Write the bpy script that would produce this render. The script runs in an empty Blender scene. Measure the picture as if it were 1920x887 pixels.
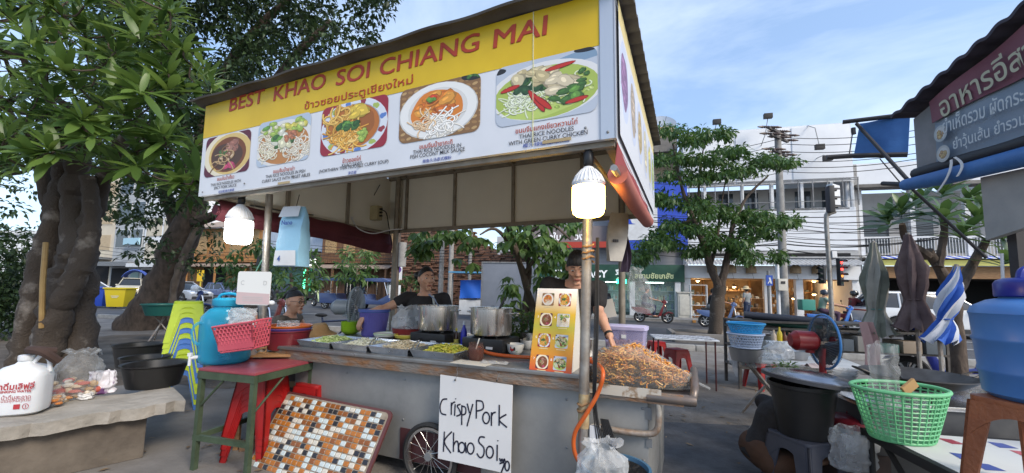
import bpy, bmesh, math, random
import numpy as np
from mathutils import Vector, Matrix
random.seed(7); rng = np.random.default_rng(7)
SC = bpy.context.scene
COL = SC.collection
rad = math.radians
# ---- camera
F_PX, CY, PITCH, ROLL, CAM_H = 750.0, 474.0, rad(5.25), rad(1.26), 1.42
cd = bpy.data.cameras.new('camera'); cam = bpy.data.objects.new('camera', cd); COL.objects.link(cam)
cd.sensor_width = 36; cd.lens = F_PX / 1920 * 36; cd.shift_y = (CY - 443.5) / 1920; cd.clip_end = 2000; cd.clip_start = .05
cam.matrix_world = Matrix.Translation((0, 0, CAM_H)) @ Matrix.Rotation(math.pi/2 + PITCH, 4, 'X') @ Matrix.Rotation(ROLL, 4, 'Z')
SC.camera = cam
# ---- sky, sun, exposure
SUN_EL, SUN_AZ = rad(38), rad(140)          # azimuth clockwise from +Y: behind the camera, to its right
wd = bpy.data.worlds.new('World'); SC.world = wd; wd.use_nodes = True
nt = wd.node_tree; nt.nodes.clear(); N = nt.nodes.new; L = nt.links.new
wo = N('ShaderNodeOutputWorld'); bg = N('ShaderNodeBackground'); sky = N('ShaderNodeTexSky')
sky.sky_type = 'NISHITA'; sky.sun_disc = False; sky.sun_elevation = SUN_EL; sky.sun_rotation = SUN_AZ
sky.air_density = 1.0; sky.dust_density = 1.6; sky.ozone_density = 1.6; sky.altitude = 300
tc = N('ShaderNodeTexCoord'); mp = N('ShaderNodeMapping'); mp.inputs['Scale'].default_value = (1.0, 1.0, 3.4); mp.inputs['Rotation'].default_value = (.25, .2, .5)
n1 = N('ShaderNodeTexNoise'); n1.inputs['Scale'].default_value = 1.7; n1.inputs['Detail'].default_value = 9; n1.inputs['Roughness'].default_value = .58; n1.inputs['Distortion'].default_value = .5
cr = N('ShaderNodeValToRGB'); cr.color_ramp.elements[0].position = .40; cr.color_ramp.elements[0].color = (0, 0, 0, 1); cr.color_ramp.elements[1].position = .82; cr.color_ramp.elements[1].color = (.42, .42, .42, 1)
mx = N('ShaderNodeMix'); mx.data_type = 'RGBA'; mx.inputs[7].default_value = (7.4, 7.9, 8.6, 1)
L(tc.outputs['Generated'], mp.inputs[0]); L(mp.outputs[0], n1.inputs['Vector']); L(n1.outputs['Fac'], cr.inputs[0])
vl = N('ShaderNodeMix'); vl.data_type = 'RGBA'; vl.inputs[0].default_value = .30; vl.inputs[7].default_value = (3.2, 4.7, 7.2, 1); L(sky.outputs[0], vl.inputs[6])
L(cr.outputs[0], mx.inputs[0]); L(vl.outputs[2], mx.inputs[6]); L(mx.outputs[2], bg.inputs[0]); L(bg.outputs[0], wo.inputs[0])
bg.inputs[1].default_value = .15
sl = bpy.data.lights.new('sun', 'SUN'); sun = bpy.data.objects.new('sun', sl); COL.objects.link(sun)
sl.energy = 2.2; sl.angle = rad(20); sl.color = (1, .9, .76)
sd = Vector((math.sin(SUN_AZ)*math.cos(SUN_EL), math.cos(SUN_AZ)*math.cos(SUN_EL), math.sin(SUN_EL)))
sun.rotation_euler = sd.to_track_quat('Z', 'Y').to_euler()
SC.view_settings.view_transform = 'Standard'; SC.view_settings.look = 'None'; SC.view_settings.gamma = 1; SC.view_settings.use_curve_mapping = False
SC.view_settings.exposure = 0.62
SC.render.engine = 'CYCLES'
SC.cycles.max_bounces = 6; SC.cycles.transparent_max_bounces = 24; SC.cycles.diffuse_bounces = 3; SC.cycles.glossy_bounces = 3; SC.cycles.transmission_bounces = 6
SC.cycles.use_denoising = True; SC.cycles.caustics_reflective = False; SC.cycles.caustics_refractive = False
# ---- pixels -> places
CAMP = Vector((0, 0, CAM_H))
def ray(px, py):
    a = (px-960)/F_PX; b = (py-CY)/F_PX; c, s = math.cos(ROLL), math.sin(ROLL)
    u = a*c + b*s; v = -a*s + b*c; cp, sp = math.cos(PITCH), math.sin(PITCH)
    return Vector((u, cp + v*sp, sp - v*cp))
def W(px, py, y=None, z=None):
    r = ray(px, py); t = y/r.y if y is not None else (z-CAM_H)/r.z
    return CAMP + r*t
YAW, TILT = .416, .012
_u = Vector((-math.cos(YAW)*math.cos(TILT), math.sin(YAW)*math.cos(TILT), -math.sin(TILT)))
_v = Vector((math.sin(YAW), math.cos(YAW), 0)); _w = _v.cross(_u)
if _w.z < 0: _w = -_w
RC = Matrix((-_u, _v, _w)).transposed()
O_CART = Vector((.436, 2.562, .9)) - _w*.9
O_CAN = Vector((.5103, 1.9664, 2.2004))
M_CART = Matrix.Translation(O_CART) @ RC.to_4x4()
M_CAN = Matrix.Translation(O_CAN) @ RC.to_4x4()
def loc(px, py, x=None, y=None, z=None, M=M_CART):
    Mi = M.inverted(); o = Mi @ CAMP; d = Mi.to_3x3() @ ray(px, py)
    t = (x-o.x)/d.x if x is not None else (y-o.y)/d.y if y is not None else (z-o.z)/d.z
    return o + d*t
def cartw(x, y, z): return M_CART @ Vector((x, y, z))
# ---- materials
MATS = {}
def mat(name, c=(.5, .5, .5), rough=.6, metal=0, c2=None, scale=8, detail=4, bump=0, bscale=40, emit=0, ecol=None, spec=.5, trans=0, ior=1.45, coat=0, lo=.35, hi=.65, stretch=None, sheen=0, sss=0, rvar=0):
    if name in MATS: return MATS[name]
    m = bpy.data.materials.new(name); m.use_nodes = True; t = m.node_tree; b = t.nodes['Principled BSDF']; n = t.nodes.new; l = t.links.new
    c = tuple(c)[:3] + (1,)
    b.inputs['Base Color'].default_value = c; b.inputs['Roughness'].default_value = rough; b.inputs['Metallic'].default_value = metal
    b.inputs['Specular IOR Level'].default_value = spec; b.inputs['Transmission Weight'].default_value = trans; b.inputs['IOR'].default_value = ior; b.inputs['Coat Weight'].default_value = coat
    if sss: b.inputs['Subsurface Weight'].default_value = sss; b.inputs['Subsurface Radius'].default_value = (.02, .008, .005); b.inputs['Subsurface Scale'].default_value = .5
    if emit: b.inputs['Emission Color'].default_value = tuple(ecol or c)[:3] + (1,); b.inputs['Emission Strength'].default_value = emit
    tcn = n('ShaderNodeTexCoord'); mpn = n('ShaderNodeMapping'); l(tcn.outputs['Object'], mpn.inputs[0])
    if stretch: mpn.inputs['Scale'].default_value = stretch
    if c2 or rvar:
        nz = n('ShaderNodeTexNoise'); nz.inputs['Scale'].default_value = scale; nz.inputs['Detail'].default_value = detail; nz.inputs['Roughness'].default_value = .6; l(mpn.outputs[0], nz.inputs['Vector'])
        if c2:
            r = n('ShaderNodeValToRGB'); r.color_ramp.elements[0].position = lo; r.color_ramp.elements[1].position = hi
            r.color_ramp.elements[0].color = c; r.color_ramp.elements[1].color = tuple(c2)[:3] + (1,)
            l(nz.outputs['Fac'], r.inputs[0]); l(r.outputs[0], b.inputs['Base Color'])
        if rvar:
            mr = n('ShaderNodeMapRange'); mr.inputs[1].default_value = .3; mr.inputs[2].default_value = .7; mr.inputs[3].default_value = max(0, rough-rvar); mr.inputs[4].default_value = min(1, rough+rvar)
            l(nz.outputs['Fac'], mr.inputs[0]); l(mr.outputs[0], b.inputs['Roughness'])
    if bump:
        nb = n('ShaderNodeTexNoise'); nb.inputs['Scale'].default_value = bscale; nb.inputs['Detail'].default_value = 6; l(mpn.outputs[0], nb.inputs['Vector'])
        bp = n('ShaderNodeBump'); bp.inputs['Strength'].default_value = bump; bp.inputs['Distance'].default_value = .02; l(nb.outputs['Fac'], bp.inputs['Height']); l(bp.outputs[0], b.inputs['Normal'])
    MATS[name] = m; return m
def sheer(name, c, alpha, rough=.25, bump=0):
    if name in MATS: return MATS[name]
    m = mat(name, c, rough, bump=bump, bscale=25); t = m.node_tree; b = t.nodes['Principled BSDF']; o = t.nodes['Material Output']
    tr = t.nodes.new('ShaderNodeBsdfTransparent'); tr.inputs[0].default_value = tuple(.5+.5*x for x in c) + (1,); ms = t.nodes.new('ShaderNodeMixShader')
    lw = t.nodes.new('ShaderNodeLayerWeight'); lw.inputs[0].default_value = .35; mr = t.nodes.new('ShaderNodeMapRange'); mr.inputs[3].default_value = alpha; mr.inputs[4].default_value = min(1, alpha*1.9+.1)
    t.links.new(lw.outputs['Facing'], mr.inputs[0]); t.links.new(mr.outputs[0], ms.inputs[0]); t.links.new(tr.outputs[0], ms.inputs[1]); t.links.new(b.outputs[0], ms.inputs[2]); t.links.new(ms.outputs[0], o.inputs[0]); return m
def vcmat(name, rough=.5, gain=1.0):
    if name in MATS: return MATS[name]
    m = bpy.data.materials.new(name); m.use_nodes = True; t = m.node_tree; b = t.nodes['Principled BSDF']; a = t.nodes.new('ShaderNodeAttribute'); a.attribute_name = 'Col'
    t.links.new(a.outputs['Color'], b.inputs['Base Color']); b.inputs['Roughness'].default_value = rough; MATS[name] = m; return m
def leafmat(name, c, c2, rough=.45, tl=.35):
    if name in MATS: return MATS[name]
    m = bpy.data.materials.new(name); m.use_nodes = True; t = m.node_tree; b = t.nodes['Principled BSDF']; n = t.nodes.new; l = t.links.new
    g = n('ShaderNodeNewGeometry'); r = n('ShaderNodeValToRGB'); r.color_ramp.elements[0].color = tuple(c) + (1,); r.color_ramp.elements[1].color = tuple(c2) + (1,)
    oi = n('ShaderNodeObjectInfo'); ad = n('ShaderNodeMath'); ad.operation = 'ADD'; md = n('ShaderNodeMath'); md.operation = 'FRACT'
    l(g.outputs['Random Per Island'], ad.inputs[0]); l(oi.outputs['Random'], ad.inputs[1]); l(ad.outputs[0], md.inputs[0]); l(md.outputs[0], r.inputs[0])
    l(r.outputs[0], b.inputs['Base Color']); b.inputs['Roughness'].default_value = rough
    tb = n('ShaderNodeBsdfTranslucent'); hs = n('ShaderNodeHueSaturation'); hs.inputs['Value'].default_value = 1.5; hs.inputs['Hue'].default_value = .48
    l(r.outputs[0], hs.inputs['Color']); l(hs.outputs[0], tb.inputs[0])
    ms = n('ShaderNodeMixShader'); ms.inputs[0].default_value = tl; l(b.outputs[0], ms.inputs[1]); l(tb.outputs[0], ms.inputs[2]); l(ms.outputs[0], t.nodes['Material Output'].inputs[0])
    MATS[name] = m; return m
# ---- mesh builder
def perp(d):
    d = d.normalized(); a = Vector((0, 0, 1)) if abs(d.z) < .9 else Vector((1, 0, 0))
    x = d.cross(a).normalized(); return x, x.cross(d).normalized()
class MB:
    def __init__(s): s.v = []; s.f = []; s.c = []
    def col(s, c, n0): s.c += [tuple(c)[:3]]*(len(s.f)-n0)
    def add(s, vs, fs, c=None):
        k = len(s.v); n0 = len(s.f); s.v += [tuple(p) for p in vs]; s.f += [tuple(i+k for i in f) for f in fs]
        if c: s.col(c, n0)
        return s
    def box(s, c, d, R=None, col=None):
        c = Vector(c); h = Vector(d)/2; vs = []
        for z in (-1, 1):
            for x, y in ((-1, -1), (1, -1), (1, 1), (-1, 1)):
                p = Vector((x*h.x, y*h.y, z*h.z)); vs.append(c + (R @ p if R else p))
        return s.add(vs, [(3, 2, 1, 0), (4, 5, 6, 7), (0, 1, 5, 4), (1, 2, 6, 5), (2, 3, 7, 6), (3, 0, 4, 7)], col)
    def bx(s, x0, x1, y0, y1, z0, z1, col=None): return s.box(((x0+x1)/2, (y0+y1)/2, (z0+z1)/2), (abs(x1-x0), abs(y1-y0), abs(z1-z0)), None, col)
    def tube(s, path, r, n=8, cap=True, col=None, sx=1, up=None):
        P = [Vector(p) for p in path]; m = len(P); rs = r if isinstance(r, (list, tuple)) else [r]*m; vs = []; fs = []; px = None
        for i, p in enumerate(P):
            d = (P[min(i+1, m-1)] - P[max(i-1, 0)])
            if d.length < 1e-9: d = Vector((0, 0, 1))
            d.normalize()
            if px is None: x, y = perp(d) if up is None else (Vector(up).cross(d).normalized(), None)
            else:
                x = px - d*px.dot(d); x = x.normalized() if x.length > 1e-6 else perp(d)[0]
            y = d.cross(x).normalized(); px = x
            for k in range(n):
                a = 2*math.pi*k/n; vs.append(p + x*(math.cos(a)*rs[i]*sx) + y*(math.sin(a)*rs[i]))
        for i in range(m-1):
            for k in range(n): fs.append((i*n+k, i*n+(k+1) % n, (i+1)*n+(k+1) % n, (i+1)*n+k))
        if cap: fs.append(tuple(reversed(range(n)))); fs.append(tuple(range((m-1)*n, m*n)))
        return s.add(vs, fs, col)
    def lathe(s, prof, c=(0, 0, 0), n=24, sx=1, sy=1, cap0=False, cap1=False, col=None, R=None, sq=0):
        c = Vector(c); vs = []; fs = []; m = len(prof)
        for r, z in prof:
            for k in range(n):
                a = 2*math.pi*k/n; ca, sa = math.cos(a), math.sin(a)
                if sq:
                    q = (abs(ca)**sq + abs(sa)**sq)**(-1/sq); ca *= q; sa *= q
                p = Vector((r*sx*ca, r*sy*sa, z)); vs.append(c + (R @ p if R else p))
        for i in range(m-1):
            for k in range(n): fs.append((i*n+k, i*n+(k+1) % n, (i+1)*n+(k+1) % n, (i+1)*n+k))
        if cap0: fs.append(tuple(reversed(range(n))))
        if cap1: fs.append(tuple(range((m-1)*n, m*n)))
        return s.add(vs, fs, col)
    def ball(s, c, r, n=12, m=8, R=None, col=None):
        r = (r, r, r) if not isinstance(r, (tuple, list)) else r
        prof = [(math.cos(-math.pi/2 + math.pi*i/m), math.sin(-math.pi/2 + math.pi*i/m)) for i in range(m+1)]
        k = len(s.v); n0 = len(s.f); c = Vector(c); vs = []; fs = []
        for rr, z in prof[1:-1]:
            for j in range(n):
                a = 2*math.pi*j/n; vs.append(Vector((rr*math.cos(a)*r[0], rr*math.sin(a)*r[1], z*r[2])))
        vs += [Vector((0, 0, -r[2])), Vector((0, 0, r[2]))]; mm = m-1
        for i in range(mm-1):
            for j in range(n): fs.append((i*n+j, i*n+(j+1) % n, (i+1)*n+(j+1) % n, (i+1)*n+j))
        b = mm*n
        for j in range(n): fs.append((b, (j+1) % n, j)); fs.append((b+1, (mm-1)*n+j, (mm-1)*n+(j+1) % n))
        return s.add([c + (R @ p if R else p) for p in vs], fs, col)
    def prism(s, poly, h, mp, col=None):
        n = len(poly); vs = [mp(a, b, 0) for a, b in poly] + [mp(a, b, h) for a, b in poly]
        fs = [tuple(reversed(range(n))), tuple(range(n, 2*n))] + [(i, (i+1) % n, n+(i+1) % n, n+i) for i in range(n)]
        return s.add(vs, fs, col)
    def poly(s, pts, col=None): return s.add(pts, [tuple(range(len(pts)))], col)
    def grid(s, fn, nu, nv, col=None, thick=0):
        vs = [fn(i/nu, j/nv) for j in range(nv+1) for i in range(nu+1)]
        return s.add(vs, [(j*(nu+1)+i, j*(nu+1)+i+1, (j+1)*(nu+1)+i+1, (j+1)*(nu+1)+i) for j in range(nv) for i in range(nu)], col)
    def mesh(s, name, m=None, bevel=0, seg=2, fixn=False, solid=0, ang=40, flat=False):
        me = bpy.data.meshes.new(name); me.from_pydata([tuple(p) for p in s.v], [], s.f)
        if s.c and len(s.c) == len(s.f):
            at = me.color_attributes.new('Col', 'FLOAT_COLOR', 'CORNER'); a = np.ones((len(me.loops), 4), 'f4')
            lt = np.array([p.loop_total for p in me.polygons]); a[:, :3] = np.repeat(np.array(s.c, 'f4'), lt, 0); at.data.foreach_set('color', a.ravel())
        if bevel or fixn or solid:
            b = bmesh.new(); b.from_mesh(me)
            if fixn: bmesh.ops.recalc_face_normals(b, faces=b.faces)
            if solid: bmesh.ops.solidify(b, geom=b.faces[:], thickness=solid)
            if bevel:
                es = [e for e in b.edges if len(e.link_faces) == 2 and e.calc_face_angle(0) > .5]
                bmesh.ops.bevel(b, geom=es, offset=bevel, segments=seg, affect='EDGES', profile=.7, clamp_overlap=True)
            b.to_mesh(me); b.free()
        if not flat:
            me.polygons.foreach_set('use_smooth', [True]*len(me.polygons)); me.set_sharp_from_angle(angle=rad(ang))
        if m: me.materials.append(m)
        me.update(); return me
    def build(s, name, m, parent=None, at=None, rot=None, label=None, cat=None, group=None, kind=None, **k):
        return link(name, s.mesh(name, m, **k), parent, at, rot, label, cat, group, kind)
def tag(o, label=None, cat=None, group=None, kind=None):
    if label: o['label'] = label
    if cat: o['category'] = cat
    if group: o['group'] = group
    if kind: o['kind'] = kind
    return o
def link(name, me, parent=None, at=None, rot=None, label=None, cat=None, group=None, kind=None):
    o = bpy.data.objects.new(name, me); COL.objects.link(o)
    if at is not None: o.location = at
    if rot is not None: o.rotation_euler = rot if isinstance(rot, (tuple, list)) else (0, 0, rot)
    if parent: o.parent = parent
    return tag(o, label, cat, group, kind)
def thing(name, label, cat, at=(0, 0, 0), rz=0, group=None, matrix=None):
    o = link(name, None, None, at, (0, 0, rz), label, cat, group)
    o.empty_display_size = .1
    if matrix is not None: o.matrix_world = matrix
    return o
def copy_tree(o, parent=None, at=None, rz=None, label=None, sc=None):
    c = o.copy(); COL.objects.link(c); c.parent = parent
    if at is not None: c.location = at
    if rz is not None: c.rotation_euler[2] = rz
    if label: c['label'] = label
    if sc: c.scale = (sc, sc, sc)
    for ch in list(o.children): copy_tree(ch, c)
    return c
def struct(name, mb, m, **k): return mb.build(name, m, kind='structure', **k)
def rrect(w, h, r, n=4, cx=0, cy=0):
    P = []
    for sx, sy, a0 in ((1, 1, 0), (-1, 1, 90), (-1, -1, 180), (1, -1, 270)):
        for i in range(n+1):
            a = rad(a0 + 90*i/n); P.append((cx + sx*(w/2-r) + r*math.cos(a), cy + sy*(h/2-r) + r*math.sin(a)))
    return P
def text(body, size, m, parent=None, name='lettering', at=(0, 0, 0), rot=(math.pi/2, 0, 0), width=None, bold=0, align='CENTER', shear=0, ext=0, sy=1, hgt=None, thick=0):
    cu = bpy.data.curves.new(name, 'FONT'); cu.body = body; cu.size = size; cu.align_x = align; cu.align_y = 'CENTER'; cu.offset = bold; cu.shear = shear; cu.extrude = ext; cu.resolution_u = 3
    to = bpy.data.objects.new('t', cu); COL.objects.link(to)
    me = bpy.data.meshes.new_from_object(to.evaluated_get(bpy.context.evaluated_depsgraph_get())); bpy.data.objects.remove(to); bpy.data.curves.remove(cu)
    me.materials.clear(); me.materials.append(m); me.name = name
    if thick:
        b_ = bmesh.new(); b_.from_mesh(me); g0 = b_.verts[:]+b_.edges[:]+b_.faces[:]
        for k, (ox, oy) in enumerate(((1, 0), (0, 1), (1, 1), (.5, .5))):
            r = bmesh.ops.duplicate(b_, geom=g0); bmesh.ops.translate(b_, vec=(ox*thick, oy*thick, .0004*(k+1)), verts=[v for v in r['geom'] if isinstance(v, bmesh.types.BMVert)])
        b_.to_mesh(me); b_.free()
    o = link(name, me, parent, at, rot)
    if len(me.vertices):
        co = np.empty(len(me.vertices)*3, 'f4'); me.vertices.foreach_get('co', co); co = co.reshape(-1, 3); wd_ = np.ptp(co[:, 0]); co[:, 1] -= (co[:, 1].max()+co[:, 1].min())/2; co[:, 0] -= (co[:, 0].max()+co[:, 0].min())/2; me.vertices.foreach_set('co', co.ravel())
        if width:
            k = width/max(wd_, 1e-6); co[:, 0] *= k; co[:, 1] *= (hgt/max(np.ptp(co[:, 1]), 1e-6) if hgt else k); me.vertices.foreach_set('co', co.ravel())
    return o
def strip(mb, pts, w, mp, col=None):
    P = [Vector(p) for p in pts]; vs = []
    for i, p in enumerate(P):
        d = P[min(i+1, len(P)-1)] - P[max(i-1, 0)]; d = d.normalized() if d.length > 1e-9 else Vector((1, 0))
        nn = Vector((-d.y, d.x))*w/2; vs += [mp(*(p+nn)), mp(*(p-nn))]
    mb.add(vs, [(2*i, 2*i+1, 2*i+3, 2*i+2) for i in range(len(P)-1)], col)
def spline(pts, n=6):
    P = [Vector(p) for p in pts]; out = []
    for i in range(len(P)-1):
        p0 = P[max(i-1, 0)]; p1 = P[i]; p2 = P[i+1]; p3 = P[min(i+2, len(P)-1)]
        for k in range(n):
            t = k/n; out.append(.5*((2*p1) + (p2-p0)*t + (2*p0-5*p1+4*p2-p3)*t*t + (3*p1-p0-3*p2+p3)*t**3))
    return out + [P[-1]]
def rz3(a): return Matrix.Rotation(a, 3, 'Z')
# ==== the setting
asph = mat('asphalt', (.055, .057, .062), .85, c2=(.10, .10, .105), scale=1.3, bump=.25, bscale=60)
conc = mat('concrete', (.125, .115, .105), .9, c2=(.22, .205, .19), scale=1.1, detail=9, bump=.4, bscale=30)
dirt = mat('dirt', (.07, .055, .042), .95, c2=(.16, .13, .10), scale=1.6, detail=8, bump=.6, bscale=18)
pave = mat('pavement_slab', (.22, .215, .205), .9, c2=(.32, .31, .30), scale=3, bump=.3)
E_ST = Vector((-math.cos(rad(14.7)), math.sin(rad(14.7)), 0))        # the street runs away to the left
def road_side(px, py, s): p = W(px, py, z=0); return p + E_ST*s
g = MB().poly([(-400, -60, 0), (400, -60, 0), (400, 600, 0), (-400, 600, 0)]); struct('ground', g, conc, flat=True)
a0, a1 = road_side(1345, 657, -60), road_side(1345, 657, 90)
b0 = a0 + Vector((20, 60, 0)); b1 = a1 + Vector((0, 70, 0))
struct('road', MB().poly([(p.x, p.y, .004) for p in (a0, b0, b1, a1)]), asph, flat=True)
def blob(cx, cy, rx, ry, n=220, amp=.18, z=.004, seed=0):
    r_ = random.Random(seed); ph = [r_.uniform(0, 6.28) for _ in range(5)]
    return [(cx + rx*math.cos(t)*(1+amp*sum(math.sin((k+2)*t+ph[k])/(k+1.5) for k in range(5))+.03*math.sin(23*t+ph[0])+.025*math.sin(41*t+ph[1])), cy + ry*math.sin(t)*(1+amp*sum(math.sin((k+2)*t+ph[k])/(k+1.5) for k in range(5))+.03*math.sin(23*t+ph[0])+.025*math.sin(41*t+ph[1])), z) for t in [2*math.pi*i/n for i in range(n)]]
struct('earth', MB().poly(blob(-7.5, 8.2, 5.2, 3.6, seed=3)), dirt, flat=True)
struct('worn_paving', MB().poly(blob(3.6, 5.6, 2.4, 2.6, seed=5)), mat('worn', (.115, .10, .085), .95, c2=(.21, .185, .16), scale=2.5, detail=8, bump=.5, bscale=25), flat=True)
pp_ = [W(x, y, z=0) for x, y in ((1232, 792), (1420, 800), (1475, 815), (1400, 1100), (1120, 1100), (1150, 880))]; struct('asphalt_patch', MB().poly([(v.x, v.y, .009) for v in reversed(pp_)]), mat('patch_asphalt', (.05, .05, .053), .8, c2=(.085, .085, .09), scale=6, bump=.3, bscale=60), flat=True, fixn=True)
kst = mat('kerb_stone', (.24, .235, .225), .9, c2=(.36, .35, .33), scale=5, bump=.4)
kp = thing('kerb', None, None); kp['kind'] = 'structure'
kb = MB().bx(-.49, .49, -.09, .09, 0, .14).mesh('kerb_stone', kst, bevel=.012)
k0 = road_side(1345, 660, -14); ang = math.atan2(E_ST.y, E_ST.x)
for i in range(36):
    p = k0 + E_ST*(i*1.0); link('kerb_stone', kb, kp, (p.x, p.y, 0), ang)
tb = W(1345, 640, z=0)
pk = thing('planter', 'low concrete tree planter at the kerb under the street tree', 'planter', (tb.x, tb.y, 0), ang)
for sx, sy, w_, d_ in ((0, -.75, 2.6, .14), (0, .75, 2.6, .14), (-1.3, 0, .14, 1.36), (1.3, 0, .14, 1.36)):
    MB().bx(sx-w_/2, sx+w_/2, sy-d_/2, sy+d_/2, 0, .27).build('planter_edge', conc, pk, bevel=.015)
MB().bx(-1.24, 1.24, -.68, .68, 0, .2).build('soil', dirt, pk)
M_FAC = Matrix.Translation((17.4, 20, 0)) @ Matrix.Rotation(rad(-14.7), 4, 'Z')
def fp(px, py, y=0): return loc(px, py, y=y, M=M_FAC)
def fz(py, px=1450, y=0): return fp(px, py, y).z
sw = MB().bx(-24, 26, -2.6, 0.1, 0, .14)
o = struct('pavement', sw, pave); o.matrix_world = M_FAC
wp = mat('road_paint', (.62, .62, .6), .7, c2=(.42, .42, .42), scale=12)
for k, off in enumerate((3.1, 5.6)):
    for i in range(7):
        p = road_side(1345, 657, -8 + i*6.5) + Vector((E_ST.y, -E_ST.x, 0))*-off*-1
        q = [p + E_ST*x + Vector((E_ST.y, -E_ST.x, 0))*y for x, y in ((-1.5, -.06), (1.5, -.06), (1.5, .06), (-1.5, .06))]
        struct('road_marking', MB().poly([(t.x, t.y, .012) for t in q]), wp, flat=True)
kr = MB()
for i in range(8):
    kr.bx(-8.2+i*.28, -8.2+i*.28+.14, -2.66, -2.6, .02, .141)
o = struct('kerb_marking', kr, mat('kerb_paint', (.5, .23, .05), .7)); o.matrix_world = M_FAC; o['kind'] = 'stuff'
# ---- shop row helpers
white = mat('white_render', (.62, .64, .67), .8, c2=(.72, .74, .77), scale=.9, detail=6, lo=.3, hi=.7)
wtrim = mat('white_trim', (.66, .68, .70), .7, c2=(.56, .57, .58), scale=3)
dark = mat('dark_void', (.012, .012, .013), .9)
glass = mat('window_glass', (.05, .06, .07), .08, spec=.7)
gsteel = mat('grey_steel', (.22, .23, .24), .5, metal=.3, c2=(.16, .16, .16), scale=6)
rope_b = mat('black_cable', (.015, .015, .016), .6)
def frame_thing(name, label, cat, M): return thing(name, label, cat, matrix=M)
# ---- white corner shop building
wb = frame_thing('white_shop_building', 'tall white shop building with long balcony and warm lit homeware shop below', 'building', M_FAC)
XL = -8.15; zt = fz(236, 1500); zb0, zb1 = fz(392), fz(345); zf0, zf1 = fz(523), fz(499)
MB().bx(XL, 0, 0, .25, zb1, zt).build('upper_wall', white, wb)
for i in range(3): MB().bx(XL+.05+i*2.7, XL+2.65+i*2.7, -.045, 0-.002, zb1+.12, zt-.1).build('facade_panel', white, wb, bevel=.01)
MB().bx(XL, 0, .25, 9, zt-.8, zt-.5).build('roof', gsteel, wb)
MB().bx(XL, XL+.25, .25, 9, 0, zt-.8).build('side_wall', white, wb); MB().bx(-.25, 0, .25, 9, 0, zt-.8).build('side_wall', white, wb)
MB().bx(XL, 0, -.04, .25, fz(470), zb0).build('spandrel', white, wb)
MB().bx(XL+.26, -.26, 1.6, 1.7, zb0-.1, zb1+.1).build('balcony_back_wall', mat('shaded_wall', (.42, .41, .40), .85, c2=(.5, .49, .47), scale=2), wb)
MB().bx(XL+.26, -.26, -.04, 1.6, zb0-.12, zb0-.003).build('balcony_floor', conc, wb)
for i, x in enumerate((1322, 1392, 1448, 1504, 1560, 1611)):
    X = max(XL+.1, min(-.1, fp(x, 370).x)); MB().bx(X-.07, X+.07, -.03, .12, zb0, zb1).build('column', wtrim, wb, bevel=.01)
for i in range(6):
    X = XL+.9+i*1.3; MB().bx(X, X+.75, 1.57, 1.6, zb0+.1, zb1-.1).build('window', glass, wb)
rl = MB()
zr = fz(341)
for z in (zb1+.02, zr): rl.bx(XL+.3, .1, -.22, -.18, z-.025, z+.025)
for i in range(13): X = XL+.3+i*.66; rl.bx(X-.02, X+.02, -.22, -.18, zb0+.05, zr)
rl.bx(XL+.3, .1, -.22, -.18, zb0+.3, zb0+.33)
rl.build('railing', gsteel, wb)
MB().bx(XL, 0, -.06, .25, fz(484), fz(471)).build('beam', mat('grey_band', (.4, .4, .4), .8, c2=(.3, .3, .3), scale=4), wb)
for i in range(2): MB().bx(XL+.3+i*3.9, XL+3.9+i*3.9, -.07, -.02, fz(481), fz(475)).build('vent_slot', dark, wb)
zA0, zA1 = fz(499), fz(487)
aw = MB().grid(lambda u, v: (XL + 8.1*u, -.1 - .95*v, zA1 - (zA1-zA0)*v + .02*math.sin(u*8.1*2*math.pi/.18)), 360, 2)
aw.build('awning', mat('awning_sheet', (.45, .46, .47), .6, metal=.2, c2=(.34, .34, .34), scale=5), wb, solid=.01)
MB().bx(XL, 0, -.16, -.04, zf0, zf1).build('shop_fascia', white, wb)
tan = mat('rattan', (.36, .27, .17), .8, c2=(.26, .18, .1), scale=30)
for x in (1333, 1368, 1405, 1487, 1528):
    X = fp(x, 510).x; sh = MB().lathe([(.02, .44), (.12, .42), (.2, .34), (.235, .2), (.24, 0)], (X, -.3, zf0+.28), 14); lo_ = sh.build('wall_basket', tan, wb, solid=.01)
    MB().tube([(X+.05, -.3, zf0+.28), (X+.12, -.28, zf0-.02)], .006, 4).build('cord', rope_b, lo_)
wood = mat('shop_wood', (.30, .17, .075), .6, c2=(.20, .10, .04), scale=5, stretch=(1, 1, 6))
iw = mat('shop_wall', (.34, .24, .14), .8, c2=(.27, .18, .1), scale=2)
MB().bx(XL+.26, -.26, 4.2, 4.3, 0, zf0).build('inner_wall', iw, wb); MB().bx(XL+.26, -.26, .1, 4.2, .02, .05).build('shop_floor', wood, wb); MB().bx(XL+.26, -.26, .1, 4.2, zf0, zf0+.05).build('shop_ceiling', iw, wb)
for x in (1284, 1440, 1500, 1613):
    X = max(XL+.17, min(-.17, fp(x, 560).x)); MB().bx(X-.16, X+.16, -.02, .3, .0, zf0).build('pier', wtrim, wb, bevel=.01)
lampm = mat('lit_lamp', (1, .8, .5), .5, emit=9, ecol=(1, .62, .28))
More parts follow.
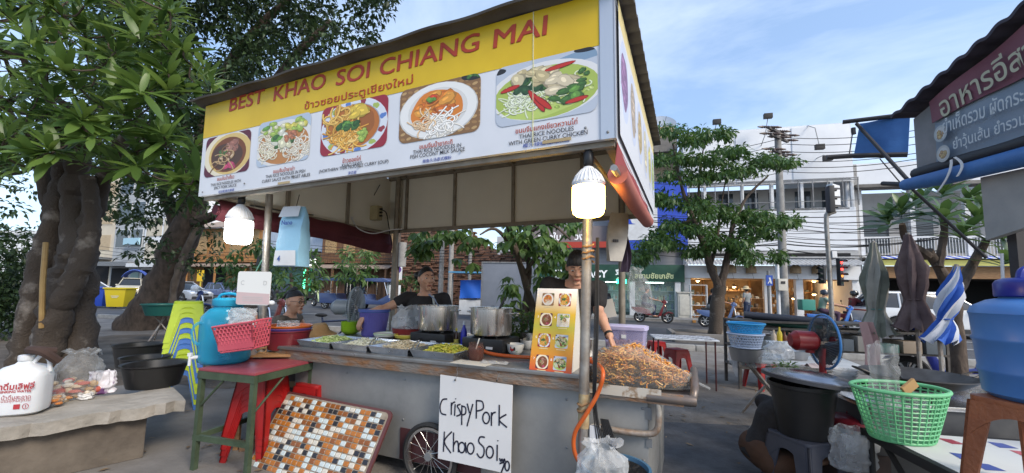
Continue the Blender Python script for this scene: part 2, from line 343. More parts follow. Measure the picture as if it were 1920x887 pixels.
for i, (x, y_, z_) in enumerate(((-7.1, 2, 2.2), (-5.9, 1.6, 2.45), (-4.9, 3, 1.9), (-2.9, 1.3, 2.4), (-2.1, 2.2, 1.3), (-1.5, 1.2, 1.55), (-.9, 2.6, 2.3))):
    lo_ = thing('pendant_lamp', f'warm lit pendant lamp hanging in the homeware shop, number {i+1} from the left', 'lamp', M_FAC @ Vector((x, y_, z_)), rad(-14.7)); lo_['label'] = 'warm lit pendant lamp hanging inside the homeware shop'; lo_['group'] = 'lamps in the homeware shop'
    MB().ball((0, 0, 0), .1, 12, 8).build('bulb', lampm, lo_); MB().lathe([(.03, .16), (.14, .06), (.17, -.02)], (0, 0, 0), 14).build('lamp_shade', tan, lo_); MB().tube([(0, 0, .15), (0, 0, zf0-z_)], .006, 4).build('cord', rope_b, lo_)
    if i in (0, 2, 4, 6):
        pl = bpy.data.lights.new('shop_light', 'POINT'); pl.energy = 26; pl.color = (1, .68, .36); pl.shadow_soft_size = .15; po = bpy.data.objects.new('shop_light', pl); COL.objects.link(po); po.parent = lo_; po.location = (0, 0, -.2)
def shelf(x, y_, w_, h_, n, lab, m=wood):
    s_ = thing('display_shelf', lab, 'shelf', M_FAC @ Vector((x, y_, .14)), rad(-14.7), 'shelves of the homeware shop')
    for k in (-1, 1): MB().bx(k*w_/2-.02, k*w_/2+.02, -.2, .2, 0, h_).build('upright', m, s_)
    for k in range(n):
        z = .12+(h_-.15)*k/(n-1); MB().bx(-w_/2+.021, w_/2-.021, -.2, .2, z, z+.03).build('shelf_board', m, s_)
    return s_, [.15+(h_-.15)*k/(n-1) for k in range(n)]
def wares(x, y_, zs, w_, seed, where):
    r_ = random.Random(seed); cs = [(.5, .42, .3), (.3, .2, .1), (.55, .5, .42), (.16, .1, .06), (.4, .28, .14), (.1, .12, .1), (.6, .58, .55)]
    for z in zs:
        xx = -w_/2+.12
        while xx < w_/2-.1:
            r0 = r_.uniform(.06, .12); h0 = r_.uniform(.1, .26); c = r_.choice(cs); k = r_.random()
            m = mat('ware_%d' % cs.index(c), c, .7, c2=tuple(t*.6 for t in c), scale=20)
            b = MB()
            if k < .5: b.lathe([(r0*.7, 0), (r0, h0*.5), (r0*.8, h0*.9), (r0*.85, h0)], (0, 0, 0), 12, cap0=True)
            else: b.lathe([(r0, 0), (r0*1.05, h0*.7), (r0*.3, h0)], (0, 0, 0), 12, cap0=True, cap1=True, sq=r_.choice((0, 4)))
            b.build('basket' if k < .5 else 'lidded_box', m, None, M_FAC @ Vector((x+xx, y_, .14+z)), rad(-14.7), '%s %s on the %s' % (['straw', 'brown', 'cream', 'dark brown', 'tan', 'blackish green', 'white'][cs.index(c)], 'basket' if k < .5 else 'lidded box', where), 'homeware', 'wares of the homeware shop')
            xx += r0*2+.06
s1, zs = shelf(-7.55, -.55, .8, 1.75, 4, 'white open shelf of wares at the shop entrance', wtrim); wares(-7.55, -.55, zs[:3], .8, 1, 'white shelf at the shop entrance')
s2, zs = shelf(-5.2, 3.6, 2.6, 2.2, 4, 'wide wooden shelf at the back of the left shop bay'); wares(-5.2, 3.6, zs[:3], 2.6, 2, 'back shelf of the left shop bay')
s3, zs = shelf(-1.9, 3.6, 2.4, 2.2, 4, 'wide wooden shelf at the back of the right shop bay'); wares(-1.9, 3.6, zs[:3], 2.4, 3, 'back shelf of the right shop bay')
s4, zs = shelf(-3.35, .55, .9, 1.2, 3, 'low display rack beside the middle pier of the homeware shop'); wares(-3.35, .55, zs, .9, 4, 'low rack by the middle shop pier')
s5, zs = shelf(-5.1, -.3, 1.3, 1.1, 3, 'low wooden table rack outside the left shop window'); wares(-5.1, -.3, zs, 1.3, 5, 'low rack outside the left shop window')
def flood(px, py, y_, lab, up):
    p = M_FAC @ fp(px, py, y_); t = thing('floodlight', lab, 'floodlight', p, rad(-14.7))
    MB().bx(-.2, .2, -.1, .1, -.12, .14).build('lamp_head', rope_b, t, bevel=.02)
    MB().tube([(0, 0, 0), (-.12, .1, up*.7), (-.1, .9, up)], .02, 5).build('bracket', gsteel, t)
flood(1344, 229, -.9, 'small black floodlight on the parapet, left one', -.75); flood(1440, 218, -.9, 'black floodlight on a tall rod above the parapet', -1.3)
flood(1537, 276, -.9, 'black floodlight hanging low before the white wall', 1.5); flood(1552, 297, -.9, 'black floodlight at the right end of the white wall', .3)
cabm = mat('cabinet_cream', (.55, .54, .48), .6, c2=(.45, .44, .4), scale=5)
cb = thing('utility_cabinet', 'cream electric cabinet beside the pharmacy shop', 'cabinet', M_FAC @ Vector((fp(1284, 580, -.5).x, -.5, .14)), rad(-14.7))
MB().bx(-.35, .35, -.2, .2, 0, 1.3).build('body', cabm, cb, bevel=.02); MB().bx(-.28, .28, -.225, -.2, .12, 1.15).build('door', cabm, cb, bevel=.008); MB().bx(-.4, .4, -.25, .25, 1.3, 1.36).build('cap', cabm, cb)
# ---- pharmacy building
pgreen = mat('pharmacy_green', (.012, .055, .035), .5, c2=(.02, .075, .05), scale=3)
ph = frame_thing('pharmacy_building', 'green fronted pharmacy with lit shelves, left of the white building', 'building', M_FAC)
PX0, PX1 = -16.9, XL-.02; zs0, zs1 = fz(528, 1200), fz(497, 1200)
MB().bx(PX0, PX1, .3, 8, zs1, fz(345, 1200)).build('upper_wall', mat('grey_louvre', (.35, .35, .36), .7, c2=(.28, .28, .3), scale=.8, stretch=(1, 1, 12)), ph)
MB().bx(PX0, PX1, -.35, -.2, zs0, zs1).build('sign_board', pgreen, ph, bevel=.01)
gl = mat('gold_letter', (.55, .62, .35), .5); wl = mat('white_letter', (.8, .82, .84), .5, emit=.15)
p = fp(1226, 517, -.36); text('สยามชัยเภสัช', .5, gl, ph, 'lettering', (p.x, -.365, p.z), width=abs(fp(1263, 517, -.36).x-fp(1190, 517, -.36).x), bold=.012)
p = fp(1110, 514, -.36); text('PHARMACY', .62, wl, ph, 'lettering', (p.x-.62, -.365, p.z+.02), width=3.0, bold=.02)
p = fp(1163, 514, -.36); text('薬', .55, wl, ph, 'lettering', (p.x, -.365, p.z+.02), bold=.015)
MB().bx(PX0, PX1, 3, 3.1, 0, zs0).build('back_wall', mat('pharm_wall', (.22, .3, .28), .6), ph); MB().bx(PX0, PX1, -.2, 3, zs0, zs0+.1).build('shop_ceiling', wtrim, ph)
for X in (PX0+.1, -13.6, -10.9, PX1-.35): MB().bx(X-.14, X+.14, -.3, -.02, 0, zs0).build('pier', wtrim, ph)
for i in range(5):
    for k in range(4):
        x0 = PX0+.5+i*1.66
        MB().bx(x0, x0+1.4, 2.5, 2.9, .4+k*.55, .43+k*.55).build('shelf_board', wtrim, ph)
r_ = random.Random(4); bc = [(.6, .62, .6), (.1, .3, .25), (.5, .2, .15), (.15, .2, .4), (.6, .55, .3), (.3, .4, .38)]
for i in range(5):
    for k in range(4):
        x0 = PX0+.55+i*1.66; b = MB()
        for q in range(11):
            c = r_.choice(bc); b.bx(x0+q*.12, x0+q*.12+.1, 2.52, 2.7, .431+k*.55, .431+k*.55+r_.uniform(.14, .36), c)
        o = b.build('medicine_boxes', vcmat('printed'), ph); o['kind'] = 'stuff'
MB().bx(PX0+.3, PX1-.4, -.05, -.03, .3, zs0).build('glass_front', sheer('shop_glass', (.8, .95, .92), .12, .05), ph)
for X in (-14.5, -11.9, -9.6): MB().bx(X-.5, X+.5, 1, 1.12, zs0-.05, zs0-.003).build('tube_light', mat('tube_lit', (1, 1, 1), .5, emit=7, ecol=(.8, 1, .95)), ph)
p = fp(1165, 528, -.3); MB().bx(p.x-.27, p.x+.27, -.5, -.42, p.z-.12, p.z+.12).build('open_sign', mat('green_led', (.05, .6, .3), .5, emit=3, ecol=(.05, 1, .4)), ph)
blue = mat('sign_blue', (.02, .06, .42), .5, c2=(.03, .08, .5), scale=2)
bs = frame_thing('blue_billboard', 'large blue and white billboard above the pharmacy', 'billboard', M_FAC)
q0, q1 = fp(1228, 470, -.5), fp(1288, 338, -.5); qz = fp(1290, 338, -.5).z
MB().bx(-12.2, q1.x, -.5, -.38, q0.z+.05, qz).build('board', blue, bs)
MB().prism(rrect(2.4, 2.6, .35), .02, lambda a, b, t: (-10.75+a, -.52+t, q0.z+1.9+b)).build('white_panel', wtrim, bs)
MB().prism([(-.5, 0), (-.3, .45), (-.1, .1), (.15, .6), (.4, .05), (.6, 0)], .01, lambda a, b, t: (-11.3+a, -.535+t, q0.z+1.5+b)).build('emblem', blue, bs)
MB().bx(PX0, -11.6, -.45, -.3, fz(466, 1080), fz(455, 1080)).build('red_band', mat('band_red', (.42, .05, .03), .5), ph)
p = fp(1052, 443, -.2); MB().bx(PX0, -11.6, -.15, .29, fz(454, 1080), fz(425, 1080)).build('grey_board', mat('mauve_board', (.20, .17, .17), .6), ph); text('ทองใบ', .55, wl, ph, 'lettering', (p.x-.7, -.165, p.z), bold=.012); text('วงเสี', .55, wl, ph, 'lettering', (p.x+1.3, -.165, p.z), bold=.012)
ta = mat('tan_cladding', (.50, .38, .24), .7, c2=(.42, .31, .2), scale=1, stretch=(9, 9, 1))
tbk = frame_thing('tan_block', 'tan clad block with satellite dishes on top, behind the billboard', 'building', M_FAC)
z1 = fp(1250, 237, 1.5).z
MB().bx(-14.5, -8.35, 1.5, 9, 3.4, z1).build('wall', ta, tbk)
MB().bx(-14.6, -8.3, .6, 1.5, fp(1250, 288, 1).z, fp(1250, 262, 1).z).build('concrete_eave', conc, tbk); MB().tube([(-14.5, .7, fp(1250, 302, .7).z), (-8.5, .7, fp(1250, 302, .7).z)], .16, 10).build('gutter', gsteel, tbk)
def dish(px, r, lab, c, rz):
    p = M_FAC @ fp(px, 237, 2.5); p.z = (M_FAC @ Vector((0, 0, z1))).z
    t = thing('satellite_dish', lab, 'satellite dish', p, rz); MB().tube([(0, 0, 0), (0, 0, r*.7)], .03, 6).build('mast', gsteel, t)
    Rm = Matrix.Rotation(rad(50), 3, 'X'); MB().lathe([(.02, 0), (r*.4, r*.06), (r*.75, r*.2), (r, r*.36)], (0, 0, r*.75), 20, R=Rm).build('reflector', c, t)
    MB().tube([Vector((0, 0, r*.75)), Vector((0, 0, r*.75)) + Rm @ Vector((0, 0, r*.8))], .015, 5).build('feed_arm', gsteel, t)
dish(1245, .7, 'big mesh satellite dish on the tan block', sheer('mesh_dish', (.3, .32, .35), .5, .6), 0); dish(1263, .38, 'small teal satellite dish on the tan block', mat('teal_paint', (.06, .2, .22), .5), .5)
# ---- grey shop house on the right
rb = frame_thing('grey_shophouse', 'grey concrete shophouse with dark open ground floor and yellow sign', 'building', M_FAC)
greyc = mat('grey_wall', (.36, .35, .34), .85, c2=(.46, .45, .43), scale=1.2, detail=8)
def rz_(py): return fp(1720, py, .4).z
MB().bx(.05, 9, .4, .65, rz_(345), rz_(302)).build('parapet', white, rb); MB().bx(.05, 9, -.1, .65, rz_(352), rz_(346)).build('eave', conc, rb)
MB().bx(.05, 9, 1.4, 1.6, rz_(485), rz_(352)).build('upper_wall', greyc, rb); MB().bx(.05, .35, .4, 8, 0, rz_(303)).build('side_wall', greyc, rb); MB().bx(.36, 9, .4, 1.4, rz_(488), rz_(484)).build('balcony_floor', conc, rb)
for i in range(4): MB().bx(.8+i*1.9, 2.1+i*1.9, 1.36, 1.4, rz_(470), rz_(395)).build('window', glass, rb);
for i in range(4): MB().bx(.3+i*2.2, .5+i*2.2, .4, .6, rz_(484), rz_(352)).build('column', wtrim, rb)
rl = MB()
for i in range(70): rl.bx(.4+i*.12, .42+i*.12, .42, .44, rz_(483), rz_(446))
rl.bx(.36, 9, .41, .45, rz_(446), rz_(443)).build('railing', wtrim, rb)
b = MB(); w_ = MB(); za, zc = rz_(480), rz_(487)
for i in range(36):
    (b if i % 2 else w_).add([(.3+i*.2, .35, za), (.5+i*.2, .35, za), (.5+i*.2, -.35, zc), (.3+i*.2, -.35, zc)], [(3, 2, 1, 0)])
b.build('awning_stripes', blue, rb)['kind'] = 'stuff'; w_.build('awning_cloth', wtrim, rb)['kind'] = 'stuff'
ysg = mat('sign_yellow', (.62, .58, .16), .5, emit=.12); MB().bx(.6, 6.5, -.1, 0, rz_(499), rz_(489)).build('sign_board', ysg, rb)
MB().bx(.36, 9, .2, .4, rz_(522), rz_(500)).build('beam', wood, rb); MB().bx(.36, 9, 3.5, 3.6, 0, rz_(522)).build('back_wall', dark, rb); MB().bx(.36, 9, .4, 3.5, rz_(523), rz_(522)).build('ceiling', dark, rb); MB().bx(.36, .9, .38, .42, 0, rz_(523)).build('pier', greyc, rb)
MB().bx(8.99, 9.2, .4, 8, 0, rz_(303)).build('side_wall', greyc, rb)
# ---- far buildings on the left
def bframe(px0, d0, px1, d1):
    p, q = W(px0, 530, y=d0), W(px1, 530, y=d1); d = q-p; a = math.atan2(d.y, d.x); Mx = Matrix.Translation((p.x, p.y, 0)) @ Matrix.Rotation(a, 4, 'Z'); return Mx, Vector((d.x, d.y)).length
def far(name, label, px0, d0, px1, d1, top, m, depth=8):
    Mx, w = bframe(px0, d0, px1, d1); t = frame_thing(name, label, 'building', Mx); mid = (px0+px1)/2
    z = lambda py, px=mid: loc(px, py, y=0, M=Mx).z
    x = lambda px, py=480: loc(px, py, y=0, M=Mx).x
    if m: MB().bx(0, w, 0, depth, 0, z(top)).build('wall', m, t)
    return t, w, x, z
def win(t, x0, x1, z0, z1, fm=wtrim, y_=0, gm=glass):
    f = MB().bx(x0, x1, y_-.05, y_-.004, z0, z1).build('window', fm, t); MB().bx(x0+.08, x1-.08, y_-.07, y_-.052, z0+.08, z1-.08).build('pane', gm, f)
cream = mat('cream_wall', (.55, .50, .40), .8, c2=(.47, .42, .34), scale=.6); shed = mat('grey_front', (.32, .34, .36), .7, c2=(.4, .42, .43), scale=.8)
t, w, x, z = far('white_hall', 'long white hall far left behind the trees', -220, 62, 158, 58, 435, white)
for i in range(12): win(t, 1+i*2.6, 2.4+i*2.6, z(500), z(470))
MB().bx(-.3, w+.3, -.4, .0, z(440), z(432)).build('parapet', wtrim, t)
t, w, x, z = far('cream_shophouse', 'tall cream shophouse with shutters behind the wheelie bins', 155, 54, 205, 53, 330, cream)
for k in range(3): win(t, .5, w-.5, z(470-k*48), z(440-k*48), cream, gm=mat('shutter_tan', (.45, .36, .24), .7, c2=(.36, .28, .18), scale=2, stretch=(1, 1, 14)))
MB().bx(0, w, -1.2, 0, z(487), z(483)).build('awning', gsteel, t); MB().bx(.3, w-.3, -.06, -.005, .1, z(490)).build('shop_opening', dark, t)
t, w, x, z = far('grey_front_shophouse', 'grey fronted shophouse with blue sign left of the leaning tree', 205, 53, 262, 51, 340, shed)
for k in range(3): win(t, .4, w*.5, z(465-k*50), z(430-k*50)); win(t, w*.55, w-.3, z(465-k*50), z(430-k*50))
MB().bx(w*.5, w, -.6, -.4, z(460), z(448)).build('sign_board', mat('pale_blue_sign', (.35, .55, .65), .5), t)
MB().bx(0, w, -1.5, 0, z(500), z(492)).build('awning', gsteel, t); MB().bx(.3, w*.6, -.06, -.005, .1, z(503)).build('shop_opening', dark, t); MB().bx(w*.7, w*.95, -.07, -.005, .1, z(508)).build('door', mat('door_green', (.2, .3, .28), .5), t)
t, w, x, z = far('pale_shophouse', 'pale shophouse with wide panels behind the leaning tree', 262, 51, 335, 48, 350, white)
for k in range(2): win(t, .4, w*.45, z(488-k*45), z(455-k*45), cream, gm=cream); win(t, w*.5, w-.4, z(488-k*45), z(455-k*45), cream, gm=cream)
MB().bx(0, w, -1.6, 0, z(502), z(495)).build('awning', wtrim, t); MB().bx(.4, w-.4, -.06, -.005, .1, z(506)).build('shop_opening', dark, t)
owood = mat('orange_timber', (.42, .22, .08), .7, c2=(.28, .13, .045), scale=2, stretch=(5, 5, 1)); bwood = mat('brown_timber', (.20, .105, .05), .75, c2=(.11, .055, .03), scale=2, stretch=(5, 5, 1)); rroof = mat('rust_roof', (.24, .17, .13), .7, c2=(.33, .27, .22), scale=2, stretch=(8, 1, 1))
def timber(name, label, px0, d0, px1, d1, top, m, zmid, nwin):
    t, w, x, z = far(name, label, px0, d0, px1, d1, top, m)
    zr_ = z(top)
    MB().add([(-.4, -.9, zr_), (w+.4, -.9, zr_), (w+.4, 4, zr_+1.6), (-.4, 4, zr_+1.6)], [(0, 1, 2, 3)]).build('roof', rroof, t, solid=.08)
    n = int(w/.35)
    for i in range(n): MB().bx(i*w/n+.02, (i+1)*w/n-.02, -.06, -.004, .05, z(zmid)-.25).build('plank', m, t)
    for i in range(nwin):
        x0 = w*(i+.15)/nwin; win(t, x0, x0+w*.7/nwin, z(zmid)+.9, zr_-.35, m, gm=mat('lattice', (.16, .09, .05), .7, c2=(.5, .34, .15), scale=3, stretch=(6, 1, 6), lo=.45, hi=.55))
    MB().add([(-.2, -.1, z(zmid)), (w+.2, -.1, z(zmid)), (w+.2, -1.9, z(zmid)-.55), (-.2, -1.9, z(zmid)-.55)], [(3, 2, 1, 0)]).build('awning', rroof, t, solid=.06)
    rl = MB(); rl.bx(0, w, -.75, -.69, z(zmid)+.85, z(zmid)+.93); n = int(w/.22)
    for i in range(n): rl.bx(i*w/n, i*w/n+.07, -.74, -.7, z(zmid)+.02, z(zmid)+.85)
    rl.build('balcony_rail', m, t); MB().bx(0, w, -.8, -.06, z(zmid)-.02, z(zmid)+.05).build('balcony_floor', m, t)
    for i in range(4): MB().bx(w*i/3-.08, w*i/3+.08, -1.85, -1.7, 0, z(zmid)-.5).build('post', m, t)
    MB().bx(w*.35, w*.62, -.09, -.062, .05, z(zmid)-.6).build('doorway', dark, t)
    return t, w, x, z
timber('orange_timber_house', 'orange timber shophouse with balcony far behind the hatchback', 330, 48, 486, 44, 428, owood, 492, 5)
t, w, x, z = far('blue_roof_shop', 'shop with faded blue metal upper front and dark sign', 486, 43, 600, 40, 432, mat('blue_sheet', (.30, .36, .45), .6, c2=(.42, .48, .55), scale=1.2, stretch=(8, 8, 1)))
MB().bx(0, w, -.5, -.1, z(503), z(473)).build('sign_board', mat('near_black', (.02, .02, .022), .5), t); p = x(600, 490); text('BUDS', 1.0, mat('lit_white', (1, 1, 1), .5, emit=1.6), t, 'lettering', (w-1.2, -.52, z(493)), width=2.3, bold=.03)
gn = mat('green_neon', (.1, .9, .4), .5, emit=4, ecol=(.1, 1, .45)); MB().bx(w*.80, w*.82, -.5, -.4, .1, z(506)).build('neon_tube', gn, t); MB().bx(w*.1, w*.78, -.09, -.004, .1, z(506)).build('shop_opening', mat('green_dim', (.05, .12, .09), .4), t); MB().bx(w*.84, w*.99, -.09, -.004, .1, z(506)).build('glass_door', glass, t)
timber('brown_timber_house', 'brown timber shophouse with wooden balcony behind the standing fan', 600, 39.5, 742, 37.5, 425, bwood, 494, 4)
t, w, x, z = far('white_house', 'white house glimpsed past the back post of the stall', 728, 52, 800, 52, 410, white); win(t, w*.4, w*.7, z(470), z(440)); win(t, w*.75, w*.95, z(470), z(440))
t, w, x, z = far('yellow_house', 'small yellow gabled house far behind the ruin', 868, 60, 930, 60, 478, mat('yellow_wall', (.58, .46, .24), .8)); win(t, w*.2, w*.4, z(498), z(484)); win(t, w*.6, w*.8, z(498), z(484))
MB().add([(-.5, -.6, z(480)), (w+.5, -.6, z(480)), (w/2, -.6, z(460)), (-.5, 8, z(480)), (w+.5, 8, z(480)), (w/2, 8, z(460))], [(0, 1, 2), (3, 5, 4), (0, 2, 5, 3), (1, 4, 5, 2)]).build('roof', rroof, t)
t, w, x, z = far('pale_terrace', 'pale terrace closing the street between ruin and pharmacy', 930, 58, 1120, 52, 440, mat('pale_wall', (.5, .5, .5), .8, c2=(.42, .42, .43), scale=.5))
for i in range(8): win(t, .6+i*w/8, .6+i*w/8+1, z(500), z(475))
# ---- the brick ruin of the old city wall
br = mat('old_brick', (.24, .115, .07), .95, c2=(.13, .075, .05), scale=3.5, detail=7, bump=.7, bscale=12, lo=.3, hi=.7)
ins = mat('ruin_core', (.13, .075, .05), .95, c2=(.22, .13, .09), scale=2.5, bump=.8, bscale=8)
Mx, RW = bframe(738, 34, 1015, 31); ru = frame_thing('brick_ruin', 'crumbling stepped brick remains of the old city wall', 'wall', Mx)
def rtop(x):
    f = x/RW; h = 6.6 if f < .42 else 6.6-(f-.42)*9.5 if f < .62 else 4.6
    return h + .5*math.sin(x*1.9)+.35*math.sin(x*4.7+1)
core = MB(); nx = 40
for i in range(nx):
    x0, x1 = RW*i/nx, RW*(i+1)/nx; core.bx(x0, x1, .35, 3, 0, max(1, rtop((x0+x1)/2)-.25))
core.build('rubble_core', ins, ru)['kind'] = 'stuff'
r_ = random.Random(12); cands = []
row = 0; zc = .0
while zc < 7.2:
    x0 = -.2 - (row % 2)*.22
    while x0 < RW:
        l_ = r_.uniform(.34, .52)
        if zc < rtop(x0+l_/2) and r_.random() > .10: cands.append((x0, l_, zc, r_.uniform(-.16, .16) - .06*math.sin(zc*2.2) + .05*zc))
        x0 += l_+.03
    zc += .15; row += 1
cands.sort(key=lambda t: -t[2])
bm0 = [MB().bx(0, 1, -.1, .45, 0, .115).mesh('brick', br, bevel=.02, seg=1) for _ in range(3)]
rest = MB()
for i, (x0, l_, z0, y0) in enumerate(cands):
    if i % 4 == 0 and i//4 < 300:
        o = link('brick', bm0[i % 3], ru, (x0, y0+.1, z0), (r_.uniform(-.03, .03), r_.uniform(-.03, .03), r_.uniform(-.04, .04))); o.scale = (l_, 1, 1)
    else: rest.box((x0+l_/2, y0+.3, z0+.06), (l_, .55, .118))
rest.build('brick_courses', br, ru)['kind'] = 'stuff'
# ==== trees and plants
def leaf_mesh(name, m, L_=1.0, w=.27, fold=.12, droop=.12):
    b = MB(); n = 5
    for i in range(n+1):
        t = i/n; ww = w*.5*math.sin(math.pi*min(1, t*.92+.03))**.75*(1 if t < .98 else .15); z = -droop*t*t
        for k, sx in ((-1, 1), (0, 0), (1, 1)): b.v.append((k*ww, t*L_, z + (abs(k)*fold*ww*2)))
    for i in range(n):
        for k in range(2): a = i*3+k; b.f.append((a, a+1, a+4, a+3))
    return b.mesh(name, m)
def leaf_cloud(P, D, U, Ls, Ws, droop=.15, fold=.25):
    P, D, U = map(np.asarray, (P, D, U)); D = D/np.linalg.norm(D, axis=1, keepdims=True); S = np.cross(D, U); S /= np.linalg.norm(S, axis=1, keepdims=True)+1e-9; U = np.cross(S, D)
    Ls = np.asarray(Ls)[:, None]; Ws = np.asarray(Ws)[:, None]
    mid = P + D*Ls*.5; V = np.stack([P, mid - S*Ws*.5 + U*Ws*fold, mid, mid + S*Ws*.5 + U*Ws*fold, P + D*Ls - U*Ls*droop], 1)
    n = len(P); base = (np.arange(n)*5)[:, None, None]; Fc = np.array([[0, 3, 2], [0, 2, 1], [3, 4, 2], [2, 4, 1]])[None]
    return V.reshape(-1, 3), (base + Fc).reshape(-1, 3)
def np_mesh(name, V, Fc, m, smooth=False):
    me = bpy.data.meshes.new(name); me.vertices.add(len(V)); me.vertices.foreach_set('co', np.asarray(V, 'f4').ravel())
    k = Fc.shape[1]; me.loops.add(Fc.size); me.loops.foreach_set('vertex_index', Fc.astype('i4').ravel()); me.polygons.add(len(Fc)); me.polygons.foreach_set('loop_start', np.arange(len(Fc), dtype='i4')*k)
    me.polygons.foreach_set('loop_total', np.full(len(Fc), k, 'i4')); me.update(calc_edges=True); me.validate(); me.materials.append(m); return me
def rdir(n):
    v = rng.normal(size=(n, 3)); return v/np.linalg.norm(v, axis=1, keepdims=True)
def clump_leaves(C, R, n, ll, down=.0, flat=1.0, ratio=.42):
    C = np.repeat(np.asarray(C, float), n, 0); k = len(C); R = np.repeat(np.asarray(R, float), n) if np.ndim(R) else R
    o = rdir(k)*(rng.random((k, 1))**.5)*np.asarray(R).reshape(-1, 1) if np.ndim(R) else rdir(k)*(rng.random((k, 1))**.5)*R
    o[:, 2] *= flat; P = C + o; D = o/(np.linalg.norm(o, axis=1, keepdims=True)+1e-6) + rdir(k)*.8; D[:, 2] -= down
    U = rdir(k)*.6 + np.array([0, 0, 1.0]); Ls = ll*rng.uniform(.7, 1.25, k); return leaf_cloud(P, D, U, Ls, Ls*ratio*rng.uniform(.8, 1.2, k), .18)
bark = mat('bark_grey', (.17, .14, .115), .95, c2=(.085, .065, .05), scale=7, detail=8, bump=.9, bscale=22, stretch=(1, 1, .45)); bark2 = mat('bark_brown', (.12, .09, .07), .95, c2=(.055, .042, .034), scale=8, detail=8, bump=1, bscale=20, stretch=(1, 1, .5))
barkp = mat('bark_patchy', (.075, .058, .045), .95, c2=(.30, .26, .22), scale=3.2, detail=12, bump=1, bscale=34, lo=.56, hi=.74)
from mathutils import noise as mnoise
def gnarl(path, r, n=10, amp=.12, seed=0, sub=5):
    r_ = random.Random(seed); P = spline(path, sub); rs = [];  m = len(P)
    for i in range(m):
        t = i/(m-1)*(len(r)-1); k = min(int(t), len(r)-2); rs.append((r[k]+(r[k+1]-r[k])*(t-k))*(1+r_.uniform(-amp, amp)))
    b = MB(); b.tube(P, rs, n);
    for i, v in enumerate(b.v):
        c = P[min(i//n, m-1)]; q = Vector(v)-c; b.v[i] = tuple(c + q*(1+r_.uniform(-amp, amp)*.45+2.2*amp*mnoise.noise(Vector(v)*(1.1/max(r[0], .06))+Vector((seed*7.3, 0, 0)))))
    return b
def Wd(px, py, d): return W(px, py, y=d)
pl_leaf = leafmat('plumeria_leaf', (.035, .08, .016), (.145, .235, .05), .4, .4)
t0 = Wd(120, 640, 6.0); t0.z = 0
tr = thing('plumeria_tree', 'large plumeria tree with many stems and long leaves behind the bench', 'tree', t0)
def rel(p): return Vector(p) - t0
stems = [([(50, 660, 6.1), (66, 560, 6), (98, 430, 6), (118, 330, 6), (135, 200, 5.6)], [.2, .16, .14, .12, .08]), ([(95, 670, 5.9), (118, 560, 5.8), (142, 470, 5.9), (140, 360, 6), (160, 230, 5.8)], [.24, .22, .19, .16, .1]),
         ([(150, 670, 5.9), (148, 580, 5.9), (158, 480, 5.9), (172, 400, 6), (200, 320, 5.7), (245, 240, 5.2)], [.22, .19, .15, .12, .09, .06]), ([(80, 680, 5.7), (104, 600, 5.6), (140, 520, 5.6), (172, 430, 5.7), (165, 330, 5.6)], [.2, .15, .13, .11, .08]), ([(120, 640, 6.0), (126, 560, 6.05), (108, 470, 6.1), (95, 380, 6.1), (60, 250, 5.8)], [.17, .14, .13, .11, .07])]
for k, (pp, rr) in enumerate(stems):
    q = [rel(Wd(*p)) for p in pp]; q[0].z = -.1; gnarl(q, rr, 16, .13, k, 12).build('trunk', barkp, tr)
tips = []
poly_l = [(-60, -70), (330, -70), (335, 40), (400, 140), (398, 190), (330, 215), (375, 290), (395, 350), (370, 392), (300, 330), (240, 330), (180, 300), (100, 330), (0, 345), (-60, 360)]
def inpoly(x, y, P):
    c = False; j = len(P)-1
    for i in range(len(P)):
        if (P[i][1] > y) != (P[j][1] > y) and x < (P[j][0]-P[i][0])*(y-P[i][1])/(P[j][1]-P[i][1])+P[i][0]: c = not c
        j = i
    return c
r_ = random.Random(21)
while len(tips) < 330:
    x, y = r_.uniform(-70, 400), r_.uniform(-75, 385)
    if not inpoly(x, y, poly_l): continue
    d = r_.uniform(3.6, 6.6) if x < 300 else r_.uniform(3.9, 5.6)
    tips.append(Wd(x, y, d))
for e in ((372, 160, 4.3), (345, 172, 4.2), (385, 330, 4.6), (355, 350, 4.5), (280, 345, 4.6), (395, 175, 4.4), (300, 60, 4.0), (255, 60, 3.9), (60, 90, 3.7), (120, 130, 3.6), (210, 110, 3.8), (30, 250, 4)): tips.append(Wd(*e))
lm = leaf_mesh('leaf', pl_leaf, 1, .23, .1, .16)
allv = []; allf = []; cand = []
for tp in tips:
    ax = Vector((r_.uniform(-.3, .6), r_.uniform(-.9, .1), r_.uniform(.1, .8))).normalized(); x, y = perp(ax)
    for i in range(r_.randint(9, 14)):
        a = i*2.4 + r_.uniform(-.3, .3); el = r_.uniform(.15, 1.15)
        d = (x*math.cos(a)+y*math.sin(a))*math.cos(el) + ax*math.sin(el) + Vector((0, 0, -.18)); d.normalize()
        cand.append((tp + ax*r_.uniform(-.05, .05), d, (ax + Vector((0, 0, .7))).normalized(), r_.uniform(.22, .37)))
cand.sort(key=lambda c: (c[0]-CAMP).length)
def orient(d, u):
    s = d.cross(u).normalized(); u2 = s.cross(d); return Matrix((s, d, u2)).transposed()
big = 0; rest = []
for c in cand:
    p_ = c[0]
    if big < 300: o = link('leaf', lm, tr, rel(p_)); o.rotation_euler = orient(c[1], c[2]).to_euler(); o.scale = (c[3]*1.05, c[3], c[3]); big += 1
    else: rest.append(c)
V, Fc = leaf_cloud([tuple(rel(c[0])) for c in rest], [tuple(c[1]) for c in rest], [tuple(c[2]) for c in rest], [c[3] for c in rest], [c[3]*.23 for c in rest], .15, .1)
link('crown', np_mesh('crown', V, Fc, pl_leaf), tr)['kind'] = 'stuff'
nodes = [(rel(Wd(*p)), .05) for st in stems for p in st[0][-2:]]; bb = MB(); todo = [rel(t) for t in tips]
best = [min(nodes, key=lambda n: (n[0]-t).length) for t in todo]
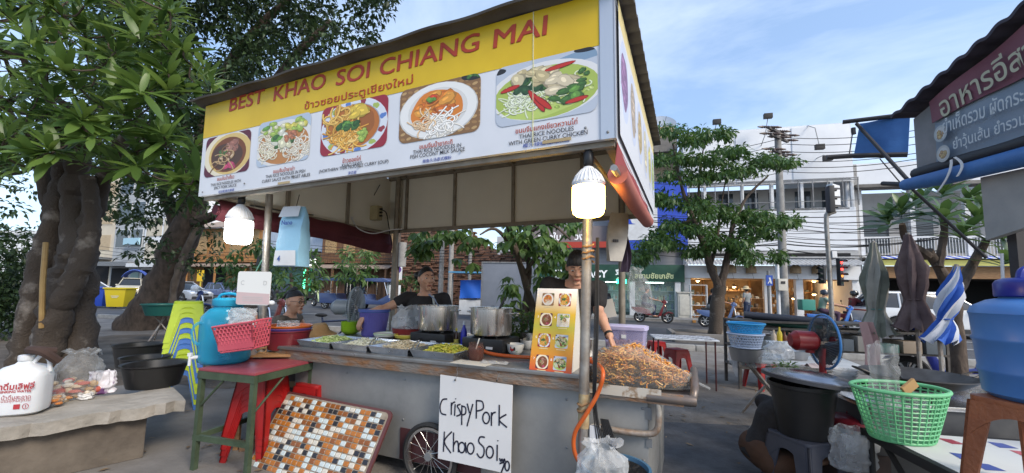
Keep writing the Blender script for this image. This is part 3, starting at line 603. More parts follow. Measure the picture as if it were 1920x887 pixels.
while todo:
    k0 = min(range(len(todo)), key=lambda k: (todo[k]-best[k][0]).length_squared); q = todo.pop(k0); s, rr = best.pop(k0)
    mid = (s+q)/2 + Vector((r_.uniform(-.05, .05), r_.uniform(-.05, .05), -.04)); r1 = max(.009, rr*.86); bb.tube(spline([s, mid, q], 3), [rr+(r1-rr)*k/6 for k in range(7)], 5)
    for k, t in enumerate(todo):
        if (t-q).length_squared < (t-best[k][0]).length_squared: best[k] = (q, r1)
bb.build('branches', bark2, tr)['kind'] = 'stuff'
b = MB(); q = [Wd(78, 615, 5.45), Wd(80, 530, 5.4), Wd(86, 455, 5.45)]; q[0].z = max(q[0].z, .0); b.tube(q, .03, 8); b.build('bamboo_stick', mat('bamboo', (.42, .27, .10), .6, c2=(.34, .2, .07), scale=6), label='yellow bamboo stick leaning on the plumeria trunks', cat='stick')
dk_leaf = leafmat('dark_leaf', (.015, .035, .012), (.045, .08, .025), .5, .25)
t1 = Wd(268, 614, 12.2); t1.z = 0
tr = thing('leaning_tree', 'big dark leafy tree with thick leaning trunk left of the stall', 'tree', t1)
rl1 = lambda *p: Wd(*p) - t1
q = [rl1(258, 618, 12.2), rl1(295, 560, 12), rl1(330, 480, 11.8), rl1(355, 410, 11.6), rl1(372, 330, 11.3), rl1(390, 200, 11)]; q[0].z = -.1
gnarl(q, [.62, .5, .42, .36, .28, .16], 14, .09, 3).build('trunk', bark2, tr)
for k, pp in enumerate(([(340, 450, 11.8), (300, 330, 11.4), (250, 180, 11)], [(360, 390, 11.6), (450, 250, 11.2), (540, 120, 10.6), (620, 40, 10)], [(372, 320, 11.3), (330, 180, 11.2), (320, 40, 11)], [(385, 220, 11.1), (450, 90, 10.8), (560, -20, 10.4)], [(350, 420, 11.7), (410, 400, 11), (440, 370, 10.6)])):
    gnarl([rl1(*p) for p in pp], [.2, .13, .07], 8, .08, k).build('branch', bark2, tr)
gnarl([rl1(322, 600, 11.7), rl1(326, 540, 11.5), rl1(345, 480, 11.45), rl1(372, 420, 11.4)], [.10, .09, .11, .08], 8, .12, 9).build('aerial_root', bark, tr)
cl = []
poly_d = [(170, -90), (760, -90), (712, 40), (690, 75), (640, 70), (600, 105), (520, 120), (430, 170), (398, 190), (395, 300), (400, 400), (330, 395), (270, 440), (180, 400)]
r_ = random.Random(5)
while len(cl) < 560:
    x, y = r_.uniform(170, 760), r_.uniform(-90, 440)
    if inpoly(x, y, poly_d) and not (y > 200 and r_.random() < .35): cl.append(tuple(rl1(x, y, r_.uniform(8.8, 12.5))))
for x, y in ((255, 475), (290, 450), (300, 470), (395, 480), (410, 450), (385, 430), (240, 420), (345, 485), (370, 500), (20, 390), (60, 350), (10, 340)): cl.append(tuple(rl1(x, y, r_.uniform(10, 11.5))))
V, Fc = clump_leaves(cl, .36, 46, .17, .25, .75, .45)
link('crown', np_mesh('crown', V, Fc, dk_leaf), tr)['kind'] = 'stuff'
hp = Wd(10, 560, 10); hp.z = 0
hd = thing('hedge', 'dark green hedge behind the plumeria at the left edge', 'hedge', hp)
cl = [tuple(Wd(r_.uniform(-70, 62), r_.uniform(430, 620), r_.uniform(9, 11)) - hp) for _ in range(150)]
cl = [(a, b_, max(.1, c)) for a, b_, c in cl]
V, Fc = clump_leaves(cl, .33, 40, .13, .1, 1, .5); link('foliage', np_mesh('foliage', V, Fc, dk_leaf), hd)['kind'] = 'stuff'
md_leaf = leafmat('mid_leaf', (.045, .10, .024), (.15, .25, .07), .4, .42)
t2 = Wd(1000, 620, 6.6); t2.z = 0
tr = thing('young_tree', 'young tree with broad drooping leaves behind the cart', 'tree', t2); r2 = lambda *p: Wd(*p) - t2
for pp, rr, s in (([(1003, 660, 6.6), (1000, 600, 6.6), (985, 530, 6.5), (968, 470, 6.4), (950, 400, 6.3), (945, 300, 6.2)], [.07, .065, .055, .05, .045, .03], 1), ([(985, 660, 6.6), (984, 590, 6.6), (992, 510, 6.6), (986, 440, 6.5), (985, 330, 6.4)], [.06, .055, .05, .045, .03], 2)):
    q = [r2(*p) for p in pp]; q[0].z = -.05; gnarl(q, rr, 9, .1, s).build('trunk', bark2, tr)
for k, pp in enumerate(([(952, 400, 6.3), (880, 400, 6.0), (800, 425, 5.8)], [(968, 470, 6.4), (930, 430, 6.1), (900, 440, 5.9)], [(986, 440, 6.5), (1030, 420, 6.2), (1070, 450, 6.0)], [(980, 520, 6.5), (1010, 480, 6.2), (1045, 500, 6.0)])):
    gnarl([r2(*p) for p in pp], [.04, .025, .012], 6, .1, k).build('branch', bark2, tr)
cl = []
for x, y, sx, sy, n in ((800, 445, 35, 22, 20), (785, 470, 14, 18, 5), (850, 432, 30, 18, 9), (885, 450, 20, 28, 9), (868, 480, 8, 10, 2), (960, 440, 25, 30, 16), (1010, 450, 30, 35, 30), (1050, 470, 25, 35, 28), (1040, 520, 22, 25, 16), (955, 545, 18, 30, 12), (1065, 500, 12, 25, 8), (1000, 410, 90, 12, 14), (1025, 560, 12, 20, 3), (940, 400, 100, 20, 16)):
    for _ in range(n): cl.append((x+r_.gauss(0, sx*.6), y+r_.gauss(0, sy*.6), r_.uniform(5.8, 6.9)))
n_obj = 0; P_, D_, U_, L_l = [], [], [], []
lm2 = leaf_mesh('leaf', md_leaf, 1, .42, .1, .2)
for c in cl:
    p = r2(*c)
    for i in range(8):
        a = i*2.4+r_.uniform(-.3, .3); d = Vector((math.cos(a), math.sin(a), r_.uniform(-1.3, -.2))).normalized(); l_ = r_.uniform(.13, .24)
        if n_obj < 300 and i < 3: o = link('leaf', lm2, tr, p); o.rotation_euler = orient(d, Vector((0, 0, 1))).to_euler(); o.scale = (l_, l_, l_); n_obj += 1
        else: P_.append(tuple(p)); D_.append(tuple(d)); U_.append((0, 0, 1)); L_l.append(l_)
V, Fc = leaf_cloud(P_, D_, U_, L_l, [l*.42 for l in L_l], .2, .1); link('crown', np_mesh('crown', V, Fc, md_leaf), tr)['kind'] = 'stuff'
st_leaf = leafmat('street_leaf', (.025, .07, .016), (.075, .15, .035), .45, .35)
t3 = Vector((tb.x, tb.y, .18)); D3 = tb.y
tr = thing('street_tree', 'street tree with layered drooping foliage in the kerb planter', 'tree', t3); r3 = lambda x, y, dd=0: Wd(x, y, D3+dd) - t3
q = [r3(1345, 640), r3(1343, 600), r3(1346, 560), r3(1350, 535)]; q[0].z = -.05
gnarl(q, [.24, .2, .18, .17], 12, .1, 1, 4).build('trunk', barkp, tr)
limbs = [[(1349, 540), (1332, 500), (1318, 455), (1300, 410), (1278, 350), (1262, 270)], [(1350, 540), (1360, 500), (1368, 460), (1375, 420), (1400, 370), (1440, 330)], [(1318, 455), (1310, 390), (1312, 330), (1320, 270)], [(1368, 460), (1390, 440), (1430, 420), (1460, 420)], [(1300, 410), (1260, 430), (1220, 450)], [(1332, 500), (1345, 450), (1350, 400), (1360, 340)]]
for k, pp in enumerate(limbs): gnarl([r3(x, y, (k % 3-1)*.5*i/len(pp)) for i, (x, y) in enumerate(pp)], [.13, .11, .09, .07, .045, .025][-len(pp):] if k < 2 else [.06, .045, .03, .018], 8, .08, k).build('branch', bark2, tr)
sprays = [(1258, 245, 34, 13), (1300, 262, 26, 12), (1340, 250, 38, 14), (1365, 282, 30, 10), (1255, 295, 30, 14), (1330, 300, 40, 12), (1290, 330, 45, 16), (1350, 325, 36, 10), (1395, 318, 30, 10), (1435, 298, 30, 14), (1470, 305, 25, 12), (1250, 370, 28, 20), (1290, 380, 40, 18), (1350, 395, 50, 16), (1400, 405, 40, 16), (1440, 412, 36, 14), (1475, 415, 24, 12), (1270, 420, 30, 22), (1320, 430, 30, 18), (1420, 435, 32, 18), (1385, 450, 25, 14), (1400, 480, 22, 14), (1300, 470, 22, 12), (1218, 465, 22, 24), (1235, 440, 20, 18), (1255, 450, 20, 20), (1460, 480, 10, 18), (1195, 480, 16, 16), (1340, 455, 20, 14), (1375, 470, 14, 16)]
Vs, Fs, off = [], [], 0
for x, y, sx, sy in sprays:
    cl = [tuple(r3(x+r_.uniform(-1, 1)*sx, y+r_.uniform(-.6, .6)*sy, r_.gauss(0, .7))) for _ in range(int(sx*.55)+5)]
    V, Fc = clump_leaves(cl, .2, 20, .19, .75, .55, .36); Vs.append(V); Fs.append(Fc+off); off += len(V)
link('crown', np_mesh('crown', np.concatenate(Vs), np.concatenate(Fs), st_leaf), tr)['kind'] = 'stuff'
t4 = Wd(1790, 640, 5.2); t4.z = 0
tr = thing('plumeria_tree', 'plumeria with broad dark leaves behind the right stall', 'tree', t4); r4 = lambda x, y, d: Wd(x, y, d) - t4
q = [r4(1800, 700, 5.2), r4(1790, 600, 5.2), r4(1775, 530, 5.2), r4(1740, 470, 5.1)]; q[0].z = -.05
gnarl(q, [.09, .08, .07, .05], 10, .1, 4).build('trunk', bark2, tr); gnarl([r4(1785, 560, 5.2), r4(1815, 510, 5.3), r4(1850, 450, 5.3)], [.07, .06, .04], 8, .1, 5).build('branch', bark2, tr)
gnarl([r4(1740, 480, 5.1), r4(1700, 450, 5.0), r4(1692, 420, 4.9)], [.05, .04, .03], 8, .1, 6).build('branch', bark2, tr); gnarl([r4(1760, 500, 5.1), r4(1770, 440, 5.1), r4(1770, 400, 5.0)], [.05, .04, .03], 8, .1, 7).build('branch', bark2, tr)
rp_leaf = leafmat('broad_leaf', (.03, .075, .022), (.075, .15, .04), .4, .3); lm4 = leaf_mesh('leaf', rp_leaf, 1, .33, .1, .14)
for x, y, d, ti in ((1690, 408, 4.8, -.5), (1668, 425, 5.0, -.8), (1765, 375, 4.9, -.1), (1762, 422, 4.6, 0), (1810, 385, 5.1, .3), (1825, 420, 4.9, .4), (1800, 450, 4.7, .3), (1720, 395, 5.3, -.3), (1850, 455, 5.2, .4), (1880, 500, 5.0, .3), (1905, 470, 5.3, .3), (1840, 400, 5.4, .2)):
    p = r4(x, y, d); ax = Vector((ti*.6, -.35, 1)).normalized(); ux, uy = perp(ax)
    for i in range(15):
        a = i*2.4+r_.uniform(-.3, .3); el = .1 + i*.075; dd = (ux*math.cos(a)+uy*math.sin(a))*math.cos(el) + ax*math.sin(el); l_ = r_.uniform(.26, .40)*(1-.35*(i/15))
        o = link('leaf', lm4, tr, p - ax*.01*i*-1); o.rotation_euler = orient(dd, ax).to_euler(); o.scale = (l_*1.05, l_, l_)
def rosette_tree(label, px, py, pbase, d, R_, n, ll, m, group=None):
    t = Wd(px, pbase, d); t.z = 0; o = thing('small_tree', label, 'tree', t, 0, group); c = Wd(px, py, d) - t
    gnarl([Vector((0, 0, -.05)), Vector((.05, 0, c.z*.5)), c], [.12, .09, .06], 8, .1, px).build('trunk', bark, o)
    cc = [tuple(c + Vector(v)*R_*Vector((1, 1, .75)).length/1.6) for v in rdir(n)]
    V, Fc = clump_leaves(cc, R_*.4, 26, ll, .5, .7, .34); link('crown', np_mesh('crown', V, Fc, m), o)['kind'] = 'stuff'
rosette_tree('small round green tree behind the standing fan', 668, 497, 560, 24, 1.0, 20, .42, md_leaf)
rosette_tree('bushy roadside tree above the white payment sign', 470, 500, 566, 20, 1.1, 24, .4, st_leaf)
rosette_tree('bushy roadside tree under the hanging diaper pack', 545, 512, 572, 18, 1.05, 26, .36, md_leaf)
rosette_tree('little tree beside the sign post before the ruin', 770, 540, 566, 30, .9, 12, .4, st_leaf)
n_ = 1500; lp = np.zeros((n_, 3)); lp[:, 0] = rng.uniform(-10, 6.5, n_); lp[:, 1] = rng.uniform(2.2, 10, n_); lp[:, 2] = .014
ld_ = rdir(n_); ld_[:, 2] *= .1; Ls = rng.uniform(.02, .09, n_)
V, Fc = leaf_cloud(lp, ld_, np.tile([0, 0, 1.0], (n_, 1)), Ls, Ls*rng.uniform(.3, .6, n_), 0, .06)
link('leaf_litter', np_mesh('leaf_litter', V, Fc, leafmat('dry_leaf', (.10, .06, .03), (.26, .19, .11), .8, .1)), None, label='dry fallen leaves and scraps strewn over the ground', cat='leaf litter', kind='stuff')
# ==== the food cart
steel = mat('panel_steel', (.30, .30, .29), .5, metal=.35, c2=(.23, .23, .225), scale=3.5, detail=8, rvar=.12, bump=.06, bscale=6)
inox = mat('stainless', (.58, .58, .57), .28, metal=.95, c2=(.48, .47, .46), scale=9, rvar=.1)
inox_d = mat('counter_steel', (.34, .34, .335), .38, metal=.7, c2=(.24, .235, .23), scale=6, detail=7, rvar=.15)
rust = mat('rusty_edge', (.20, .18, .16), .65, metal=.25, c2=(.24, .12, .055), scale=5, detail=10, bump=.5, bscale=25, stretch=(1, 1, 3), lo=.42, hi=.62)
rustp = mat('rusty_pipe', (.33, .31, .28), .5, metal=.4, c2=(.22, .12, .06), scale=9, detail=8, bump=.3, bscale=30, lo=.45, hi=.75)
galv = mat('galvanised_pipe', (.36, .35, .33), .42, metal=.55, c2=(.24, .21, .18), scale=7, detail=8, bump=.15, bscale=25)
blk = mat('black_rubber', (.018, .018, .018), .7); blkp = mat('black_plastic', (.02, .02, .021), .38)
cart = thing('food_cart', 'grey steel noodle cart with rusty counter edge and spoked wheel', 'food cart', matrix=M_CART)
CD = .98
MB().bx(-2.864, 0, .0, CD, .872, .9).build('counter_top', inox_d, cart, bevel=.006)
MB().bx(-2.86, -.002, .012, .05, .79, .872).build('counter_edge', rust, cart, bevel=.006)
MB().bx(-2.86, -2.82, .05, CD-.02, .79, .872).build('counter_edge', rust, cart, bevel=.006); MB().bx(-.04, -.002, .05, CD-.02, .79, .872).build('counter_edge', rust, cart, bevel=.006)
MB().bx(-2.84, -.02, CD-.05, CD, .9, .93).build('counter_lip', inox_d, cart)
MB().bx(-2.84, -1.72, .53, CD-.052, .9005, .936).build('rear_shelf', inox_d, cart, bevel=.005)
MB().bx(-2.62, .40, .075, CD-.1, .12, .79).build('body', steel, cart, bevel=.012)
for i, x in enumerate((-2.6, -2.0, -1.4, -.75, -.1, .37)):
    for z in (.16, .42, .72): MB().ball((x, .073, z), (.009, .005, .009), 8, 5).build('rivet', gsteel, cart)
MB().bx(.02, .40, .05, .9, .79, .815).build('shelf_top', blkp, cart); MB().bx(.005, .6, .03, .06, .765, .83).build('shelf_rail', rust, cart, bevel=.006)
MB().bx(.06, .48, .024, .03, .79, .85).build('cracked_strip', mat('cracked_white', (.46, .43, .38), .8, c2=(.25, .18, .12), scale=18, detail=8, lo=.5, hi=.6), cart)
MB().bx(.4, .56, .07, .8, .79, .812).build('shelf_extension', rust, cart)
ph_ = MB(); ph_.tube(spline([(.4, .05, .80), (.6, .05, .80), (.66, .06, .80)], 3), .032, 10); ph_.tube(spline([(.645, .06, .80), (.66, .12, .86), (.66, .45, .875), (.66, .75, .86)], 4), .024, 10); ph_.build('push_handle', mat('dark_pipe', (.13, .12, .115), .4, metal=.5, c2=(.2, .15, .12), scale=10), cart)
MB().tube(spline([(.46, .05, .765), (.462, .05, .68), (.45, .05, .615), (.4, .05, .585), (.25, .04, .58), (.08, .04, .59)], 4), .019, 10).build('bracket_pipe', rustp, cart)
MB().bx(.385, .42, .07, .078, .66, .73).build('hinge', gsteel, cart); MB().bx(.385, .42, .07, .078, .5, .55).build('hinge', gsteel, cart)
wh = MB().lathe([(.215, -.022), (.232, -.012), (.235, .012), (.215, .022), (.2, .012), (.2, -.012), (.215, -.022)], (0, 0, 0), 40).build('wheel', blk, cart, (-1.11, .02, .22), (math.pi/2, 0, 0))
MB().lathe([(.2, -.014), (.185, -.014), (.182, .014), (.2, .014)], (0, 0, 0), 40).build('rim', inox, wh)
MB().lathe([(.03, -.03), (.035, 0), (.03, .03)], (0, 0, 0), 14, cap0=True, cap1=True).build('hub', gsteel, wh)
for i in range(18):
    a = i*math.pi/9; s_ = .02 if i % 2 else -.02; MB().tube([(.03*math.cos(a+.5*(1 if i % 2 else -1)), .03*math.sin(a+.5*(1 if i % 2 else -1)), s_), (.186*math.cos(a), .186*math.sin(a), 0)], .0018, 5).build('spoke', inox, wh)
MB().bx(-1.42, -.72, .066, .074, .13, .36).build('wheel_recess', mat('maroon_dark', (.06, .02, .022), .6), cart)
# ---- canopy on poles with the printed sign
SWd, SH, SD = 3.52, .807, 2.4
can = thing('stall_canopy', 'box shaped canopy on poles with yellow and white printed menu sign', 'canopy', matrix=M_CAN)
CI = M_CAN.inverted()
def cl_(px, py, y=0): return loc(px, py, y=y, M=M_CAN)
vinyl = mat('white_vinyl', (.66, .68, .72), .45, c2=(.60, .62, .66), scale=1.6, bump=.08, bscale=5); yel = mat('yellow_vinyl', (.66, .45, .012), .42, c2=(.56, .37, .008), scale=1.5, bump=.08, bscale=5); redl = mat('red_lettering', (.40, .045, .012), .45); blkl = mat('black_lettering', (.03, .03, .04), .5); bluel = mat('blue_lettering', (.03, .06, .3), .5)
sg = MB().bx(-SWd, 0, 0, .03, 0, SH).build('front_sign', vinyl, can)
MB().bx(-SWd, -.075, -.0022, -.0002, SH*.635, SH).build('yellow_band', yel, sg)
MB().bx(-.448, -.442, -.006, -.0035, .02, SH).build('banner_seam', sheer('seam_tape', (.9, .88, .6), .35), sg)
alu = mat('aluminium', (.52, .54, .57), .4, metal=.6)
MB().bx(-.07, .004, -.008, -.001, -.005, SH).build('corner_strip', alu, can); MB().bx(-.002, .006, -.008, .03, -.005, SH).build('corner_strip', alu, can)
for x, z in ((-.035, .03), (-.15, .07), (-.9, .05), (-1.7, .05), (-2.35, .05), (-2.9, .05), (-3.45, .03)): MB().ball((x, -.009, z), (.008, .004, .008), 8, 5).build('screw', gsteel, can)
def put(t, px0, py0, px1, py1, m, bold=0, shear=0, hgt=None):
    a, b = cl_(px0, py0), cl_(px1, py1); text(t, .1, m, sg, 'lettering', ((a.x+b.x)/2, -.004, (a.z+b.z)/2), width=b.x-a.x, shear=shear, hgt=hgt, thick=bold)
for w_, a_, b_ in (('BEST', 431, 497), ('KHAO', 514, 612), ('SOI', 631, 695), ('CHIANG', 713, 900), ('MAI', 925, 1028)): put(w_, a_, 197-(a_-431)*.25, b_, 197-(b_-431)*.25, redl, .0028, .06, .118)
put('ข้าวซอยประตูเชียงใหม่', 572, 197, 775, 155, redl, .0015, 0, .082)
def cap(lines):
    for t, px, py, hw, m, bold in lines:
        a, b = cl_(px-hw, py+hw*.15), cl_(px+hw, py-hw*.15); text(t, .1, m, sg, 'lettering', ((a.x+b.x)/2, -.004, (a.z+b.z)/2), width=b.x-a.x, bold=bold, hgt={redl: .036, blkl: .0245, bluel: .024}[m]*(1.25 if t[0] == '(' else 1))
cap([('ขนมจีนน้ำเงี้ยว', 424, 333, 16, redl, .001), ('THAI RICE NOODLES WITH', 424, 343, 28, blkl, .0006), ('SPICY PORK SAUCE', 423, 350, 21, blkl, .0006), ('米粉配猪肉辣酱', 425, 358, 15, bluel, .0006),
     ('ขนมจีนน้ำยาป่า', 533, 318, 20, redl, .001), ('THAI RICE NOODLES IN FISH', 536, 326, 37, blkl, .0006), ('CURRY SAUCE WITH VEGET ABLES', 537, 334, 45, blkl, .0006),
     ('ข้าวซอยไก่', 660, 299, 17, redl, .001), ('KHAO SAWY', 661, 308, 19, blkl, .0006), ('(NORTHERN THAI NOODLE CURRY SOUP)', 664, 313, 65, blkl, .0006), ('清迈面', 661, 324, 8, bluel, .0006),
     ('ขนมจีนน้ำยากะทิ', 818, 270, 31, redl, .001), ('THAI RICE NOODLES IN', 820, 279, 45, blkl, .0006), ('FISH COCONT MILK SAUCE', 821, 287, 51, blkl, .0006), ('辣鱼头汤泰式粿粉', 820, 299, 27, bluel, .0006),
     ('ขนมจีนแกงเขียวหวานไก่', 1025, 236, 58, redl, .001), ('THAI RICE NOODLES', 1025, 249, 51, blkl, .0006), ('WITH GREEN CURRY CHICKEN', 1028, 259, 74, blkl, .0006), ('椰汁绿咖喱鸡米粉', 1025, 268, 44, bluel, .0006)])
tape = mat('brown_tape', (.42, .33, .19), .5)
for px, py, w_ in ((533, 343, .13), (1044, 264, .16)):
    p = cl_(px, py); MB().bx(p.x-w_/2, p.x+w_/2, -.0058, -.0045, p.z-.009, p.z+.009).build('tape', sheer('tape_s', (.5, .38, .2), .75), sg)
def clip(P, Q):
    out = P
    for i in range(len(Q)):
        a, b = Q[i], Q[(i+1) % len(Q)]; inp, out = out, []
        if not inp: return []
        side = lambda p: (b[0]-a[0])*(p[1]-a[1])-(b[1]-a[1])*(p[0]-a[0])
        for j in range(len(inp)):
            p, q = inp[j-1], inp[j]; sp, sq_ = side(p), side(q)
            if sq_ >= 0:
                if sp < 0: t = sp/(sp-sq_); out.append((p[0]+(q[0]-p[0])*t, p[1]+(q[1]-p[1])*t))
                out.append(q)
            elif sp >= 0: t = sp/(sp-sq_); out.append((p[0]+(q[0]-p[0])*t, p[1]+(q[1]-p[1])*t))
    return out
class Pic:
    def __init__(s, seed): s.L = []; s.r = random.Random(seed)
    def el(s, x, y, rx, ry, c, n=28, wob=0, rot=0):
        ph = [s.r.uniform(0, 6.3) for _ in range(3)]; P = []
        for i in range(n):
            t = 2*math.pi*i/n; k = 1+wob*(math.sin(2*t+ph[0])+.6*math.sin(3*t+ph[1])+.5*math.sin(5*t+ph[2])); a, b = rx*k*math.cos(t), ry*k*math.sin(t)
            P.append((x+a*math.cos(rot)-b*math.sin(rot), y+a*math.sin(rot)+b*math.cos(rot)))
        s.L.append((P, c))
    def lumps(s, x, y, rx, ry, n, r0, r1, cs, wob=.12):
        for _ in range(n):
            a = s.r.uniform(0, 6.3); d = s.r.random()**.5; r = s.r.uniform(r0, r1); c = s.r.choice(cs); xx, yy = x+rx*d*math.cos(a), y+ry*d*math.sin(a); ro = s.r.uniform(0, 3)
            s.el(xx, yy, r*1.1, r*.8, tuple(t*.55 for t in c), 12, wob, ro); s.el(xx-r*.05, yy+r*.08, r, r*.7, c, 12, wob, ro); s.el(xx-r*.2, yy+r*.25, r*.45, r*.25, tuple(min(1, t*1.45) for t in c), 8, wob, ro)
    def noodles(s, x, y, rx, ry, n, w, cs):
        for _ in range(n):
            a = s.r.uniform(0, 6.3); d = s.r.random()**.5; p = Vector((x+rx*d*math.cos(a), y+ry*d*math.sin(a))); th = s.r.uniform(0, 6.3); P = [p]; k = s.r.uniform(-.9, .9)
            for _ in range(6): th += k; p = p+Vector((math.cos(th), math.sin(th)))*w*2.3; P.append(p)
            c = s.r.choice(cs)
            for ww, cc, dy in ((w*1.35, tuple(t*.5 for t in c), -.01), (w, c, 0), (w*.4, tuple(min(1, t*1.3) for t in c), .006)):
                for i in range(6):
                    dd = (P[i+1]-P[i]).normalized(); nn = Vector((-dd.y, dd.x))*ww/2; e = dd*w*.2; o_ = Vector((0, dy)); s.L.append(([tuple(P[i]+nn-e+o_), tuple(P[i]-nn-e+o_), tuple(P[i+1]-nn+e+o_), tuple(P[i+1]+nn+e+o_)], cc))
    def strips(s, x, y, rx, ry, n, l, w, cs):
        for _ in range(n):
            a = s.r.uniform(0, 6.3); d = s.r.random()**.5; s.el(x+rx*d*math.cos(a), y+ry*d*math.sin(a), l*s.r.uniform(.6, 1.1), w, s.r.choice(cs), 10, .1, s.r.uniform(0, 3))
    def bake(s, x0, x1, z0, z1, y0, r=.18, name='dish_picture', par=None, pl=None):
        cx, cz, w, h = (x0+x1)/2, (z0+z1)/2, x1-x0, z1-z0; asp = w/h; Q = rrect(2*asp, 2, r*2, 5); b = MB(); pl = pl or (lambda a, t, c: (a, t, c))
        sc = h/2; st = .0022/max(1, len(s.L))
        for k, (P, c) in enumerate(s.L):
            P = clip([(a*asp, v) for a, v in P], Q)
            if len(P) >= 3: b.add([pl(cx+a*sc, y0-.0004-st*k, cz+v*sc) for a, v in P], [tuple(range(len(P)))], c)
        o = b.build(name, vcmat('printed'), par, flat=True); o['kind'] = 'stuff'; return o
G1, G2, G3 = (.05, .13, .03), (.12, .28, .05), (.3, .42, .08)
def dish1(sd):
    p = Pic(sd); p.el(0, 0, 2, 2, (.10, .012, .03)); p.el(0, .0, 1.05, 1.12, (.72, .66, .5)); p.el(.12, 0, .95, 1.0, (.62, .45, .16)); p.el(.06, -.03, .78, .86, (.17, .05, .012)); p.el(.0, -.1, .66, .72, (.075, .035, .018), wob=.05)
    p.lumps(.2, .3, .3, .4, 9, .12, .22, [(.3, .13, .09), (.36, .18, .13)]); p.lumps(0, -.05, .3, .25, 16, .05, .09, [(.6, .45, .3), (.45, .3, .15)]); p.lumps(.15, -.62, .22, .12, 5, .1, .16, [(.5, .06, .14)]); p.lumps(-.2, .1, .16, .16, 12, .04, .08, [G1, G2]); p.noodles(-.1, -.2, .35, .3, 12, .04, [(.45, .3, .15), (.2, .1, .04)]); return p
def dish2(sd):
    p = Pic(sd); p.el(0, 0, 2, 2, (.42, .5, .6)); p.el(0, -.1, 1.15, 1.0, (.66, .66, .64)); p.el(0, -.15, .95, .85, (.45, .2, .06)); p.noodles(.5, -.4, .5, .4, 60, .034, [(.72, .68, .58), (.62, .56, .44)]); p.noodles(-.5, -.2, .4, .5, 60, .034, [(.72, .68, .55), (.66, .6, .42)])
    p.lumps(-.3, .6, .45, .25, 18, .08, .16, [G3, G2, (.6, .58, .4)]); p.lumps(.45, .6, .4, .25, 16, .08, .17, [(.55, .5, .1), G3, (.62, .6, .3)]); p.lumps(0, .1, .4, .35, 14, .12, .2, [G1, G2, (.6, .6, .5)]); p.lumps(.1, -.05, .2, .2, 6, .12, .2, [(.62, .6, .42), (.5, .4, .22)]); p.lumps(.3, .1, .2, .25, 8, .07, .12, [(.4, .16, .08)]); return p
def dish3(sd):
    p = Pic(sd); p.el(0, 0, 2, 2, (.28, .02, .035)); p.el(0, 0, 1.0, 1.12, (.62, .66, .72));
    for i in range(12):
        a = i*math.pi/6+.2; p.el(.88*math.cos(a), .98*math.sin(a), .09, .11, [(.1, .2, .5), (.35, .45, .1), (.28, .04, .05)][i % 3], wob=.15)
    p.el(0, 0, .8, .9, (.3, .33, .4)); p.el(0, 0, .77, .87, (.42, .14, .025)); p.el(.3, .1, .35, .5, (.3, .1, .02), wob=.06); p.noodles(-.2, -.4, .32, .32, 70, .042, [(.72, .42, .08), (.62, .3, .04), (.75, .5, .16)]); p.noodles(-.35, .35, .3, .3, 26, .055, [(.66, .42, .1), (.5, .26, .04)]); p.lumps(.12, .55, .18, .25, 8, .14, .22, [(.62, .45, .06)]); p.lumps(-.15, .05, .32, .16, 26, .06, .13, [G1, G2, (.03, .09, .02)]); p.lumps(.3, -.4, .1, .25, 10, .07, .11, [G2, G3]); return p
def dish4(sd):
    p = Pic(sd); p.el(0, 0, 2, 2, (.22, .12, .05))
    for i in range(14):
        for j in range(12): p.el(-1.05+i*.16, -1.05+j*.19, .07, .05, (.46, .3, .13) if (i+j) % 2 else (.32, .18, .07), 8, 0, .5 if (i+j) % 2 else -.5)
    p.el(.85, .95, .3, .16, (.02, .02, .02)); p.lumps(.85, .95, .22, .08, 12, .05, .07, [G2, G1]); p.el(-.03, -.02, .98, 1.0, (.52, .52, .5)); p.el(-.03, .0, .95, .97, (.74, .74, .72)); p.el(-.03, 0, .74, .8, (.62, .62, .6)); p.el(-.05, 0, .68, .7, (.62, .2, .025), wob=.05); p.lumps(-.1, .15, .5, .45, 30, .1, .2, [(.6, .2, .025), (.66, .3, .05), (.5, .13, .02)]); p.noodles(.05, -.5, .2, .2, 60, .036, [(.78, .76, .72), (.7, .66, .58)]); p.noodles(-.35, -.35, .15, .2, 18, .03, [(.7, .5, .3)]); p.lumps(-.1, .42, .12, .1, 5, .06, .1, [G2, (.55, .05, .02)]); return p
def dish5(sd):
    p = Pic(sd); p.el(0, 0, 2, 2, (.45, .5, .58)); p.el(.8, .8, .7, .16, (.2, .3, .42), rot=.15); p.el(.82, .97, .25, .1, (.015, .015, .02)); p.el(-.95, .85, .16, .1, (.02, .02, .02)); p.el(0, -.05, 1.15, .92, (.68, .68, .68)); p.el(0, -.12, 1.04, .84, (.36, .46, .09)); p.el(-.1, -.55, .7, .35, (.45, .56, .14), wob=.06); p.lumps(.1, -.2, .8, .5, 60, .03, .06, [(.5, .58, .2), (.3, .42, .08)])
    p.noodles(-.45, -.25, .3, .3, 70, .03, [(.68, .72, .58), (.58, .64, .42)]); p.noodles(.35, -.1, .45, .4, 30, .026, [(.62, .68, .45), (.48, .55, .2)]); p.lumps(-.25, .3, .4, .3, 16, .1, .18, [G1, (.03, .08, .03)]); p.lumps(-.2, .45, .4, .25, 12, .12, .2, [(.55, .48, .3), (.48, .4, .22)]); p.lumps(.35, .05, .3, .25, 8, .15, .26, [(.6, .52, .36), (.5, .42, .26)]); p.lumps(.45, -.3, .3, .2, 10, .09, .16, [G1, G2])
    for x, y, l, ro in ((-.15, -.35, .4, -1.2), (-.02, -.45, .3, -1.0), (-.7, .2, .22, .3), (.3, .6, .3, .2), (.62, -.55, .22, .2)): p.el(x, y, l*1.05, .075, (.2, .01, .01), 12, .06, ro); p.el(x, y, l, .055, (.48, .03, .02), 12, .06, ro)
    p.lumps(.75, .1, .12, .3, 6, .06, .1, [G1]); return p
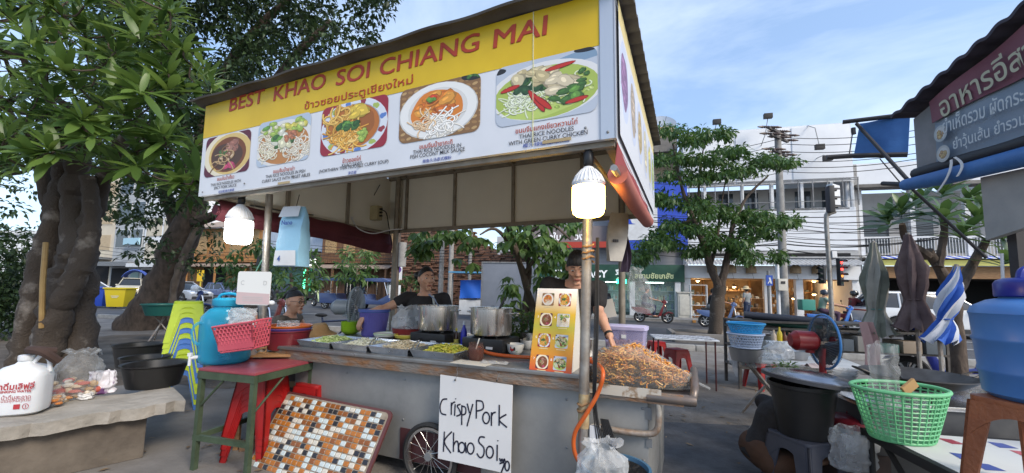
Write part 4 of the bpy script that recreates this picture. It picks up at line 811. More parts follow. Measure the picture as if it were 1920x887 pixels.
for fn, x0, x1, y0, y1 in ((dish1, 386, 469, 292, 287), (dish2, 484, 582, 269, 263), (dish3, 603, 727, 243, 236), (dish4, 750, 901, 213, 204), (dish5, 931, 1121, 173, 165)):
    a, b = cl_(x0, y0), cl_(x1, y1); zm = (a.z+b.z)/2; fn(int(x0)).bake(a.x, b.x, zm-.172, zm+.19 if x0 > 480 else zm+.175, -.0026, .14, 'dish_picture', sg)
sb = MB().grid(lambda u, v: (.003, .03+u*(SD-.03), -.03*abs(math.sin(u*9)) + (SH+.03*abs(math.sin(u*9)))*v), 40, 6).build('side_banner', vinyl, can, solid=.012)
p = Pic(3); p.el(0, 0, 3, 3, (.60, .62, .66)); p.el(0, 1.1, 3, .45, (.66, .55, .25));
for x, c in ((-.83, (.2, .1, .2)), (-.5, (.35, .28, .2)), (-.15, (.4, .3, .12)), (.2, (.5, .45, .3)), (.55, (.45, .4, .1)), (.85, (.3, .35, .12))): p.el(x, .0, .15, .62, (.5, .55, .68)); p.el(x, 0, .11, .45, c, wob=.06); p.lumps(x, 0, .07, .3, 10, .04, .08, [c, tuple(t*1.4 for t in c)])
p.bake(.05, SD-.02, .03, SH-.02, 0, .02, 'side_print', sb, lambda a, t, c: (.018-t, a, c))
ivory = mat('panel_ivory', (.80, .79, .71), .7, c2=(.72, .71, .63), scale=1.2, detail=8); frm = mat('frame_steel', (.22, .19, .15), .6, metal=.3, c2=(.30, .27, .22), scale=9)
for i, (x0, x1) in enumerate(((-3.5, -3.2), (-3.19, -2.44), (-2.42, -1.61), (-1.59, -.76), (-.74, 0))): MB().bx(x0, x1, SD-.02, SD, .05, SH-.03).build('back_panel', ivory, can)
for x in (-3.2, -2.43, -1.6, -.75): MB().bx(x-.018, x+.018, SD-.05, SD-.021, .03, SH-.03).build('frame_upright', frm, can)
for i, (y0, y1) in enumerate(((.03, .8), (.82, 1.6), (1.62, SD-.02))): MB().bx(-SWd+.0, -SWd+.02, y0, y1, .02, SH-.03).build('side_panel', ivory, can)
for y in (.81, 1.61): MB().bx(-SWd+.021, -SWd+.05, y-.018, y+.018, .02, SH-.03).build('frame_upright', frm, can)
for nm, a in (('back_beam', (-SWd, 0, SD-.06, SD-.022, .0, .045)), ('top_beam', (-SWd, 0, SD-.06, SD-.022, SH-.06, SH-.02)), ('side_beam', (-SWd+.021, -SWd+.06, .04, SD-.06, -.02, .018)), ('front_beam', (-SWd+.02, -.01, .035, .07, -.03, .012)), ('side_beam', (-.06, -.012, .07, SD-.06, -.035, .004)), ('side_beam', (-.06, -.012, .07, SD-.06, SH-.06, SH-.02))): MB().bx(*a).build(nm, frm, can)
for x in (-3.2, -2.43, -1.6, -.75): MB().bx(x-.015, x+.015, .03, SD-.07, SH-.055, SH-.02).build('rafter', frm, can)
MB().bx(-SWd+.02, -.01, .03, SD, SH-.015, SH-.008).build('ceiling', ivory, can)
MB().grid(lambda u, v: (-SWd-.08+u*(SWd+.17), -.09+v*(SD+.2), SH+.03+.014*math.sin(v*(SD+.2)*2*math.pi/.13)+.006*math.sin(u*40)), 90, 130).build('roof', mat('roof_sheet', (.13, .12, .11), .7, c2=(.08, .07, .06), scale=3, detail=8), can, solid=.014)
def pole(a, b, r, m, name='pole'): MB().tube([CI @ Vector(a), CI @ Vector(b)], r, 14).build(name, m, can)
pole(cartw(.02, -.05, 0), cartw(.084, -.05, 2.26), .031, galv); pole(cartw(-2.906, -.05, 0), cartw(-2.955, -.05, 2.3), .031, galv)
def vpole(x, y, r):
    top = M_CAN @ Vector((x, y, SH-.05)); MB().tube([CI @ Vector((top.x, top.y, 0)), Vector((x, y, SH-.05))], r, 12).build('pole', frm, can)
vpole(-3.3, 2.3, .035); vpole(-.3, 2.3, .035)
MB().tube([(-.16, .06, -.02), (-.10, .45, -.11), (-.02, 1.4, -.13)], .012, 6).build('brace', frm, can)
pink = mat('pink_tarp', (.42, .15, .12), .7, c2=(.36, .11, .09), scale=4, bump=.2, bscale=20); marn = mat('maroon_tarp', (.11, .02, .028), .75, c2=(.075, .012, .02), scale=4, bump=.3, bscale=12)
a, b = loc(1158, 327, x=.0, M=M_CAN), loc(1214, 416, x=.0, M=M_CAN)
rl_ = MB(); rl_.tube([a, a.lerp(b, .5)+Vector((0, 0, -.015)), b], .052, 16); rl_.build('rolled_tarp', pink, can); MB().tube([a-Vector((0, .12, 0)), b], .018, 8).build('tarp_rod', galv, can)
MB().grid(lambda u, v: (.0-.02*v, a.y+(b.y-a.y)*u, (-.01)*(1-v) + v*(a.z+(b.z-a.z)*u)), 12, 3).build('tarp_flap', mat('tarp_deep', (.3, .06, .06), .7), can, solid=.004)
MB().grid(lambda u, v: (-SWd+.05+.05*math.sin(v*3.1)+.012*math.sin(u*22+v*4), .12+u*2.25, -.01-.0*u-v*(.17+.09*u)-.015*math.sin(u*9)), 50, 8).build('folded_tarp', marn, can, solid=.012)
MB().tube([(-SWd+.07, .1, -.1), (-SWd+.07, 2.3, -.16)], .045, 10).build('rolled_tarp', marn, can)
rope = mat('jute_rope', (.30, .18, .09), .9, c2=(.2, .11, .05), scale=30)
def coil(c, r, n, m, rr=.006, name='rope_tie'):
    P = [Vector(c)+Vector((r*math.cos(t*.7), r*math.sin(t*.7), .004*t-.02+.006*math.sin(t*2))) for t in range(int(9*n))]; MB().tube([CI @ p for p in P], rr, 6).build(name, m, can)
coil(cartw(.075, -.05, 1.62), .036, 3, rope, .007); coil(cartw(-2.915, -.05, .83), .036, 3, rope, .008); coil(cartw(.04, -.05, .70), .035, 2, rope, .008)
MB().tube([CI @ cartw(.038, -.05, .60), CI @ cartw(.046, -.05, .80)], .034, 14).build('tape_wrap', mat('dirty_tape', (.42, .36, .22), .7, c2=(.3, .2, .1), scale=20), can)
ca = MB();
for k in range(3): ca.tube([CI @ p for p in spline([cartw(.13+.006*k, -.06, 1.75), cartw(.115+.01*k, -.07, 1.2), cartw(.10+.008*k, -.06, .75), cartw(.13+.02*k, -.06, .45), cartw(.1+.03*k, -.06, .3)], 5)], .004+.001*k, 6)
ca.build('power_cables', rope_b, can)['kind'] = 'stuff'
bxp = cl_(703, 400, 2.05); fb = MB().box((0, 0, 0), (.17, .1, .19)).build('fuse_box', mat('box_yellowed', (.42, .38, .22), .6, c2=(.34, .3, .18), scale=8), can, bxp, bevel=.012)
for i in range(3): MB().tube([(.085, 0, .05-.045*i), (.12, 0, .05-.045*i)], .014, 8).build('cable_gland', blkp, fb)
w1 = MB(); w1.tube(spline([bxp+Vector((.1, 0, .04)), bxp+Vector((.17, .02, 0)), bxp+Vector((.15, .1, -.15)), bxp+Vector((.13, .2, -.4))], 5), .007, 6); w1.tube(spline([bxp+Vector((-.3, .1, .08)), bxp+Vector((-.1, 0, .15)), bxp+Vector((.02, .05, .4))], 5), .005, 6); w1.build('wires', rope_b, can)['kind'] = 'stuff'
pg = cl_(655, 410, 1.7); MB().bx(-.03, .05, -.02, .02, -.02, .02).build('plug', wtrim, can, pg, bevel=.006)
MB().tube(spline([pg+Vector((.05, 0, 0)), pg+Vector((.1, .05, -.12)), pg+Vector((.2, .2, -.17)), pg+Vector((.32, .4, -.1)), pg+Vector((.42, .5, -.08))], 6), .007, 6).build('white_cord', wtrim, can)
MB().tube(spline([(-3.46, .4, .0), (-3.45, 1.0, .02), pg+Vector((-.15, -.2, .02)), pg], 5), .006, 6).build('black_cord', rope_b, can)
def bulb(lab, px, pyt, pyb, y_, dia, ecol, es):
    t = cl_(px, pyt, y_); b_ = cl_(px, pyb, y_); h = t.z-b_.z; w = M_CAN @ b_
    o = thing('hanging_bulb', lab, 'light bulb', w, YAW*-1); r = dia/2
    MB().lathe([(.012, h), (.3*r, h*.98), (.42*r, h*.93), (.75*r, h*.80), (r*.97, h*.68), (r, h*.60), (r*.99, h*.575)], n=32).build('housing', mat('bulb_housing', (.7, .7, .7), .45), o)
    rb_ = MB()
    for i in range(24):
        a = i*math.pi/12; rb_.tube([(math.cos(a)*r*.45, math.sin(a)*r*.45, h*.92), (math.cos(a)*r*.78, math.sin(a)*r*.78, h*.80), (math.cos(a)*r*1.0, math.sin(a)*r*1.0, h*.65)], .004, 5)
    rb_.build('cooling_ribs', mat('bulb_housing'), o)['kind'] = 'stuff'
    MB().lathe([(r*.98, h*.575), (r*1.0, h*.5), (r, h*.16), (r*.93, h*.05), (r*.75, 0), (.01, -.004)], n=32).build('diffuser', mat('lit_diffuser_'+str(int(es*10)), (1, 1, 1), .5, emit=es, ecol=ecol), o)
    MB().lathe([(.02, h), (.028, h+.01), (.028, h+.07), (.014, h+.09)], n=14, cap1=True).build('socket', blkp, o)
    MB().tube([(0, 0, h+.08), (0, 0, h+.16)], .006, 6).build('cord', rope_b, o)
bulb('big lit bulb with warm glow hanging by the right pole', 1103, 312, 405, .06, .172, (1, .60, .10), 22); bulb('lit white bulb hanging under the left end of the sign', 446, 384, 457, .12, .2, (1, .97, .92), 14)
# ---- handwritten card
p0, p1, p2, p3 = [loc(x, y, y=-.02) for x, y in ((825, 702), (960, 720), (958, 887), (822, 859))]
cs = thing('handwritten_card', 'white corrugated card hung on the cart with handwritten Crispy Pork Khao Soi', 'sign', M_CART @ Vector((p3.x, -.02, p3.z)), -YAW)
rc = lambda v, dy=0: (v.x-p3.x, dy, v.z-p3.z)
b = MB(); b.add([rc(v) for v in (p0, p1, p2, p3)] + [rc(v, -.006) for v in (p0, p1, p2, p3)], [(3, 2, 1, 0), (4, 5, 6, 7), (0, 1, 5, 4), (1, 2, 6, 5), (2, 3, 7, 6), (3, 0, 4, 7)]); b.build('card', mat('card_white', (.66, .66, .66), .5, c2=(.6, .6, .6), scale=2, bump=.05, bscale=3), cs, fixn=True)
circ = lambda x, y, a, c: [(x+a*math.cos(t*.55-1.5), y+c*math.sin(t*.55-1.5)) for t in range(13)]
ST = [[(440, 345), (412, 350), (398, 390), (405, 430), (435, 440)], [(465, 365), (465, 440)], [(465, 390), (474, 368), (488, 362)], [(488, 375), (485, 445)], [(490, 340), (491, 346)], [(520, 375), (500, 385), (513, 408), (520, 435), (496, 447)], [(528, 380), (528, 500)], [(528, 385), (550, 395), (550, 430), (528, 440)], [(560, 370), (574, 428)], [(594, 372), (560, 507)],
      [(615, 350), (615, 460)], [(612, 352), (650, 358), (655, 400), (617, 415)], circ(674, 455, 20, 34), [(706, 420), (706, 502)], [(706, 445), (716, 425), (732, 420)], [(752, 375), (752, 500)], [(795, 432), (752, 465), (800, 510)],
      [(425, 540), (420, 662)], [(470, 540), (425, 600), (466, 670)], [(480, 545), (480, 662)], [(480, 625), (496, 597), (508, 610), (510, 664)], circ(530, 635, 19, 31), [(551, 603), (557, 668)], circ(583, 640, 20, 33), [(668, 572), (640, 570), (632, 600), (662, 635), (660, 680), (640, 694), (620, 668)], circ(698, 660, 21, 35), [(742, 615), (742, 712)], [(745, 588), (746, 594)],
      [(757, 695), (764, 714), (772, 700), (778, 718), (786, 700), (790, 716)], [(757, 728), (786, 724), (768, 782)], circ(803, 742, 13, 28), [(818, 784), (819, 789)]]
pen = mat('black_marker', (.012, .013, .03), .5)
for stk in ST:
    P = spline([(700+x/3.2, 640+y/3.2, 0) for x, y in stk], 4); P = [loc(q.x, q.y, y=-.028) for q in P]; b = MB()
    strip(b, [(q.x-p3.x, q.z-p3.z) for q in P], .0105, lambda a, c: (a, -.0085, c)); o = b.build('pen_stroke', pen, cs, flat=True)
for px in (850, 928):
    a = loc(px+2, 712, y=-.03); t = loc(px-2, 683, z=.905); MB().tube([Vector(rc(v, v.y+.02)) for v in spline([Vector((a.x, -.03, a.z)), Vector((a.x+.012, -.02, a.z+.05)), Vector((a.x, -.012, .86)), Vector((t.x, .02, .905)), Vector((t.x+.02, .12, .906))], 4)], .0016, 5).build('hanging_wire', gsteel, cs)
    MB().ball(rc(Vector((a.x, 0, a.z)), -.012), (.007, .005, .007), 8, 6).build('wire_knot', blk, cs)
# ---- mosaic board leaning on the cart
q0, q1 = loc(546, 742, y=.0), loc(744, 772, y=.0); bw = q1.x-q0.x+.02; bh = .62; lean = .56
mo = thing('mosaic_board', 'brown and white mosaic tiled board leaning on the cart', 'board', M_CART @ Vector((q0.x-.03, -.30, -.06)), -YAW); Rl = Matrix.Rotation(-lean, 4, 'X');
mo.matrix_world = M_CART @ Matrix.Translation((q0.x-.05, -.345, .003)) @ Matrix.Rotation(rad(1.2), 4, 'Y') @ Rl
MB().prism(rrect(bw, bh, .05, 5, bw/2, bh/2), .022, lambda a, c, t: (a, .0+t, c)).build('backing', mat('board_maroon', (.09, .03, .03), .5), mo, bevel=.006)
cols = {'tile_pale': ((.55, .62, .62), 5), 'tile_cream': ((.62, .58, .5), 3), 'tile_orange': ((.42, .15, .025), 5), 'tile_brown': ((.25, .085, .02), 5), 'tile_black': ((.03, .03, .035), 3)}
names = sum(([k]*v[1] for k, v in cols.items()), []); tm = {k: MB().bx(-.019, .019, -.006, 0, -.019, .019).mesh('tile', mat(k, v[0], .22, c2=tuple(t*.8 for t in v[0]), scale=30), bevel=.003, seg=1) for k, v in cols.items()}
nx, nz = 21, 14; r_ = random.Random(3)
for i in range(nx):
    for j in range(nz):
        if (i in (0, nx-1)) and j in (0, nz-1): continue
        o = link('tile', tm[r_.choice(names)], mo, (.035+(bw-.07)*(i+.5)/nx, -.0005, bh-.03-(bh-.06)*(j+.5)/nz), (r_.uniform(-.04, .04), r_.uniform(-.04, .04), 0)); o.scale = ((bw-.07)/nx/.0425, 1, (bh-.06)/nz/.0455)
MB().prism(rrect(bw-.05, bh-.04, .04, 5, bw/2, bh/2), .0015, lambda a, c, t: (a, -.002+t, c)).build('grout', mat('grout', (.30, .26, .21), .9, c2=(.2, .16, .12), scale=20), mo)
# ==== things on the counter
def AC(x, y, z=.9): return M_CART @ Vector((x, y, z))
def on(px, py, z=.9): return M_CART @ loc(px, py, z=z)
RZ = -YAW
r_ = random.Random(77)
ste = mat('tray_steel', (.62, .62, .62), .22, metal=.95, c2=(.5, .5, .5), scale=8, rvar=.1)
def bake_food(x, y, w, d, h, n, l, t, cs, lab, name, at, cat='food'):
    b = MB()
    b.grid(lambda u, v: ((u-.5)*w*.95, (v-.5)*d*.95, .005+h*.75*math.sin(math.pi*u)**.6*math.sin(math.pi*v)**.6), 10, 10, tuple(c_*.75 for c_ in cs[0]))
    for _ in range(n):
        u, v = r_.random(), r_.random(); z = .012+h*math.sin(math.pi*u)**.6*math.sin(math.pi*v)**.6*r_.uniform(.6, 1.15); a = r_.uniform(0, 6.3); ti = r_.uniform(-.5, .5); dx = Vector((math.cos(a), math.sin(a), ti))*l*r_.uniform(.5, 1.1); p = Vector(((u-.5)*w, (v-.5)*d, z)); m_ = p+Vector((r_.uniform(-1, 1), r_.uniform(-1, 1), r_.uniform(0, 1)))*l*.2
        b.tube([p-dx/2, m_, p+dx/2], t*r_.uniform(.7, 1.2), 4, col=r_.choice(cs))
    o = b.build(name, vcmat('food', .45), None, at, RZ, lab, cat, kind='stuff'); return o
foods = [('pile of pale green shredded cabbage in the left tray', 'shredded_cabbage', [(.42, .52, .2), (.5, .58, .3), (.34, .46, .14)], 420, .035, .004), ('pile of white bean sprouts in the second tray', 'bean_sprouts', [(.62, .62, .5), (.55, .58, .42), (.66, .66, .58)], 380, .04, .003), ('pile of cream coloured noodles in the third tray', 'white_noodles', [(.6, .52, .36), (.64, .58, .44), (.5, .42, .26)], 380, .045, .003), ('pile of yellow green pickled mustard in the right tray', 'pickled_mustard', [(.5, .46, .05), (.42, .42, .06), (.3, .36, .05), (.55, .5, .12)], 420, .038, .005)]
for k in range(4):
    c = -2.39+k*.415; t = thing('food_tray', ['leftmost steel tray, with shredded cabbage', 'second steel tray from the left, with bean sprouts', 'third steel tray from the left, with noodles', 'rightmost steel tray, with yellow pickled mustard'][k], 'tray', AC(c, .27, .901), RZ, 'steel trays along the counter front')
    b = MB(); w, d, h = .2, .225, .055; pts = [(w*.9, d*.9, .003), (w, d, h), (w+.014, d+.014, h)]
    for i in range(2):
        (a0, b0, z0), (a1, b1, z1) = pts[i], pts[i+1]
        P0 = [(-a0, -b0, z0), (a0, -b0, z0), (a0, b0, z0), (-a0, b0, z0)]; P1 = [(-a1, -b1, z1), (a1, -b1, z1), (a1, b1, z1), (-a1, b1, z1)]
        b.add(P0+P1, [(j, (j+1) % 4, 4+(j+1) % 4, 4+j) for j in range(4)])
    b.poly([(-w*.9, -d*.9, .003), (w*.9, -d*.9, .003), (w*.9, d*.9, .003), (-w*.9, d*.9, .003)]); b.build('tray', ste, t, solid=.002)
    f = foods[k]; bake_food(0, 0, .33, .37, .06, f[3], f[4], f[5], f[2], f[0], f[1], AC(c, .27, .906))
for c, lab in ((-1.87, 'steel tongs lying in the second tray'), (-1.42, 'steel tongs lying in the third tray')):
    t = thing('tongs', lab, 'tongs', AC(c, .24, .955), RZ+.5);
    for s in (-1, 1): MB().tube([(s*.004, .1, .03), (s*.02, 0, .02), (s*.012, -.1, .008)], [.006, .007, .01], 6, sx=.4).build('arm', ste, t)
    MB().ball((0, .1, .03), .01, 8, 6).build('hinge', ste, t)
def bowl(lab, at, r, h, m, m2=None, name='bowl', group=None, rim=None, n=32):
    t = thing(name, lab, 'bowl', at, RZ, group); MB().lathe([(.01, .012), (r*.5, .014), (r*.88, h*.55), (r*.95, h), (r, h), (r*.93, h*.5), (r*.55, .0), (.01, .0)], n=n).build('shell', m, t)
    if rim: MB().lathe([(r*.94, h), (r*.97, h+.004), (r*1.01, h), (r*1.005, h*.85)], n=n).build('rim', rim, t)
    if m2: MB().lathe([(.001, h*.82), (r*.5, h*.85), (r*.9, h*.72)], n=n).build('contents', m2, t)
    return t
cer = mat('ceramic_white', (.68, .67, .62), .2); ylw = mat('yellow_plastic', (.62, .5, .08), .35); lime = mat('lime_plastic', (.30, .52, .03), .35, c2=(.26, .46, .02), scale=6); mintp = mat('mint_plastic', (.5, .62, .45), .35)
bowl('wide bowl with pale green rim holding chopped shallots', AC(-2.12, .66, .937), .115, .05, cer, mat('shallots', (.55, .52, .42), .6, c2=(.62, .6, .5), scale=60, bump=.8, bscale=90), rim=mintp); bowl('yellow bowl with chopped onions beside the pots', AC(-1.86, .66, .937), .115, .05, ylw, mat('onions', (.6, .55, .36), .6, c2=(.68, .66, .5), scale=60, bump=.8, bscale=90), rim=ylw)
for i in range(5): bowl('small lime green bowl in the stack by the purple bucket', AC(-2.70, .78, .937+i*.019), .1, .06, lime, name='small_bowl', group='stack of lime green bowls', n=24)
purp = mat('purple_plastic', (.10, .09, .34), .4, c2=(.13, .12, .4), scale=4)
t = thing('purple_bucket', 'purple ribbed plastic bucket under the hand of the cook in black', 'bucket', AC(-2.40, .80, .937), RZ)
MB().lathe([(.115, 0), (.148, .25), (.158, .25), (.158, .27), (.145, .27), (.112, .01), (.01, .01)], n=36, cap0=True).build('shell', purp, t)
rb_ = MB()
for i in range(36): a = i*math.pi/18; rb_.tube([(.117*math.cos(a), .117*math.sin(a), .01), (.147*math.cos(a), .147*math.sin(a), .235)], .004, 4)
rb_.build('ribs', purp, t)['kind'] = 'stuff'
for z in (.245, .262): MB().lathe([(.15, z), (.163, z+.004), (.163, z+.012), (.15, z+.014)], n=36).build('rim', mat('rim_blue', (.05, .12, .4), .4), t)
potm = mat('pot_steel', (.74, .72, .69), .27, metal=.9, c2=(.5, .48, .45), scale=4, stretch=(6, 6, .2), rvar=.1)
def pot(lab, x, y, r, h, z0, lad):
    bt = thing('gas_burner', 'black gas burner under the ' + ('left' if lad else 'right') + ' soup pot', 'burner', AC(x, y, .901), RZ)
    MB().bx(-.19, .19, -.17, .17, .015, .122).build('casing', blkp, bt, bevel=.012);
    for sx in (-1, 1):
        for sy in (-1, 1): MB().lathe([(.018, 0), (.018, .016)], (sx*.15, sy*.13, 0), 10, cap0=True).build('foot', blk, bt)
    for i in range(4): MB().box((0, 0, .134), (.3, .012, .022), rz3(i*math.pi/4)).build('pan_support', blk, bt)
    MB().lathe([(.02, -.172), (.022, -.19)], (0, 0, 0), 12, cap1=True, R=Matrix.Rotation(0, 3, 'X')).v
    MB().bx(.04, .1, -.174, -.1705, .04, .06).build('label_plate', wtrim, bt); MB().tube([(-.08, -.17, .055), (-.08, -.2, .055)], .02, 12).build('knob', blkp, bt)
    t = thing('soup_pot', lab, 'pot', AC(x, y, .901+.145), RZ)
    MB().lathe([(.01, 0), (r*.97, .0), (r, .012), (r, h), (r+.012, h+.004), (r+.012, h+.01), (r-.004, h+.008), (r-.006, .02), (.01, .014)], n=48).build('body', potm, t)
    MB().lathe([(.001, h*.8), (r-.007, h*.8)], n=32).build('broth', mat('broth', (.2, .09, .03), .15), t)
    for s in (-1, 1): MB().tube(spline([(s*(r-.002), -.04, h-.035), (s*(r+.04), -.035, h-.03), (s*(r+.045), 0, h-.028), (s*(r+.04), .035, h-.03), (s*(r-.002), .04, h-.035)], 4), .006, 8).build('handle', potm, t)
    if lad: MB().tube([(.02, .06, h*.6), (-.12, .1, h+.07), (-.2, .12, h+.11)], [.005, .006, .009], 8).build('ladle', mat('ladle_blue', (.15, .2, .3), .4), t)
    else: MB().tube([(.02, .02, h*.6), (.1, .06, h+.1)], .011, 8).build('ladle', blkp, t)
    return t
pot('stainless soup pot on the left burner before the woman', -1.56, .74, .185, .215, .1, True); pot('stainless soup pot on the right burner beside the menu board', -.93, .62, .18, .215, .1, False)
clr = sheer('clear_bag', (.75, .77, .78), .09, .12, .5); clr2 = sheer('cloudy_bag', (.75, .77, .78), .26, .25, .6)
from mathutils import noise as mnoise
def sack(name, lab, at, rx, ry, h, m, seed, rz=0, knot=True, cat='bag', lean=(0, 0), n=44, mm=24):
    q = random.Random(seed); ph = [q.uniform(0, 6.3) for _ in range(8)]; b = MB(); vs = []; fs = []; so = Vector((seed*3.1, seed*1.7, 0))
    for j in range(mm+1):
        t = j/mm; pr = (min(1, t*6+.55)*(1-.12*t) if t < .62 else .92*(1-(t-.62)*2.0)) if knot else min(1, t*5+.7)*(.95-.1*t)
        if knot and t > .86: pr = .42+(t-.86)*2.2
        for i in range(n):
            a = 2*math.pi*i/n; c_, s_ = math.cos(a), math.sin(a); P = Vector((c_*1.6, s_*1.6, t*2.6))+so
            cr_ = abs(mnoise.noise(P*1.2))*.45 + abs(mnoise.noise(P*2.6))*.18 + .12*math.sin(7*a+ph[1]+t*3)*t; k = pr*(1.08-cr_)
            zt_ = h*t*(1+.1*mnoise.noise(P*.9)) - (0 if j < mm else .25*h*abs(mnoise.noise(P*2.1)))
            vs.append((rx*k*c_+lean[0]*t, ry*k*s_+lean[1]*t, max(0, zt_)))
    for j in range(mm):
        for i in range(n): fs.append((j*n+i, j*n+(i+1) % n, (j+1)*n+(i+1) % n, (j+1)*n+i))
    fs.append(tuple(reversed(range(n)))); b.add(vs, fs)
    return b.build(name, m, None, at, rz, lab, cat, ang=55)
o = sack('ingredient_bag', 'large cloudy plastic sack behind the left soup pot', AC(-1.96, .82, .965), .19, .15, .3, clr2, 3, RZ); MB().lathe([(.15, 0), (.165, .1), (.17, .1)], (0, 0, -.028), 24, cap0=True).build('red_tub', mat('tub_red', (.2, .02, .02), .4), o)
def shaker(lab, px, py, c):
    t = thing('condiment_shaker', lab, 'shaker', on(px, py), RZ); MB().lathe([(.028, 0), (.03, .01), (.03, .08), (.024, .09)], n=20, cap0=True).build('jar', sheer('shaker_glass', (.8, .8, .78), .3, .1), t); MB().lathe([(.027, .002), (.027, .055)], n=16, cap0=True, cap1=True).build('spice', c, t); MB().lathe([(.029, .085), (.03, .09), (.03, .12), (.02, .13)], n=20, cap1=True).build('cap', wtrim, t)
shaker('clear shaker with white cap, left of the two', 826, 648, mat('msg', (.5, .48, .42), .8)); shaker('clear shaker with white cap and brown pepper, right of the two', 840, 646, mat('pepper', (.16, .08, .04), .8))
def bottle(lab, px, py, r, h, m, mc):
    t = thing('sauce_bottle', lab, 'bottle', on(px, py), RZ); MB().lathe([(r*.9, 0), (r, .01), (r, h*.55), (r*.8, h*.66), (r*.36, h*.8), (r*.32, h*.86)], n=20, cap0=True).build('body', m, t); MB().lathe([(r*.42, h*.85), (r*.42, h*.93), (r*.2, h)], n=16, cap0=True, cap1=True).build('cap', mc, t); return t
b_ = bottle('brown sauce bottle with yellow cap', 855, 650, .023, .17, mat('soy_brown', (.05, .018, .008), .15), mat('cap_yellow', (.65, .5, .02), .4)); MB().lathe([(.0235, .02), (.0235, .07)], n=20).build('paper_label', mat('label_yellow', (.6, .5, .1), .5), b_)
bottle('tall blue sauce bottle with white cap', 869, 652, .03, .24, mat('bottle_blue', (.03, .03, .35), .3), wtrim)
t = thing('sauce_jar', 'glass jar of dark chilli sauce with a spoon', 'jar', on(892, 675), RZ)
MB().lathe([(.05, 0), (.056, .01), (.062, .06), (.058, .1), (.052, .115), (.056, .125)], n=28, cap0=True).build('glass', sheer('jar_glass', (.5, .3, .25), .1, .06), t); MB().lathe([(.001, .003), (.049, .004), (.054, .012), (.06, .06), (.057, .085), (.001, .083)], n=28).build('sauce', mat('chilli_sauce', (.09, .014, .008), .2, c2=(.05, .008, .005), scale=20), t); MB().tube([(-.01, 0, .05), (.02, .01, .16)], .005, 8).build('spoon', cer, t)
def rooster_bowl(lab, px, py, em):
    t = thing('rooster_bowl', lab, 'bowl', on(px, py), RZ); R_ = .075; prof = [(.04, 0), (.045, .006), (.062, .02), (.073, .07), (R_, .085), (.072, .085), (.06, .024), (.01, .012)]
    MB().lathe(prof, n=36, cap0=True).build('shell', cer, t)
    if em:
        red_, bk, gr_ = mat('emblem_red', (.4, .02, .015), .4), mat('emblem_black', (.02, .02, .02), .4), mat('emblem_green', (.08, .2, .04), .4)
        def mpx(a, c, tt): r0 = .0638+(c-.02)*.18+.0022-tt; th = -math.pi/2+a/.07; return (r0*math.cos(th), r0*math.sin(th), c)
        for nm, P, m in (('rooster_body', [(-.018, .045), (-.01, .034), (.006, .032), (.014, .042), (.012, .055), (.0, .05), (-.006, .058), (-.013, .06), (-.014, .052)], red_), ('rooster_tail', [(.008, .042), (.02, .034), (.028, .044), (.027, .06), (.02, .068), (.014, .06), (.011, .05)], bk), ('rooster_comb', [(-.016, .06), (-.008, .06), (-.006, .068), (-.011, .065), (-.015, .068)], red_), ('rooster_leg', [(-.004, .034), (-.001, .034), (0, .026), (-.006, .026)], bk), ('leaf_mark', [(.03, .03), (.04, .034), (.046, .03), (.038, .026)], gr_)): MB().prism(P, .0012, mpx).build(nm, m, t, flat=True)
    return t
rooster_bowl('white bowl with a red and black rooster emblem', 966, 664, True); rooster_bowl('second white bowl behind the rooster bowl, with dark leaf mark', 990, 655, False)
MB().grid(lambda u, v: ((u-.5)*.2, (v-.5)*.1, .008+.014*math.sin(u*7+v*3)**2*math.sin(v*3.1)), 14, 8).build('plastic_wrap', clr2, None, on(930, 682), RZ+.1, 'crumpled plastic wrap lying on the counter edge', 'plastic wrap')
MB().bx(-.14, .14, -.07, .07, 0, .003).build('paper_sheet', mat('paper', (.55, .53, .47), .8), None, on(885, 681, .902), RZ, 'flat sheet of paper under the sauce jar side', 'paper')
hose_o = mat('orange_hose', (.55, .11, .02), .4, c2=(.48, .09, .015), scale=10)
MB().tube(spline([AC(-.95, .44, .95), AC(-.82, .36, .925), AC(-.62, .34, .918), AC(-.35, .38, .918), AC(-.15, .45, .918), AC(-.03, .5, .918)], 5), .0145, 10).build('gas_hose', hose_o, label='orange gas hose lying along the counter behind the bowls', cat='hose')
hp_ = [AC(-.03, .25, .93), on(1108, 678, .93), M_CART @ loc(1130, 695, y=-.06), M_CART @ loc(1122, 735, y=-.09), M_CART @ loc(1100, 775, y=-.1), M_CART @ loc(1078, 812, y=-.1), M_CART @ loc(1078, 850, y=-.1), M_CART @ loc(1100, 882, y=-.1), M_CART @ loc(1135, 900, y=-.05)]
MB().tube(spline(hp_, 6), .013, 10).build('gas_hose', hose_o, label='orange gas hose looping down round the right pole', cat='hose')
mA, mB_ = loc(990, 694, z=.905), loc(1058, 703, z=.905); mw = .285; mhh = .0
ms = thing('menu_stand', 'orange and yellow A-frame menu stand with eight dish pictures', 'menu', M_CART @ Vector((-.335, .0, .902)), RZ+.0)
hM = .535; la = .14
gm = bpy.data.materials.new('menu_gradient'); gm.use_nodes = True; t_ = gm.node_tree; bs_ = t_.nodes['Principled BSDF']; bs_.inputs['Roughness'].default_value = .4
tcn = t_.nodes.new('ShaderNodeTexCoord'); sx_ = t_.nodes.new('ShaderNodeSeparateXYZ'); rp = t_.nodes.new('ShaderNodeValToRGB'); t_.links.new(tcn.outputs['Generated'], sx_.inputs[0]); t_.links.new(sx_.outputs['Z'], rp.inputs[0]); t_.links.new(rp.outputs[0], bs_.inputs['Base Color'])
